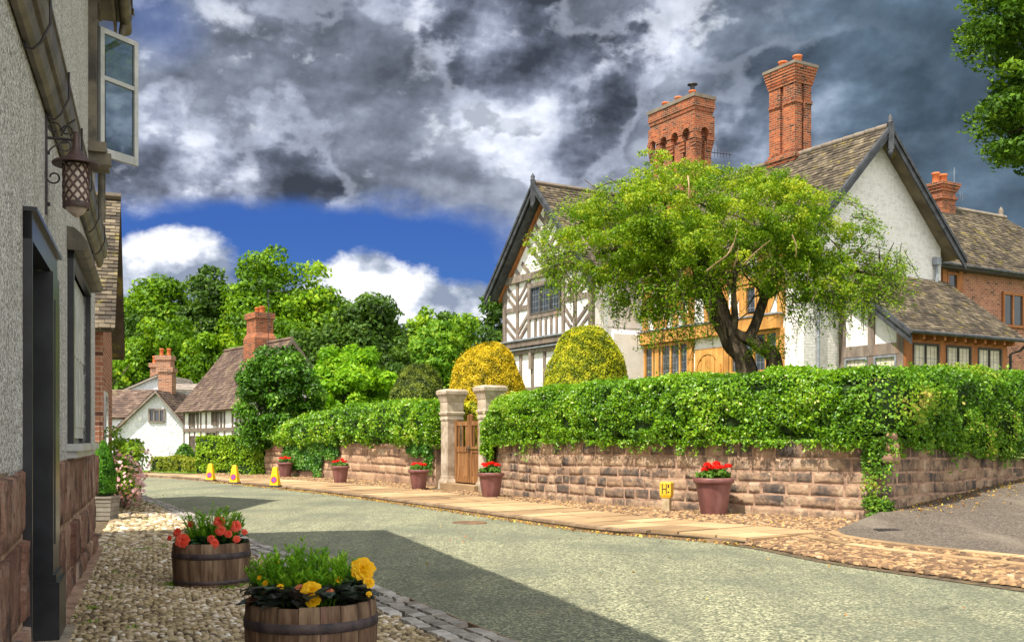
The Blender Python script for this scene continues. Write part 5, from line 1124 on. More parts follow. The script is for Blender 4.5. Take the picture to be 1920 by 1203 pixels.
mb = MB(); gable_poly(mb, FA, 6.57, GZ, PL, RZ - .1, 0)
rect(mb, FS, .31, 2.05, GZ, PL, -.3, 0.); rect(mb, FS, .31, 8, GZ, PL, -6.57, -6.3)
rect(mb, FB, 0.01, 7.89, GZ, 7.95, -.3, 0); rect(mb, FS, .6, 1.9, 6.0, 7.4, -.001, .004) if False else None
mb.build('plaster_wall', M['plaster'], man)
mb = MB(); rect(mb, FS, 0.55, 2.04, 1.9, 5.35, 0.0, .42); mb.hexa([FS.p(.55, 5.35, 0), FS.p(2.04, 5.35, 0), FS.p(2.04, 5.35, .42), FS.p(.55, 5.35, .42), FS.p(.62, 5.6, 0), FS.p(2.04, 5.6, 0), FS.p(2.04, 5.6, .03), FS.p(.62, 5.6, .03)])
rect(mb, FS, .55, 2.045, 5.62, 7.3, 0, .07); mb.build('side_bay', M['plaster'], man)
mb = MB(); gable_poly(mb, FG, 6.5, GZ, 7.95, RZ - .15, 0); rect(mb, Face(H2(8.55, -8.2), ax_, bx_), .3, 14.7, GZ, 7.9, -.3, 0)
mb.build('painted_brick_gable', M['white_stone'], man)
# timber frame of the left gable
mb = MB()
f = FA; w = 6.57
rect(mb, f, -.05, w + .05, PL - .12, PL + .16, -.05, .14); rect(mb, f, 0, .24, 5.4, PL - .12, -.02, .07); rect(mb, f, w - .28, w, 5.4, PL - .12, -.02, .10)
rect(mb, f, -.12, w + .12, 5.22, 5.46, -.05, .26)
beam(mb, f, w / 2, PL + .16, w / 2, RZ - .5, .22)
for k in range(5):                                     # raking struts, herringbone each side of the king post
    z0 = PL + .25 + k * .62; x = .62 * k * .5
    for s in (1, -1):
        zt = PL + .28 + k * .58; x1 = w / 2 - s * .1; run = (RZ - .45 - zt) / (1.04 + .85)
        if zt > RZ - .95: continue
        beam(mb, f, x1, zt, x1 - s * run, zt + run * .85, .16)
        if k in (0, 1): beam(mb, f, x1 - s * (1.15 + .75 * k), PL + .18, x1 - s * (1.15 + .75 * k + .55 - .2 * k), PL + .18 + (.55 - .2 * k) * .85, .16)
for s in (1, -1): beam(mb, f, w / 2 - s * 2.95, PL + .42, w / 2 - s * .05, RZ - .42, .22, .05)
us = [0.12, 1.15, 2.05, 4.55, 5.35, w - .15]
for u in us[1:-1]: rect(mb, f, u - .09, u + .09, 5.46, PL - .12, -.02, .055 + .004 * us.index(u))
for a, b in ((.24, 1.06), (1.24, 1.96), (4.64, 5.26), (5.44, w - .28)):
    rect(mb, f, a, b, 6.72, 6.92, -.02, .05); m_ = (a + b) / 2
    flip = 1 if a in (.24, 4.64) else -1
    for zb in (5.5, 6.95):
        for k in range(3):
            za = zb + .38 * k + (0 if zb < 6 else -.12)
            p0, p1 = (a, za + (.62 if flip > 0 else 0)), (b, za + (0 if flip > 0 else .62))
            if zb > 6 and k == 2: continue
            if max(p0[1], p1[1]) < (6.76 if zb < 6 else PL - .08): beam(mb, f, *p0, *p1, .13, .03)
rect(mb, f, 2.14, 4.46, 6.30, 6.46, -.02, .07); rect(mb, f, 2.14, 4.46, 7.58, 7.72, -.02, .07)
for k in range(1, 6): u = 2.14 + 2.32 * k / 6; rect(mb, f, u - .075, u + .075, 5.46, 6.30, -.02, .045)
rect(mb, f, -.06, w + .06, 4.93, 5.10, -.02, .12)
for u in (.1, .75, 1.4, 2.3, 3.2, 4.1, 5.0, 5.8, 6.4): rect(mb, f, u - .09, u + .09, GZ, 4.93, -.02, .05)
rect(mb, f, 0, w, 3.4, 3.58, -.02, .062)
for u in (.1, 2.3, 4.6, 6.4): beam(mb, f, u, 4.3, u, 5.2, .16, .16)
mb.build('timber_frame', M['oak_grey'], man)
mb = MB(); rect(mb, FA, -.16, w + .16, 5.46, 5.52, -.02, .32); rect(mb, FA, -.1, w + .1, 5.10, 5.14, -.02, .24); mb.build('lead_ledge', M['lead'], man)
def window(par, f, u0, u1, z0, z1, n=2, rows=0, fm='oak_grey', fw=.07, name='window', lead=True, glass='glass', h=0.):
    mb = MB(); rect(mb, f, u0, u0 + fw, z0, z1, h - .03, h + .09); rect(mb, f, u1 - fw, u1, z0, z1, h - .03, h + .09); rect(mb, f, u0 + fw, u1 - fw, z0, z0 + fw, h - .03, h + .088); rect(mb, f, u0 + fw, u1 - fw, z1 - fw, z1, h - .03, h + .088)
    for k in range(1, n): u = u0 + (u1 - u0) * k / n; rect(mb, f, u - fw * .4, u + fw * .4, z0 + fw, z1 - fw, h - .03, h + .08)
    for k in range(1, rows): z = z0 + (z1 - z0) * k / rows; rect(mb, f, u0 + fw, u1 - fw, z - fw * .4, z + fw * .4, h - .03, h + .074)
    w_ = mb.build(name, M[fm], par)
    mb = MB(); rect(mb, f, u0 + fw, u1 - fw, z0 + fw, z1 - fw, h - .025, h + .02); mb.build('pane', M[glass], w_)
    if lead:
        mb = MB(); nn = int((u1 - u0) / .17)
        for k in range(1, nn): u = u0 + (u1 - u0) * k / nn; rect(mb, f, u - .006, u + .006, z0 + fw, z1 - fw, h + .02, h + .028)
        for k in range(1, int((z1 - z0) / .26)): z = z0 + k * .26; rect(mb, f, u0 + fw, u1 - fw, z - .006, z + .006, h + .02, h + .026)
        mb.build('leading', M['lead'], w_)
    return w_
window(man, FA, 2.2, 4.4, 6.46, 7.58, 3, 0, 'black_timber', .07); window(man, FA, 2.5, 4.0, 2.4, 3.4, 3, 0, 'oak_grey')
# oak side: entrance, jetty, panels
mb = MB(); f = FB
rect(mb, f, .3, 7.35, 4.98, 5.42, -.05, .30); 
for u in np.linspace(.4, 7.3, 9): rect(mb, f, u - .15, u + .15, 5.42, 7.95, -.02, .06 + .003 * int(u))
rect(mb, f, .3, 7.4, 6.55, 6.75, -.02, .11); rect(mb, f, .3, 7.4, 7.72, 7.95, -.02, .12)
for i, u in enumerate(np.linspace(.4, 7.3, 9)[:-1]):
    a, b = u + .15, u + .7125
    if i in (3, 6): continue
    s = 1 if i % 2 else -1
    beam(mb, f, a if s > 0 else b, 5.44, b if s > 0 else a, 6.5, .24, .03); beam(mb, f, a if s > 0 else b, 7.7, b if s > 0 else a, 6.8, .24, .03)
for u in (.35, 1.15, 3.0, 4.85, 7.3): rect(mb, f, u - .11, u + .11, GZ, 4.98, -.02, .10 + .002 * int(u))
for a, b in ((.46, 1.04), (1.26, 2.89), (3.11, 4.74), (4.96, 7.19)): rect(mb, f, a, b, 2.1, 2.4, -.02, .07)
mb.build('oak_frame', M['oak'], man)
mb = MB(); rect(mb, f, .25, 7.4, 5.42, 5.47, .0, .34); mb.build('jetty_ledge', M['lead'], man)
for a, b, n in ((.4, 2.95, 5), (5.0, 7.25, 4)):
    window(man, f, a + .02, b, 2.4, 4.95, n, 2, 'oak', .10, h=.03); 
window(man, f, 3.3, 4.3 + .78, 6.80, 7.70, 3, 0, 'oak', .07); window(man, f, 5.7, 6.7, 5.5, 6.5, 2, 0, 'oak', .07)
# arched oak door
mb = MB(); rect(mb, f, 3.22, 4.63, GZ, 4.60, .0, .06); dd = mb.build('front_door', M['oak'], man)
mb = MB(); cx_, zc = 3.92, 3.85; A = [(cx_ + math.cos(a) * .55, zc + math.sin(a) * .55) for a in np.linspace(0, math.pi, 13)]
for r0, r1, h0, h1 in ((.55, .66, .06, .11),):
    for a0, a1 in zip(np.linspace(0, math.pi, 13)[:-1], np.linspace(0, math.pi, 13)[1:]):
        q = [(cx_ + math.cos(a) * r, zc + math.sin(a) * r) for a, r in ((a0, r0), (a1, r0), (a1, r1), (a0, r1))]; mb.hexa([f.p(u, z, h0) for u, z in q] + [f.p(u, z, h1) for u, z in q])
rect(mb, f, cx_ - .66, cx_ - .55, GZ, zc, .06, .11); rect(mb, f, cx_ + .55, cx_ + .66, GZ, zc, .06, .11)
for k in range(5): u = cx_ - .55 + k * .22 + .01; rect(mb, f, u, u + .2, GZ, zc + math.sqrt(max(.01, .3 - (u + .1 - cx_) ** 2)) - .02, .06, .085 + .003 * (k % 2))
mb.build('door_boards', M['oak'], dd)
# lean-to on the gable
L0 = H2(3.65, -8.2); LF = Face(H2(3.65, -8.2), -ax_, -bx_); LFr = Face(H2(3.65, -10.65), bx_, -ax_); lw = 4.75
mb = MB(); ex0, ex1 = 4.85, 6.75
mb.poly([LF.p(0.01, GZ), LF.p(2.45, GZ), LF.p(2.45, 4.8), LF.p(0.01, 6.55)]); rect(mb, LFr, .05, lw, GZ, 4.78, -.2, -.02); rect(mb, Face(H2(3.65 + lw, -8.2), -ax_, bx_), 0, 2.4, GZ, 5.0, -.2, 0)
mb.build('lean_to_wall', M['plaster'], man)
mb = MB()
for u in (.12, 1.25, 2.32): rect(mb, LF, u - .12, u + .12, GZ, 6.45 - u * .68 - .15, -.05, .05 + .004 * int(u * 2))
rect(mb, LF, .2, 2.3, 4.02, 4.36, -.05, .075); beam(mb, LF, .0, 6.42, 2.5, 4.72, .14, .03); rect(mb, LF, 0, 2.3, 2.5, 2.7, -.05, .07)
mb.build('lean_to_frame', M['oak_grey'], man)
mb = MB()
for u in (.10, 1.62, 3.14, 4.62): rect(mb, LFr, u - .15, u + .15, GZ, 4.35, -.03, .07 + .003 * int(u))
rect(mb, LFr, -.05, lw + .05, 4.35, 4.66, -.03, .06)
for u in np.linspace(.35, lw - .1, 10): rect(mb, LFr, u - .05, u + .05, 4.42, 4.58, .05, .40)
rect(mb, LFr, -.05, lw + .05, 4.66, 4.74, -.03, .05)
mb.build('lean_to_oak', M['oak_red'], man)
for k in range(3): window(man, LFr, .27 + 1.52 * k, 1.47 + 1.52 * k, 2.6, 4.33, 2, 0, 'black_timber', .05, glass='blind')
window(man, LF, .25, 1.12, 2.72, 4.0, 1, 0, 'lead', .06, glass='blind'); window(man, LF, 1.38, 2.2, 2.72, 4.0, 1, 0, 'lead', .06, glass='blind')
mb = MB(); oo = H(3.65 - .35, -10.65 - .5, 4.62); dv = Vector(H(3.65, -8.2, 6.85)) - Vector(H(3.65, -11.15, 4.62)); tiles(mb, oo, (*bx_, 0), dv, lw + .75, dv.length, .2, .145, .026, 0, 21); slab(mb, oo, (*bx_, 0), dv, lw + .72, dv.length, .06, 0); mb.build('lean_to_roof', M['tile'], man)
mb = MB(); q = dv.normalized(); a = Vector(oo) + Vector((*(-bx_ * .01), 0)); n_up = Vector((*bx_, 0)).cross(q); n_up = -n_up if n_up.z < 0 else n_up
def board(mb, a, b, h, th, dirn, mat=0):
    a, b = Vector(a), Vector(b); dn = Vector(dirn); t_ = (b - a).normalized(); up = Vector((0, 0, 1)); lo = [a, b, b + dn * th, a + dn * th]
    mb.hexa([tuple(p - up * h) for p in lo] + [tuple(p) for p in lo], mat)
board(mb, a + Vector((0, 0, .02)) - q * .05, a + dv + Vector((0, 0, .02)), .38, .05, (-bx_[0], -bx_[1], 0)); board(mb, a + Vector((0, 0, .04)) - q * .05, a + dv + Vector((0, 0, .04)), .16, .05, (-bx_[0] * 2, -bx_[1] * 2, 0))
mb.tube([Vector(H(3.2, -11.22, 4.60)), Vector(H(3.65 + lw + .5, -11.22, 4.58))], .06, 8); mb.tube([H(3.65 + lw + .45, -11.2, 4.55), H(3.65 + lw + .45, -10.9, 4.3), H(3.65 + lw + .3, -10.66, 4.2), H(3.65 + lw + .3, -10.66, GZ)], .045, 8)
mb.build('lean_to_bargeboard', M['barge'], man)
# main roofs
def two_slopes(mb, smt, eave_half, ze, zr, seed, tw=.22, ex=.15):
    """smt(k, v): k along the ridge, v across"""
mb = MB()
# left wing: ridge along b at t=3.285
for sgn in (1, -1):
    te = 3.285 - sgn * 3.75; o_ = H(-.55, te, PL - .40); dv = Vector(H(0, 3.285, RZ)) - Vector(H(0, te, PL - .40)); Lr = 7.0
    tiles(mb, o_, (*bx_, 0), dv, Lr, dv.length, .22, .17, .03, 0, 22 + sgn, sag=.05); slab(mb, o_, (*bx_, 0), dv, Lr, dv.length, .07, 0)
mb.tube([H(-.55, 3.285, RZ + .03), H(6.5, 3.285, RZ + .03)], .10, 8, 1, flute=.06)
for sgn in (1, -1):
    se = 5.3 - sgn * 3.7; zb = 7.62; o_ = H(se, -8.2 - .5, zb); dv = Vector(H(5.3, 0, RZ)) - Vector(H(se, 0, zb))
    tiles(mb, o_, (*ax_, 0), dv, 15.5, dv.length, .22, .17, .03, 0, 26 + sgn, sag=.06); slab(mb, o_, (*ax_, 0), dv, 15.5, dv.length, .07, 0)
for k in range(26): mb.tube([H(5.3, -8.7 + k * .45, RZ + .02), H(5.3, -8.27 + k * .45, RZ + .035)], .105, 8, 1, random.random())
mb.build('roof', [M['tile'], M['ridge']], man)
# bargeboards with finials
mb = MB()
def barge(mb, apex, foot, n, h=.34):
    A_, B_ = Vector(apex), Vector(foot); n3 = (n[0], n[1], 0); board(mb, A_, B_, h, .06, n3); board(mb, A_ + Vector((0, 0, .03)), B_ + Vector((0, 0, .03)), .14, .05, (n[0] * 2.2, n[1] * 2.2, 0))
for sgn in (1, -1): barge(mb, H(-.56, 3.285, RZ + .02), H(-.56, 3.285 - sgn * 3.85, PL - .50), -bx_)
def finial(c):
    mb.box(c[0] - .09, c[0] + .09, c[1] - .09, c[1] + .09, RZ - .75, RZ + .12); mb.lathe([(.001, RZ + .42), (.03, RZ + .36), (.09, RZ + .26), (.07, RZ + .18), (.11, RZ + .12)], (c[0], c[1], 0), 10); mb.lathe([(.09, RZ - .75), (.11, RZ - .82), (.06, RZ - .95), (.001, RZ - 1.0)], (c[0], c[1], 0), 10)
finial(H(-.62, 3.285, 0)); mb.build('bargeboard', M['barge'], man); mb = MB()
for sgn in (1, -1): barge(mb, H(5.3, -8.72, RZ + .02), H(5.3 - sgn * 3.8, -8.72, 7.55), -ax_)
finial(H(5.3, -8.78, 0))
mb.build('bargeboard', M['barge'], man)
mb = MB(); 
for sgn in (1, -1):
    A_, B_ = Vector(H(-.50, 3.285, RZ - .32)), Vector(H(-.50, 3.285 - sgn * 3.62, PL - .62)); board(mb, A_, B_, .10, .36, (bx_[0], bx_[1], 0))
mb.build('soffit', M['barge'], man); mb = MB()
for sgn in (1, -1):
    A_, B_ = Vector(H(-.14, 3.285, RZ - .43)), Vector(H(-.14, 3.285 - sgn * 3.5, PL - .62)); board(mb, A_, B_, .16, .14, (bx_[0], bx_[1], 0))
mb.build('oak_rafter', M['oak_red'], man)
mb = MB(); mb.tube([FG.p(6.15, 7.6, .10), FG.p(6.15, 4.2, .10)], .06, 8); rect(mb, FG, 6.03, 6.27, 7.35, 7.6, .02, .2); mb.build('downpipe', M['lead'], man); mb = MB(); mb.tube([FG.p(.55, 7.0, .08), FG.p(.55, GZ, .08)], .05, 8); mb.tube([FG.p(.55, 7.0, .08), FG.p(-.3, 7.3, .15)], .05, 8)
mb.build('downpipe', M['lead'], man)
# chimneys
def stack_face(mb, f, w, dpt, z0, z1, h0=0, mat=0): rect(mb, f, 0, w, z0, z1, -dpt - h0, h0, mat)
def chimney_pot(par, c, z, h=.45, r=.14, hood=False):
    mb = MB(); mb.lathe([(r * .95, z - .1), (r * .9, z), (r * .86, z + h * .8), (r * 1.02, z + h * .84), (r * 1.0, z + h), (r * .78, z + h), (r * .75, z + h * .3)], (c[0], c[1], 0), 16); p = mb.build('chimney_pot', M['claypot'], par)
    if hood:
        mb = MB(); mb.tube([(c[0], c[1], z + h), (c[0], c[1], z + h + .22)], .09, 10); mb.lathe([(.001, z + h + .30), (.2, z + h + .26), (.2, z + h + .23)], (c[0], c[1], 0), 14); mb.build('cowl', M['iron'], p)
# chimney one: arcaded
o1 = H2(4.3, -.5); C1a = Face(o1, ax_, -bx_); C1b = Face(o1, bx_, -ax_)
def sbox(mb, s0, s1, t0, t1, z0, z1, mat=0): mb.hexa([H(s0, t0, z0), H(s1, t0, z0), H(s1, t1, z0), H(s0, t1, z0), H(s0, t0, z1), H(s1, t0, z1), H(s1, t1, z1), H(s0, t1, z1)], mat)
mb = MB(); s0, s1, q0, q1 = 4.3, 5.15, -.5, 2.1
sbox(mb, s0 + .12, s1 - .12, q0 + .12, q1 - .12, 8.5, 14.0)
for k in range(4):                                  # four shafts on each long side
    a = q0 + .0 + k * .68; sbox(mb, s0, s0 + .119, a, a + .50, 8.5, 13.0); sbox(mb, s1 - .119, s1, a, a + .50, 8.5, 13.0)
sbox(mb, s0 + .121, s0 + .33, q0, q0 + .119, 8.5, 13.0); sbox(mb, s1 - .33, s1 - .121, q0, q0 + .119, 8.5, 13.0)
for k in range(3): sbox(mb, s0 - .04 - .035 * k, s1 + .04 + .035 * k, q0 - .04 - .035 * k, q1 + .04 + .035 * k, 13.95 + .14 * k, 14.09 + .14 * k)
sbox(mb, s0 - .1, s1 + .1, q0 - .1, q1 + .1, 14.371, 14.56); sbox(mb, s0 - .14, s1 + .14, q0 - .14, q1 + .14, 14.561, 14.70, 1)
# corbels and arches
for k in range(5):
    a = q0 - .05 + k * .68 - .09
    for j in range(4): sbox(mb, s0 - .02 - .03 * j, s0 + .0, max(q0 - .1, a - .0 - .015 * j), min(q1 + .1, a + .30 + .015 * j), 12.6 + .13 * j, 12.72 + .13 * j)
    if k < 4:
        cz_ = 13.25; ca = a + .30 + .19
        for i in range(7):
            a0, a1 = math.pi * i / 7, math.pi * (i + 1) / 7
            qd = [(ca + math.cos(x) * r, cz_ + math.sin(x) * r) for x, r in ((a0, .2), (a1, .2), (a1, .36), (a0, .36))]
            mb.hexa([H(s0 - .13, u, z) for u, z in qd] + [H(s0 + .12, u, z) for u, z in qd])
        sbox(mb, s0 - .10, s0 + .1, ca - .42, ca - .2, 13.1, 13.95)
sbox(mb, s0 - .1, s0 + .1, q1 - .1, q1 + .1, 13.1, 13.95); sbox(mb, s0 - .095, s0 + .119, q0 - .05, q1, 13.6, 13.95)
for i in range(7):
    a0, a1 = math.pi * i / 7, math.pi * (i + 1) / 7; cs_ = (s0 + s1) / 2; qd = [(cs_ + math.cos(x) * r, 13.25 + math.sin(x) * r) for x, r in ((a0, .2), (a1, .2), (a1, .4), (a0, .4))]
    mb.hexa([H(u, q0 - .13, z) for u, z in qd] + [H(u, q0 + .12, z) for u, z in qd])
sbox(mb, s0 - .08, s0 + .22, q0 - .1, q0 + .1, 13.1, 13.95); sbox(mb, s1 - .22, s1 + .08, q0 - .1, q0 + .1, 13.1, 13.95); sbox(mb, s0, s1, q0 - .09, q0 + .1, 13.62, 13.951)
for j in range(4):
    sbox(mb, s0 - .02 - .02 * j, s0 + .26, q0 - .02 - .03 * j, q0, 12.6 + .13 * j, 12.72 + .13 * j); sbox(mb, s1 - .26, s1 + .02 + .02 * j, q0 - .02 - .03 * j, q0, 12.6 + .13 * j, 12.72 + .13 * j)
ch = mb.build('chimney', [M['brick'], M['ridge']], man); ch['label'] = 'broad arcaded brick chimney with three pots'
for k, tt in enumerate((0.1, .95, 1.75)): chimney_pot(ch, H2(4.72, tt), 14.68, .36, .15, hood=(k == 0))
mb = MB(); mb.tube([H(5.2, -.4, 12.6), H(6.0, -.7, 12.55)], .015, 4)
for k in range(6): mb.tube([H(5.35 + k * .12, -.45 - k * .04, 12.75), H(5.35 + k * .12, -.45 - k * .04, 12.42)], .008, 4)
mb.build('aerial', M['iron'], ch)
# chimney two: tall, with a deep slot between its flues
TT = -.85; s0, s1, q0, q1 = 5.1, 5.95, -4.88, -3.62; mb = MB()
sbox(mb, s0 - .0, s1 + .0, q0, q1, 9.6, 11.25); sbox(mb, s0 - .05, s1 + .05, q0 - .05, q1 + .05, 11.25, 11.38); sbox(mb, s0 - .1, s1 + .1, q0 - .1, q1 + .1, 11.381, 11.50); sbox(mb, s0 - .03, s1 + .03, q0 - .03, q1 + .03, 11.501, 11.62)
sbox(mb, s0 + .12, s1 - .12, q0 + .12, q1 - .12, 11.5, 14.75)
for a, b in ((q0, -3.47 + TT), (-3.33 + TT, q1)):
    sbox(mb, s0 + .02, s0 + .119, a + .02, b, 11.6, 14.0); sbox(mb, s1 - .119, s1 - .02, a + .02, b, 11.6, 14.0)
for a, b in ((s0 + .021, 5.45), (5.59, s1 - .021)): sbox(mb, a, b, q0 + .019, q0 + .119, 11.6, 14.0)
sbox(mb, s0 - .04, s1 + .04, q0 - .04, q1 + .04, 13.45, 13.58) if False else None
for a, b in ((q0, -3.47 + TT), (-3.33 + TT, q1)): sbox(mb, s0 - .03, s0 + .02, a, b, 13.3, 13.42)
for a, b in ((s0 + .02, 5.45), (5.59, s1)): sbox(mb, a, b, q0 - .03, q0 + .018, 13.3, 13.42)
for k in range(6): e = .02 + .022 * k; sbox(mb, s0 - e, s1 + e, q0 - e, q1 + e, 14.0 + .10 * k, 14.0995 + .10 * k)
sbox(mb, s0 - .16, s1 + .16, q0 - .16, q1 + .16, 14.60, 14.70, 1)
ch = mb.build('chimney', [M['brick'], M['ridge']], man); ch['label'] = 'tallest slotted brick chimney with two pots'
for tt in (-3.75, -3.05): chimney_pot(ch, H2(5.52, tt + TT), 14.70, .36, .17)
mb = MB(); sbox(mb, s0 - .1, s1 + .1, q0 - .12, q0 - .02, 10.7, 11.05); sbox(mb, s0 - .12, s0, q0 - .1, q1 + .1, 9.6, 10.9); mb.build('flashing', M['flash'], ch)
# ---------------------------------------------------------------- brick range behind, on the right
bw = thing('brick_wing', H(14, -5, 1.7), 'red brick range with dark tiled roof and small chimney behind the white gable', 'house')
FD = Face(H2(8.56, -5.3), bx_, -ax_)
mb = MB(); rect(mb, FD, 0, 15.2, GZ, 8.35, -.3, 0); rect(mb, Face(H2(23.76, -5.3), ax_, bx_), 0, 7.5, GZ, 8.3, -.3, 0); mb.build('wall', M['brick_wing'], bw)
mb = MB()
for k in (1, -1):
    te = -2.0 - k * 3.75; o_ = H(9.2, te, 8.15); dv = Vector(H(0, -2.0, 11.5)) - Vector(H(0, te, 8.15)); L = dv.length
    tiles(mb, o_, (*bx_, 0), dv, (lambda v, L=L: (0, 15.2 - 3.2 * v / L)) if True else 15, L, .22, .17, .03, 0, 30 + k); 
    nn_ = Vector(o_); mb.hexa([tuple(Vector(o_) + Vector((0, 0, -.12))), tuple(Vector(o_) + Vector((*bx_, 0)) * 15.2 + Vector((0, 0, -.12))), tuple(Vector(o_) + Vector((*bx_, 0)) * 12 + dv + Vector((0, 0, -.12))), tuple(Vector(o_) + dv + Vector((0, 0, -.12))), tuple(Vector(o_) + Vector((0, 0, -.04))), tuple(Vector(o_) + Vector((*bx_, 0)) * 15.2 + Vector((0, 0, -.04))), tuple(Vector(o_) + Vector((*bx_, 0)) * 12 + dv + Vector((0, 0, -.04))), tuple(Vector(o_) + dv + Vector((0, 0, -.04)))])
mb.tube([H(9.2, -2, 11.53), H(21.3, -2, 11.53)], .11, 8, 1, flute=.05); mb.poly([H(21.25, -2, 11.47), H(24.4, -5.75, 8.1), H(24.4, 1.75, 8.1)], 0)
mb.lathe([(.001, 12.0), (.07, 11.9), (.12, 11.75), (.08, 11.66), (.14, 11.6), (.14, 11.5)], (*H2(21.0, -2), 0), 10, 1)
mb.build('roof', [M['tile'], M['ridge']], bw)
mb = MB(); mb.tube([H(9.3, -5.85, 8.1), H(24.4, -5.85, 8.06)], .06, 8); rect(mb, FD, -.3, 14.3, 7.98, 8.1, 0, .5); mb.build('gutter', M['barge'], bw)
mb = MB(); 
for u in (4.0, 4.95): rect(mb, FD, u - .13, u + .13, 4.4, 8.0, -.02, .08)
rect(mb, FD, 4.13, 4.82, 5.9, 6.1, 0, .06); mb.build('oak_post', M['oak_red'], bw)
window(bw, FD, 4.15, 4.80, 6.1, 7.9, 1, 0, 'oak_red', .08, lead=False); window(bw, FD, 7.6, 9.6, 6.0, 7.4, 3, 0, 'oak_red', .10, lead=False); window(bw, FD, 12, 14, 6.0, 7.4, 3, 0, 'oak_red', .10, lead=False)
mb = MB(); sbox(mb, 16.35, 17.25, -2.4, -1.5, 10.5, 12.1); sbox(mb, 16.28, 17.32, -2.47, -1.43, 11.75, 11.88)
for k in range(3): e = .07 + .05 * k; sbox(mb, 16.35 - e, 17.25 + e, -2.4 - e, -1.5 + e, 12.101 + .12 * k, 12.22 + .12 * k)
ch = mb.build('chimney', [M['brick'], M['ridge']], bw)
for s_ in (16.55, 17.05): chimney_pot(ch, H2(s_, -1.95), 12.45, .5, .17)
mb = MB(); mb.tube([H(17.3, -2.3, 11.4), H(17.3, -2.3, 13.2)], .015, 4); mb.tube([H(17.0, -2.3, 12.1), H(18.0, -2.35, 12.0)], .012, 4)
for k in range(5): mb.tube([H(17.2 + k * .17, -2.3, 12.3 - k * .02), H(17.2 + k * .17, -2.3, 11.9 - k * .02)], .008, 4)
mb.build('aerial', M['lead'], ch)

# ---------------------------------------------------------------- cottages in the distance
def gabled(name, corner, L, Wd, d, z0, ze, zr, label, wall, roof, over=.35, tw=.3, ex=.2, seed=0):
    """gabled house: corner = front corner, d along the eave (length L), depth Wd to the left of d... returns frames"""
    d = np.array(d) / np.linalg.norm(d); n = np.array([d[1], -d[0]])      # n points to the front
    F1 = Face(corner, d, n); c2 = np.array(corner) - n * Wd; FgN = Face(c2 + 0 * d, n, -d); FgF = Face(np.array(corner) + d * L, -n, d)
    t = thing(name, (*(np.array(corner) + d * L / 2 - n * Wd / 2), z0), label, 'cottage')
    mb = MB(); rect(mb, F1, 0, L, z0, ze, -Wd, 0)
    q = lambda u, z, h: F1.p(u, z, h)
    mb.hexa([q(0, ze, -Wd), q(L, ze, -Wd), q(L, ze, 0), q(0, ze, 0), q(0, zr - .25, -Wd / 2 - .02), q(L, zr - .25, -Wd / 2 - .02), q(L, zr - .25, -Wd / 2 + .02), q(0, zr - .25, -Wd / 2 + .02)])
    mb.build('wall', M[wall], t); mb = MB(); sl = (zr - ze) / (Wd / 2)
    for h0, s in ((over, 1), (-Wd - over, -1)):
        oo = Vector(q(-over, ze - sl * over, h0)); dv = Vector(q(0, zr, -Wd / 2)) - Vector(q(0, ze - sl * over, h0)); tiles(mb, oo, (*d, 0), dv, L + 2 * over, dv.length, tw, ex, .03, 0, seed, sag=.03); slab(mb, oo, (*d, 0), dv, L + 2 * over, dv.length, .08, 0)
    mb.tube([q(-over, zr + .03, -Wd / 2), q(L + over, zr + .03, -Wd / 2)], .1, 6, 0); mb.build('roof', M[roof], t)
    return t, F1, FgN, FgF
def sq_chimney(par, c, w, d, z0, z1, dirv, wall='brick_far', pots=2, pot_h=.4, shoulder=0):
    d_u = np.array(dirv) / np.linalg.norm(dirv); n_u = np.array([d_u[1], -d_u[0]]); f = Face(np.array(c) - d_u * w / 2, d_u, n_u); mb = MB(); rect(mb, f, 0, w, z0, z1 - .3, -d / 2, d / 2)
    if shoulder: rect(mb, f, -.14, w + .14, z0, z1 - shoulder, -d / 2 - .12, d / 2 + .12); mb.hexa([f.p(a, z1 - shoulder, b) for a, b in ((-.14, -d / 2 - .12), (w + .14, -d / 2 - .12), (w + .14, d / 2 + .12), (-.14, d / 2 + .12))] + [f.p(a, z1 - shoulder + .25, b) for a, b in ((-.002, -d / 2 - .002), (w + .002, -d / 2 - .002), (w + .002, d / 2 + .002), (-.002, d / 2 + .002))])
    rect(mb, f, -.08, w + .08, z1 - .3, z1, -d / 2 - .08, d / 2 + .08); ch = mb.build('chimney', M[wall], par)
    for k in range(pots):
        p = f.p(w * (k + .5) / pots, 0, 0); chimney_pot(ch, p, z1, pot_h, .15)
    return ch
# black-and-white timber cottage
dT = np.array([.59, -.807]); cFar = np.array(px(345, 800, 57)[:2])
tc_, F1, FgN, FgF = gabled('timber_cottage', cFar, 8.3, 4.9, dT, -.35, 3.45, 6.45, 'black-and-white timbered cottage with steep plum tiled roof and tall brick chimney', 'plaster', 'tile_red', .4, .26, .17, 41)
mb = MB(); us = [0.08, .95, 1.75, 2.7, 3.5, 5.2, 6.1, 7.2, 8.2]
for i, u in enumerate(us): rect(mb, F1, u - .065, u + .065, -.35, 3.45, -.02, .045 + .002 * i)
for z in (2.0, .95, .0, 3.3): rect(mb, F1, 0, 8.3, z - .09, z + .09, -.02, .075)
for a, b in ((1.85, 2.6), (5.3, 6.0)):
    for k in range(3): beam(mb, F1, a + .1 + k * .2, 3.2, (a + b) / 2 + (k - 1) * .05, 2.1, .09, .03)
for a, b in ((7.4, 8.1),):
    for k in range(1, 3): rect(mb, F1, a + (b - a) * k / 3 - .04, a + (b - a) * k / 3 + .04, 2.09, 3.2, -.02, .04)
mb.build('timber_frame', M['brown_black'], tc_)
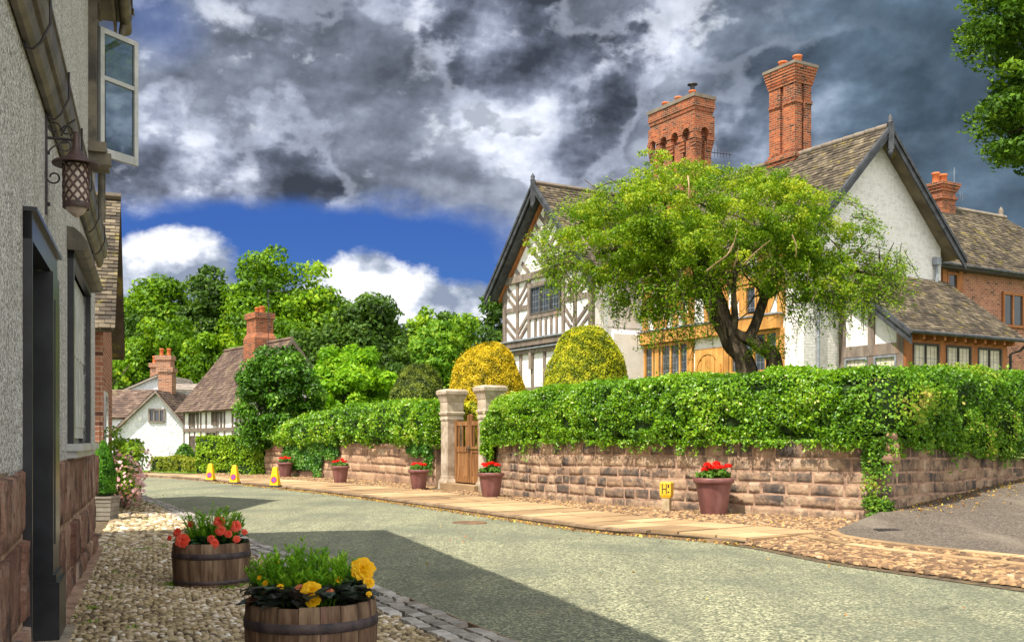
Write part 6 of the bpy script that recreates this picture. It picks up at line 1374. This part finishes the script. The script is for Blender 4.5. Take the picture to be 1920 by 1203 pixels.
window(tc_, F1, 3.62, 5.1, 1.05, 1.9, 3, 0, 'brown_black', .07, lead=False); window(tc_, F1, .95, 1.65, 2.2, 3.1, 3, 0, 'brown_black', .06, lead=False, glass='blind'); window(tc_, F1, 4.4, 5.1, 2.2, 3.1, 3, 0, 'brown_black', .06, lead=False, glass='blind'); window(tc_, F1, 1.0, 1.65, .2, 1.7, 3, 0, 'brown_black', .06, lead=False, glass='blind')
mb = MB(); f = FgF; 
ga = Face(np.array(cFar) + dT * 8.3, (-F1.n[0], -F1.n[1]), dT)
for u in (.1, 1.2, 2.45, 3.7, 4.8): rect(mb, ga, u - .1, u + .1, 0, 3.45, -.02, .05 + .002 * u)
rect(mb, ga, 0, 4.9, 3.35, 3.6, -.02, .09); rect(mb, ga, 1.1, 3.8, 4.8, 4.98, -.02, .08); beam(mb, ga, 2.45, 3.6, 2.45, 6.2, .2)
beam(mb, ga, 2.45, 6.1, 0.1, 3.3, .26, .05); beam(mb, ga, 2.45, 6.1, 4.8, 3.3, .26, .05); beam(mb, ga, 1.2, 3.6, 2.4, 4.8, .16); beam(mb, ga, 3.7, 3.6, 2.5, 4.8, .16); mb.build('gable_frame', M['brown_black'], tc_)
mb = MB(); mp = cFar + dT * 8.72 - F1.n * 2.45
for s in (1, -1):
    a = (*mp, 6.5); e = mp + F1.n * s * 2.95; board(mb, a, (*e, 2.9), .26, .05, (dT[0], dT[1], 0))
mb.build('bargeboard', M['brown_black'], tc_)
cc = cFar + dT * 5.0 - F1.n * 2.3; sq_chimney(tc_, cc, 1.25, .95, 4.8, 8.05, dT, 'brick', 2, .35, 1.3)
mb = MB(); q = cc + dT * 1.1; mb.tube([(*q, 5.5), (*q, 9.2)], .02, 4); mb.tube([(q[0] - .1, q[1], 9.1), (q[0] + 1.0, q[1], 9.1)], .015, 4); mb.build('aerial', M['iron'], tc_)
mb = MB(); rect(mb, F1, -.05, 8.35, -.4, .02, -.02, .09); mb.build('brick_plinth', M['brick_far'], tc_)
# whitewashed cottage, gable to the road
zb = -.42; Zc = 62.; gL, gR = np.array([(213 - 960) / F * Zc, Zc]), np.array([(353 - 960) / F * Zc, Zc]); wg = gR[0] - gL[0]; apx = EYE + (825 - 734) / F * Zc; ev = EYE + (825 - 795) / F * Zc
tw_ = thing('white_cottage', (gL[0] + wg / 2, Zc, zb), 'small whitewashed cottage with its gable facing the road bend at the far left', 'cottage')
f = Face(gL, (1, 0), (0, -1)); mb = MB(); ap = (295 - 213) / 140 * wg
pts = [(0, zb), (wg, zb), (wg, ev - .15), (ap, apx), (0, ev - .35)]
mb.poly([f.p(u, z, 0) for u, z in pts]); mb.poly([f.p(u, z, -6) for u, z in pts][::-1])
for i in range(5): (a, za), (b, zc_) = pts[i], pts[(i + 1) % 5]; mb.quad(f.p(b, zc_, 0), f.p(a, za, 0), f.p(a, za, -6), f.p(b, zc_, -6))
mb.build('wall', M['rubble_white'], tw_); mb = MB()
for (u0_, z0_) in ((-.35, ev - .72), (wg + .3, ev - .42)):
    o_ = Vector(f.p(u0_, z0_, .3)); dv = Vector(f.p(ap, apx + .1, .3)) - o_; tiles(mb, o_, (0, 1, 0), dv, 6.4, dv.length, .3, .2, .03, 0, 44); slab(mb, o_, (0, 1, 0), dv, 6.4, dv.length, .1, 0)
mb.build('roof', M['tile_red'], tw_)
mb = MB()
for (u0_, z0_) in ((-.35, ev - .72), (wg + .3, ev - .42)): board(mb, f.p(ap, apx + .06, .31), f.p(u0_, z0_ - .03, .31), .16, .04, (0, -1, 0))
mb.build('bargeboard', M['oak_grey'], tw_)
def cpx(x): return (x - 213) / F * Zc
def cz(y): return EYE + (825 - y) / F * Zc
window(tw_, f, cpx(279), cpx(310), cz(792), cz(766), 3, 0, 'oak_grey', .09, lead=False); window(tw_, f, cpx(251), cpx(264), cz(852), cz(826), 1, 2, 'oak_grey', .09, lead=False)
mb = MB(); u, z = cpx(263), cz(785); mb.poly([f.p(u - .14, z + .12, .05), f.p(u, z + .17, .05), f.p(u + .14, z + .12, .05), f.p(u + .12, z - .05, .05), f.p(u, z - .15, .05), f.p(u - .12, z - .05, .05)][::-1]); rect(mb, f, u - .11, u + .11, z - .04, z + .12, 0, .049); mb.build('alarm_box', M['white'], tw_)
mb = MB(); u, z = cpx(239), cz(841); rect(mb, f, u - .13, u + .13, z - .08, z + .08, 0, .04); mb.build('name_board', M['oak_grey'], tw_)
mb = MB(); u, z = cpx(351), cz(812); rect(mb, f, u - .04, u + .04, z - .2, z + .1, 0, .14); mb.build('wall_lamp', M['iron'], tw_)
# low wing left of it
f2 = Face((gL[0] - 3.2, Zc + .8), (1, 0), (0, -1)); mb = MB(); rect(mb, f2, 0, 3.4 + .9, zb, cz(778), -3, 0); mb.build('wing_wall', M['rubble_white'], tw_); mb = MB(); o_ = Vector(f2.p(-.2, cz(782), .3)); dv = Vector(f2.p(-.2, cz(731) + .15, -1.6)) - o_
tiles(mb, o_, (1, 0, 0), dv, 5.6, dv.length, .3, .2, .03, 0, 45); slab(mb, o_, (1, 0, 0), dv, 5.6, dv.length, .1, 0); mb.build('wing_roof', M['tile_red'], tw_)
sq_chimney(tw_, (gL[0] + cpx(283) + .1, Zc + 2.6), .85, .8, 3.2, EYE + (825 - 688) / F * (Zc + 2.2), (1, 0), 'brick_far', 0)
# second white house behind
Zd = 70.; X_ = lambda x: (x - 960) / F * Zd; Z_ = lambda y: EYE + (825 - y) / F * Zd
t3 = thing('white_house', (X_(310), Zd, -.4), 'grey-white rendered house with twin-pot brick chimneys behind the small white cottage', 'cottage')
f = Face((X_(250), Zd), (1, 0), (0, -1)); W3 = X_(352) - X_(250); ap = X_(300) - X_(250); mb = MB()
pts = [(0, -.4), (W3 - .9, -.4), (W3 - .9, Z_(752)), (ap, Z_(704)), (-1.6, Z_(742)), (-1.6, -.4)]
mb.poly([f.p(u, z, 0) for u, z in pts]); 
for i in range(len(pts)): (a, za), (b, zc_) = pts[i], pts[(i + 1) % len(pts)]; mb.quad(f.p(b, zc_, 0), f.p(a, za, 0), f.p(a, za, -7), f.p(b, zc_, -7))
rect(mb, f, W3 - .89, W3 + .6, -.4, Z_(735), -4, .0); mb.build('wall', M['rubble_white'], t3)
mb = MB(); o_ = Vector(f.p(-2.0, Z_(746), .25)); dv = Vector(f.p(ap, Z_(703) + .08, .25)) - o_; tiles(mb, o_, (0, 1, 0), dv, 7, dv.length, .3, .2, .03, 0, 47); slab(mb, o_, (0, 1, 0), dv, 7, dv.length, .1, 0)
o_ = Vector(f.p(W3 - .6, Z_(754), .25)); dv = Vector(f.p(ap, Z_(703) + .08, .25)) - o_; tiles(mb, o_, (0, 1, 0), dv, 7, dv.length, .3, .2, .03, 0, 48); slab(mb, o_, (0, 1, 0), dv, 7, dv.length, .1, 0)
o_ = Vector(f.p(W3 - 1.5, Z_(731), .3)); dv = Vector(f.p(W3 - 1.5, Z_(717), -1.2)) - o_; tiles(mb, o_, (1, 0, 0), dv, 2.3, dv.length, .3, .2, .03, 0, 49); slab(mb, o_, (1, 0, 0), dv, 2.3, dv.length, .1, 0)
mb.build('roof', M['tile_pale'], t3)
window(t3, f, X_(322) - X_(250), X_(341) - X_(250), Z_(748), Z_(738), 3, 0, 'black_timber', .06, lead=False, h=.06)
sq_chimney(t3, (X_(297), Zd + 1.4), .98, .9, 3, EYE + (825 - 666) / F * (Zd + 1), (1, 0), 'brick_far', 2, .5)
sq_chimney(t3, (X_(270), Zd + 2.6), .75, .7, 3, EYE + (825 - 680) / F * (Zd + 2.2), (1, 0), 'brick_far', 2, .5)
# ---------------------------------------------------------------- roadside hedges in the distance
def box_hedge(name, pts, z0, h, w, n, size, mat, label, seed=0, group=None):
    p = Path(pts); prof = lambda t: [(.0, z0), (.03, z0 + h * .5), (0, z0 + h - .06), (-.08, z0 + h), (-w + .08, z0 + h), (-w, z0 + h - .08), (-w, z0)]
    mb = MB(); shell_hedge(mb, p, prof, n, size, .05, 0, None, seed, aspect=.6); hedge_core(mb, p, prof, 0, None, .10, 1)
    for e, sg in ((0., -1), (p.L, 1)):
        nr, d = p.nrm(e); c = p.at(e); rg = np.random.default_rng(seed + 3); k = int(n * w / (p.L * 2 + 1)) + 50; o = -rg.uniform(0, w, k); z = z0 + rg.uniform(0, h, k)
        leaves(mb, np.stack([c[0] + nr[0] * o + d[0] * sg * .03, c[1] + nr[1] * o + d[1] * sg * .03, z], 1), np.tile([d[0] * sg, d[1] * sg, .3], (k, 1)), size, 0, .5 + rg.normal(0, .2, k), rg=rg)
    return mb.build(name, [M[mat], M['core']], label=label, cat='hedge', group=group, origin=(*p.at(p.L / 2), z0))
a, b, c = px(368, 880, 43.5), px(455, 880, 42.6), px(497, 880, 42.2)
box_hedge('clipped_hedge', [(a[0] - .0, a[1]), (b[0], b[1]), (c[0], c[1])], 0, 1.62, 1.0, 9500, .11, 'verge_hedge', 'bright yellow-green clipped hedge in front of the timbered cottage', 71)
a, b = px(283, 880, 47.5), px(330, 880, 46.9); box_hedge('low_hedge', [a[:2], b[:2]], -.1, .80, .8, 2600, .09, 'olive_hedge', 'low olive box hedge by the grass verge, the left one of the pair', 72, 'low box hedges at the bend')
a, b = px(332, 880, 46.2), px(370, 880, 45.8); box_hedge('low_hedge', [a[:2], b[:2]], -.1, .76, .8, 2300, .09, 'olive_hedge', 'low olive box hedge by the grass verge, right one touching the tall hedge', 73, 'low box hedges at the bend')
dome('corner_shrub', px(347, 880, 50), .55, 1.25, 0, M['holly'], 1800, .11, 'small dark shrub with a topknot against the white cottage', seed=4)
mb = MB(); a, b = px(318, 866, 58), px(333, 866, 58)
for x in np.linspace(a[0], b[0], 4): mb.tube([(x, 58, -.3), (x, 58, .75)], .018, 5)
for z in (.3, .72): mb.tube([(a[0], 58, z), (b[0], 58, z)], .018, 5)
mb.build('railing', M['lead'], label='short grey metal railing beside the white cottage', cat='railing')
# grass tufts on the far verge
mb = MB(); rg = np.random.default_rng(77); n = 9000; x = rg.uniform(-24, -9.5, n); y = rg.uniform(41, 58, n); keep = (y > 49.5 + (x + 24) * -.66 + 1.2); P = np.stack([x, y, np.array([far_z(v) for v in y]) + .04], 1)[keep]
leaves(mb, P, np.tile([0, -.9, .25], (len(P), 1)), .16, 0, rg=rg, aspect=.35, droop=-1.5); mb.build('grass_verge', M['grassblade'], kind='stuff', label='sunlit rough grass verge on the outside of the road bend', cat='grass')

# ---------------------------------------------------------------- topiary, shrubs and trees
def dpx(name, x0, x1, ytop, Zd, zbase, mat, n, size, label, core, seed, grp=None):
    r = (x1 - x0) / 2 / F * Zd; cx = ((x0 + x1) / 2 - 960) / F * Zd; top = EYE + (HZ - ytop) / F * Zd; zb = top - zbase
    return dome(name, (cx, Zd, 0), r, top - zbase, zbase, M[mat], n, size, label, M[core], grp, seed, cone=.82)
dpx('golden_yew', 1012, 1190, 613, 29.5, 1.7, 'gold_green', 42000, .055, 'large domed yellow-green yew topiary in front of the timbered gable', 'core_gold', 81, 'clipped yew domes in the garden')
dpx('golden_yew', 838, 988, 646, 31.5, 2.2, 'gold', 36000, .055, 'orange-gold domed yew topiary behind the gate pillars', 'core_gold', 82, 'clipped yew domes in the garden')
dpx('dark_yew', 728, 840, 684, 36.0, 2.0, 'darkyew', 22000, .07, 'dark olive domed yew topiary behind the rounded hedge', 'core', 83, 'clipped yew domes in the garden')
dome('golden_yew', (px(878, 700, 31)[0] + .15, 30.6, 0), .62, 1.35, 1.3, M['gold_green'], 5000, .07, 'small rounded yellow yew seen between the two gate pillars', M['core_gold'], None, 84, cone=.7)
# holly by the far end of the wall
t = thing('holly_tree', (*px(520, 880, 41)[:2], 0), 'broad dark glossy holly bush half hiding the timbered cottage', 'holly'); mb = MB(); rg = np.random.default_rng(91)
for k in range(150):
    while True:
        x, y = rg.uniform(438, 606), rg.uniform(658, 850); u = (x - 524) / 74; v = (y - 745) / 88
        lim = 1.0 + .10 * math.sin(x * .09) + .08 * math.sin(y * .11)
        if u * u + v * v < lim and not (y > 800 and (x < 455 or x > 570)): break
    p = px(x, y, 41.5 + rg.uniform(-1.3, 1.3) * math.sqrt(max(.05, 1 - min(1, u * u + v * v)))); blob_leaves(mb, p, rg.uniform(.34, .55), 150, .15, 0, .42 + rg.normal(0, .17), .8, rg=rg)
for k in range(40):
    p = px(rg.uniform(455, 545), rg.uniform(800, 835), 41.5 + rg.uniform(-.8, .8)); blob_leaves(mb, p, .45, 120, .14, 0, .5, rg=rg)
mb.build('crown', M['holly'], t); mb = MB(); b0 = px(510, 880, 41.8); mb.tube([(b0[0], b0[1], -.2), (b0[0] + .1, b0[1], 1.2), (b0[0], b0[1] + .1, 3.2)], [.25, .18, .06], 8)
for k in range(5): mb.tube([(b0[0], b0[1], .9 + .3 * k), (b0[0] + rg.uniform(-1.2, 1.2), b0[1] + rg.uniform(-.6, .6), 2.2 + .4 * k)], [.1, .04], 6)
mb.build('trunk', M['bark'], t)
def tpx(xc, ytop, wpx, Zd, mat, label, seed, nb=90, nl=230, size=.34, hz=None, group='woodland trees behind the village', base=None, fill=.45, trunk=.35, rzf=None):
    X_ = (xc - 960) / F * Zd; zg = min(9, max(0, (Zd - 75) * .06)) - .4 if base is None else base; h = EYE + (HZ - ytop) / F * Zd - zg; rx = wpx / 2 / F * Zd; rz = rzf or h * .43
    return tree('broadleaf_tree', (X_, Zd, zg), h, rx, rz, M[mat], nb, nl, size, label, group, seed, trunk, fill=fill)
tpx(285, 500, 200, 96, 'forest', 'tall green tree in the wood above the white cottage, leftmost and rounded', 101, 150, 260, .42)
tpx(300, 600, 190, 84, 'forest', 'lower leafy tree directly above the white cottage roofs', 102, 120, 230, .36)
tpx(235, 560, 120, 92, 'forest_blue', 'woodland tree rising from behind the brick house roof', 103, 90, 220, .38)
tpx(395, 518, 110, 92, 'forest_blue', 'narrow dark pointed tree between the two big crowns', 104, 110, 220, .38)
tpx(405, 610, 170, 82, 'forest', 'leafy tree left of the brick chimney of the timbered cottage', 110, 120, 230, .36)
tpx(540, 492, 240, 90, 'forest', 'largest dark green tree directly above the timbered cottage', 105, 190, 260, .40)
tpx(500, 600, 170, 80, 'forest', 'woodland tree right behind the timbered cottage roof', 111, 110, 220, .36)
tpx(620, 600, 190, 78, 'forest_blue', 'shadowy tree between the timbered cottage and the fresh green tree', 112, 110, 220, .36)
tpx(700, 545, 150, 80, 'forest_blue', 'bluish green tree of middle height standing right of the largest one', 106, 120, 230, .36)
tpx(820, 578, 190, 92, 'forest', 'rounded tree on the skyline above the dark yew dome', 107, 120, 230, .38)
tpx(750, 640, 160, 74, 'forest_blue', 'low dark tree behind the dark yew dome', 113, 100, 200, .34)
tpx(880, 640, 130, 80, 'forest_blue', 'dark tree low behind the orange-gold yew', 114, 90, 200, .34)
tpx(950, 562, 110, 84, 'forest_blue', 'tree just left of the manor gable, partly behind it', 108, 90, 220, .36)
tpx(665, 645, 155, 47, 'lime_tree', 'fresh lime-green weeping tree above the rounded hedge', 120, 130, 230, .22, group=None, base=0.6, fill=.3, trunk=.2)
tpx(820, 590, 110, 58, 'lime_tree2', 'light green upright tree behind the yew domes', 121, 110, 210, .25, group=None, base=1.0, fill=.3, trunk=.2)
tpx(160, 640, 200, 70, 'forest', 'tree hidden mostly behind the brick house', 122, 60, 160, .36)
for k, (xw, zw) in enumerate(((-47, 86), (-58, 80), (-68, 92))):
    tree('broadleaf_tree', (xw, zw, .2), 15 + k, 6.5, 6.5, M['forest'], 90, 200, .4, ['woodland tree beyond the left-hand cottages, nearest the white cottage', 'woodland tree farther left beyond the road bend', 'woodland tree farthest left beyond the road bend'][k], 'woodland trees behind the village', 150 + k, .35)
# ---------------------------------------------------------------- old hawthorn with its twisted trunk
ZT = 24.5
ht = thing('hawthorn_tree', (*px(1405, 700, ZT)[:2], 1.5), 'old spreading hawthorn with twisted trunk in front of the manor', 'tree')
mb = MB(); rg = np.random.default_rng(130)
def br_(pts, rad, n=12, fl=.12, seed=0, mat=0):
    P = [np.array(px(x, y, ZT + dz_)) for x, y, dz_ in pts]; P = catmull(P, .12); rr = np.interp(np.linspace(0, 1, len(P)), np.linspace(0, 1, len(rad)), rad)
    P = P + np.array([[mnoise.noise(Vector((i * .25, seed, k * 5.))) * .05 * (rr[i] / .15 + .3) for k in range(3)] for i in range(len(P))]); mb.tube(P, rr, n, mat, flute=fl, seed=seed); return P
BR = []
BR.append(br_([(1415, 760, .1), (1400, 690, 0), (1372, 640, 0), (1350, 590, 0), (1325, 540, -.1), (1308, 500, -.2), (1290, 470, -.2)], [.30, .215, .18, .185, .175, .15, .12], 18, .24, 1))
br_([(1395, 720, -.1), (1385, 670, -.15), (1368, 630, -.12), (1352, 580, -.1), (1330, 540, 0)], [.15, .11, .10, .09, .06], 12, .22, 6)
br_([(1424, 740, .2), (1406, 680, .2), (1376, 622, .2), (1352, 560, .22), (1340, 500, .15)], [.14, .10, .09, .08, .06], 12, .22, 7)
BR.append(br_([(1440, 730, -.1), (1448, 690, -.1), (1440, 660, -.1), (1415, 643, 0), (1385, 628, 0), (1366, 612, 0)], [.16, .135, .13, .13, .12, .09], 14, .22, 2))
br_([(1455, 720, .1), (1458, 680, 0), (1450, 655, 0), (1425, 648, .05)], [.14, .11, .09, .06], 10, .15, 8)
BR.append(br_([(1400, 640, 0), (1420, 600, .1), (1432, 560, .3), (1452, 520, .5), (1480, 480, .6)], [.12, .12, .10, .08, .05], 10, .12, 3))
BR.append(br_([(1412, 620, .05), (1425, 570, .2), (1440, 520, .3), (1462, 470, .2)], [.06, .055, .045, .03], 8, .1, 13))
BR.append(br_([(1372, 640, 0), (1378, 590, -.2), (1375, 540, -.4), (1385, 490, -.5), (1400, 430, -.5)], [.09, .08, .06, .05, .03], 8, .1, 4))
BR.append(br_([(1312, 505, -.2), (1290, 470, -.3), (1250, 455, -.5), (1190, 460, -.8), (1120, 475, -1)], [.14, .12, .10, .07, .03], 10, .1, 5))
BR.append(br_([(1320, 520, 0), (1330, 470, 0), (1345, 420, .2), (1330, 370, .4)], [.12, .09, .06, .03], 8, .1, 9))
BR.append(br_([(1470, 500, .5), (1520, 480, .4), (1580, 500, .2), (1650, 520, 0)], [.07, .06, .045, .02], 8, .1, 10))
BR.append(br_([(1345, 480, .2), (1400, 470, .5), (1460, 440, .8), (1530, 410, 1)], [.09, .07, .05, .03], 8, .1, 11))
BR.append(br_([(1300, 480, -.3), (1260, 420, -.2), (1200, 390, 0), (1150, 380, .2)], [.10, .07, .05, .03], 8, .1, 12))
BR.append(br_([(1310, 500, 0), (1305, 480, -.3), (1312, 490, -.6)], [.05, .05, .04], 8, .1, 14))
for k in range(70):
    P = BR[rg.integers(2, len(BR))]; s = P[rg.integers(len(P) // 3, len(P))]; e = s + np.array([rg.normal(0, .8), rg.normal(0, .6), rg.normal(.25, .5)]); m_ = (s + e) / 2 + [0, 0, rg.uniform(0, .25)]; mb.tube([s, m_, e], [.03, .02, .008], 5, 0)
mb.build('trunk', M['bark'], ht)
mb = MB()
for pts in ([(1325, 508, -2.6), (1345, 492, -2.9), (1370, 470, -3.0), (1383, 430, -3)], [(1345, 492, -2.9), (1362, 480, -2.9), (1375, 455, -2.8)], [(1395, 495, -2.7), (1420, 470, -2.9), (1445, 450, -3)], [(1376, 500, -2.6), (1382, 480, -2.8), (1385, 462, -2.9)], [(1485, 440, -2.6), (1493, 460, -2.6), (1492, 482, -2.5)], [(1290, 330, -2.5), (1292, 350, -2.6), (1290, 372, -2.6)]):
    P = catmull([np.array(px(x, y, ZT + d)) for x, y, d in pts], .1); mb.tube(P, np.linspace(.018, .006, len(P)), 5); mb.build('dead_twig', M['twig'], ht); mb = MB()
# crown: lobes (x, y, rx, ry) as seen, each with real depth
mb = MB(); rg = np.random.default_rng(131)
LOB = [(1330, 395, 215, 85, 1.), (1210, 430, 140, 85, 1.), (1145, 470, 105, 62, .85), (1440, 400, 130, 80, 1.), (1540, 460, 95, 50, .8), (1640, 500, 75, 26, .45), (1570, 530, 90, 60, .7), (1245, 330, 90, 38, .5), (1085, 520, 60, 38, .55), (1270, 500, 130, 60, 1.1), (1480, 350, 50, 24, .45), (1360, 470, 200, 45, .7), (1220, 300, 40, 20, .25), (1500, 520, 100, 50, .8), (1010, 470, 30, 25, .2), (1110, 390, 50, 30, .3), (1210, 550, 90, 55, .75)]
tot = sum(l[2] * l[3] * l[4] for l in LOB)
for (x, y, rx, ry, den) in LOB:
    n = int(960 * rx * ry * den / tot) + 6
    for _ in range(n):
        d = sph(1, rg)[0] * rg.uniform(.35, 1.) ** .4; zz = ZT + d[1] * min(2.9, rx / F * ZT * 1.15)
        if y > 480 and zz > ZT + 1.2: zz = ZT + rg.uniform(-1.5, 1)
        p = px(x + d[0] * rx, y + d[2] * -ry, zz); r = rg.uniform(.13, .30) * (1 if den > .5 else .7)
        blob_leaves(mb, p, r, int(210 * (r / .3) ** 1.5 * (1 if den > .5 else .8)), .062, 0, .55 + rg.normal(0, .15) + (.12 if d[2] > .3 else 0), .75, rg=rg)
# drooping sprays: short lines of leaves hanging from the crown's edge
def spray(x, y, Zd, L, dirx, n, droop=1.):
    p = np.array(px(x, y, Zd)); v = np.array([dirx, rg.normal(0, .2), -droop * rg.uniform(.1, .9)]); P = []
    for i in range(n):
        f = rg.uniform(0, 1); q = p + v * L * f + np.array([0, 0, -.25 * L * f * f]) + rg.normal(0, .045 + .03 * (1 - f), 3); P.append(q)
    leaves(mb, P, np.tile([0, -.3, 1.], (n, 1)), .06, 0, .5 + rg.normal(0, .2, n), rg=rg)
    if L > .5: mb.tube([tuple(p), tuple(p + v * L * .5 + [0, 0, -.06 * L]), tuple(p + v * L + [0, 0, -.25 * L])], [.010, .007, .003], 4, 1, cap=False)
for _ in range(330):
    x = rg.uniform(1010, 1700); yb = np.interp(x, [1010, 1080, 1200, 1300, 1400, 1500, 1600, 1700], [500, 540, 560, 540, 500, 540, 560, 510]); spray(x, yb - rg.uniform(-10, 60), ZT + rg.uniform(-2, 1.5), rg.uniform(.4, 1.1), rg.normal(0, .4), 46, 1.1)
for _ in range(130): spray(rg.uniform(1190, 1340), rg.uniform(530, 630), ZT + rg.uniform(-1.8, 1.0), rg.uniform(.3, .8), rg.normal(0, .3), 38, 1.1)
for _ in range(85): spray(rg.uniform(1480, 1640), rg.uniform(530, 600), ZT + rg.uniform(-1.5, 1.0), rg.uniform(.3, .8), rg.normal(0, .3), 26, 1.1)
for _ in range(30): spray(rg.uniform(1400, 1470), rg.uniform(625, 660), ZT - .4 + rg.uniform(-.3, .3), .35, rg.normal(0, .5), 30, .3)
for _ in range(130):
    a = rg.uniform(0, math.pi); x = 1330 + math.cos(a) * 300; y = 440 - math.sin(a) * 130; spray(x, y + rg.uniform(0, 30), ZT + rg.uniform(-1.2, 1.2), rg.uniform(.3, .75), math.cos(a) * .8 + rg.normal(0, .3), 40, -.5 if 1180 < x < 1500 else .2)
for _ in range(46): spray(rg.uniform(1600, 1650), rg.uniform(470, 560), ZT + rg.uniform(-.6, .6), rg.uniform(.5, 1.15), 1, 36, .1)
for _ in range(30): spray(rg.uniform(1050, 1090), rg.uniform(450, 500), ZT + rg.uniform(-1, 0), rg.uniform(.4, 1.), -1, 34, .2)
mb.build('crown', [M['haw'], M['bark']], ht)
# ---------------------------------------------------------------- beech boughs reaching in at the upper right
ot = thing('overhanging_tree', (13.2, 17.2, .7), 'beech tree whose drooping boughs reach in at the upper right corner', 'tree'); mb = MB(); rg = np.random.default_rng(140)
ZO = 16.
mb.tube([(13.2, 17.2, .4), (13.1, 17.0, 3), (13.0, 17.1, 6), (12.6, 16.9, 9), (12.4, 17, 12)], [.42, .34, .28, .2, .08], 12, flute=.06)
for e in (px(1880, 120, ZO), px(1890, 250, ZO), px(1900, 20, ZO), px(1960, 180, 15)):
    mb.tube([(13.0, 17.1, e[2] + .3), ((13 + e[0]) / 2, 16.6, e[2] + .9), e], [.10, .07, .015], 6)
mb.build('trunk', M['bark'], ot); mb = MB()
for _ in range(520):
    x = 1835 + abs(rg.normal(0, 150)); y = rg.uniform(-260, 320)
    lim = np.interp(y, [-260, 0, 40, 90, 130, 160, 200, 230, 255, 300, 320], [1800, 1830, 1830, 1838, 1885, 1890, 1850, 1838, 1862, 1868, 1950])
    if x < lim + 12: continue
    p = px(x, y, ZO + rg.uniform(-1.2, 1.2)); blob_leaves(mb, p, rg.uniform(.16, .30), 110, .085, 0, .5 + rg.normal(0, .17), .6, rg=rg)
for _ in range(120):
    y = rg.uniform(-40, 300); lim = np.interp(y, [-260, 0, 40, 90, 130, 160, 200, 230, 255, 300], [1800, 1830, 1820, 1812, 1880, 1885, 1835, 1830, 1850, 1880]); p = np.array(px(lim + rg.uniform(0, 40), y, ZO + rg.uniform(-.8, .8))); k = 22; f = rg.uniform(0, 1, k)[:, None]
    leaves(mb, p + f * np.array([-.28, 0, -.12]) + rg.normal(0, .035, (k, 3)), np.tile([0, -.3, 1.], (k, 1)), .08, 0, rg=rg)
for _ in range(160):
    a = rg.uniform(0, 6.28); q = 3.6 * math.sqrt(rg.uniform()); p = (12.9 + math.cos(a) * q, 17.3 + math.sin(a) * q, rg.uniform(7.5, 13)); 
    if p[0] / p[1] * F + 960 < 1870: continue
    blob_leaves(mb, p, .6, 70, .14, 0, .5, rg=rg)
mb.build('crown', M['overtree'], ot)
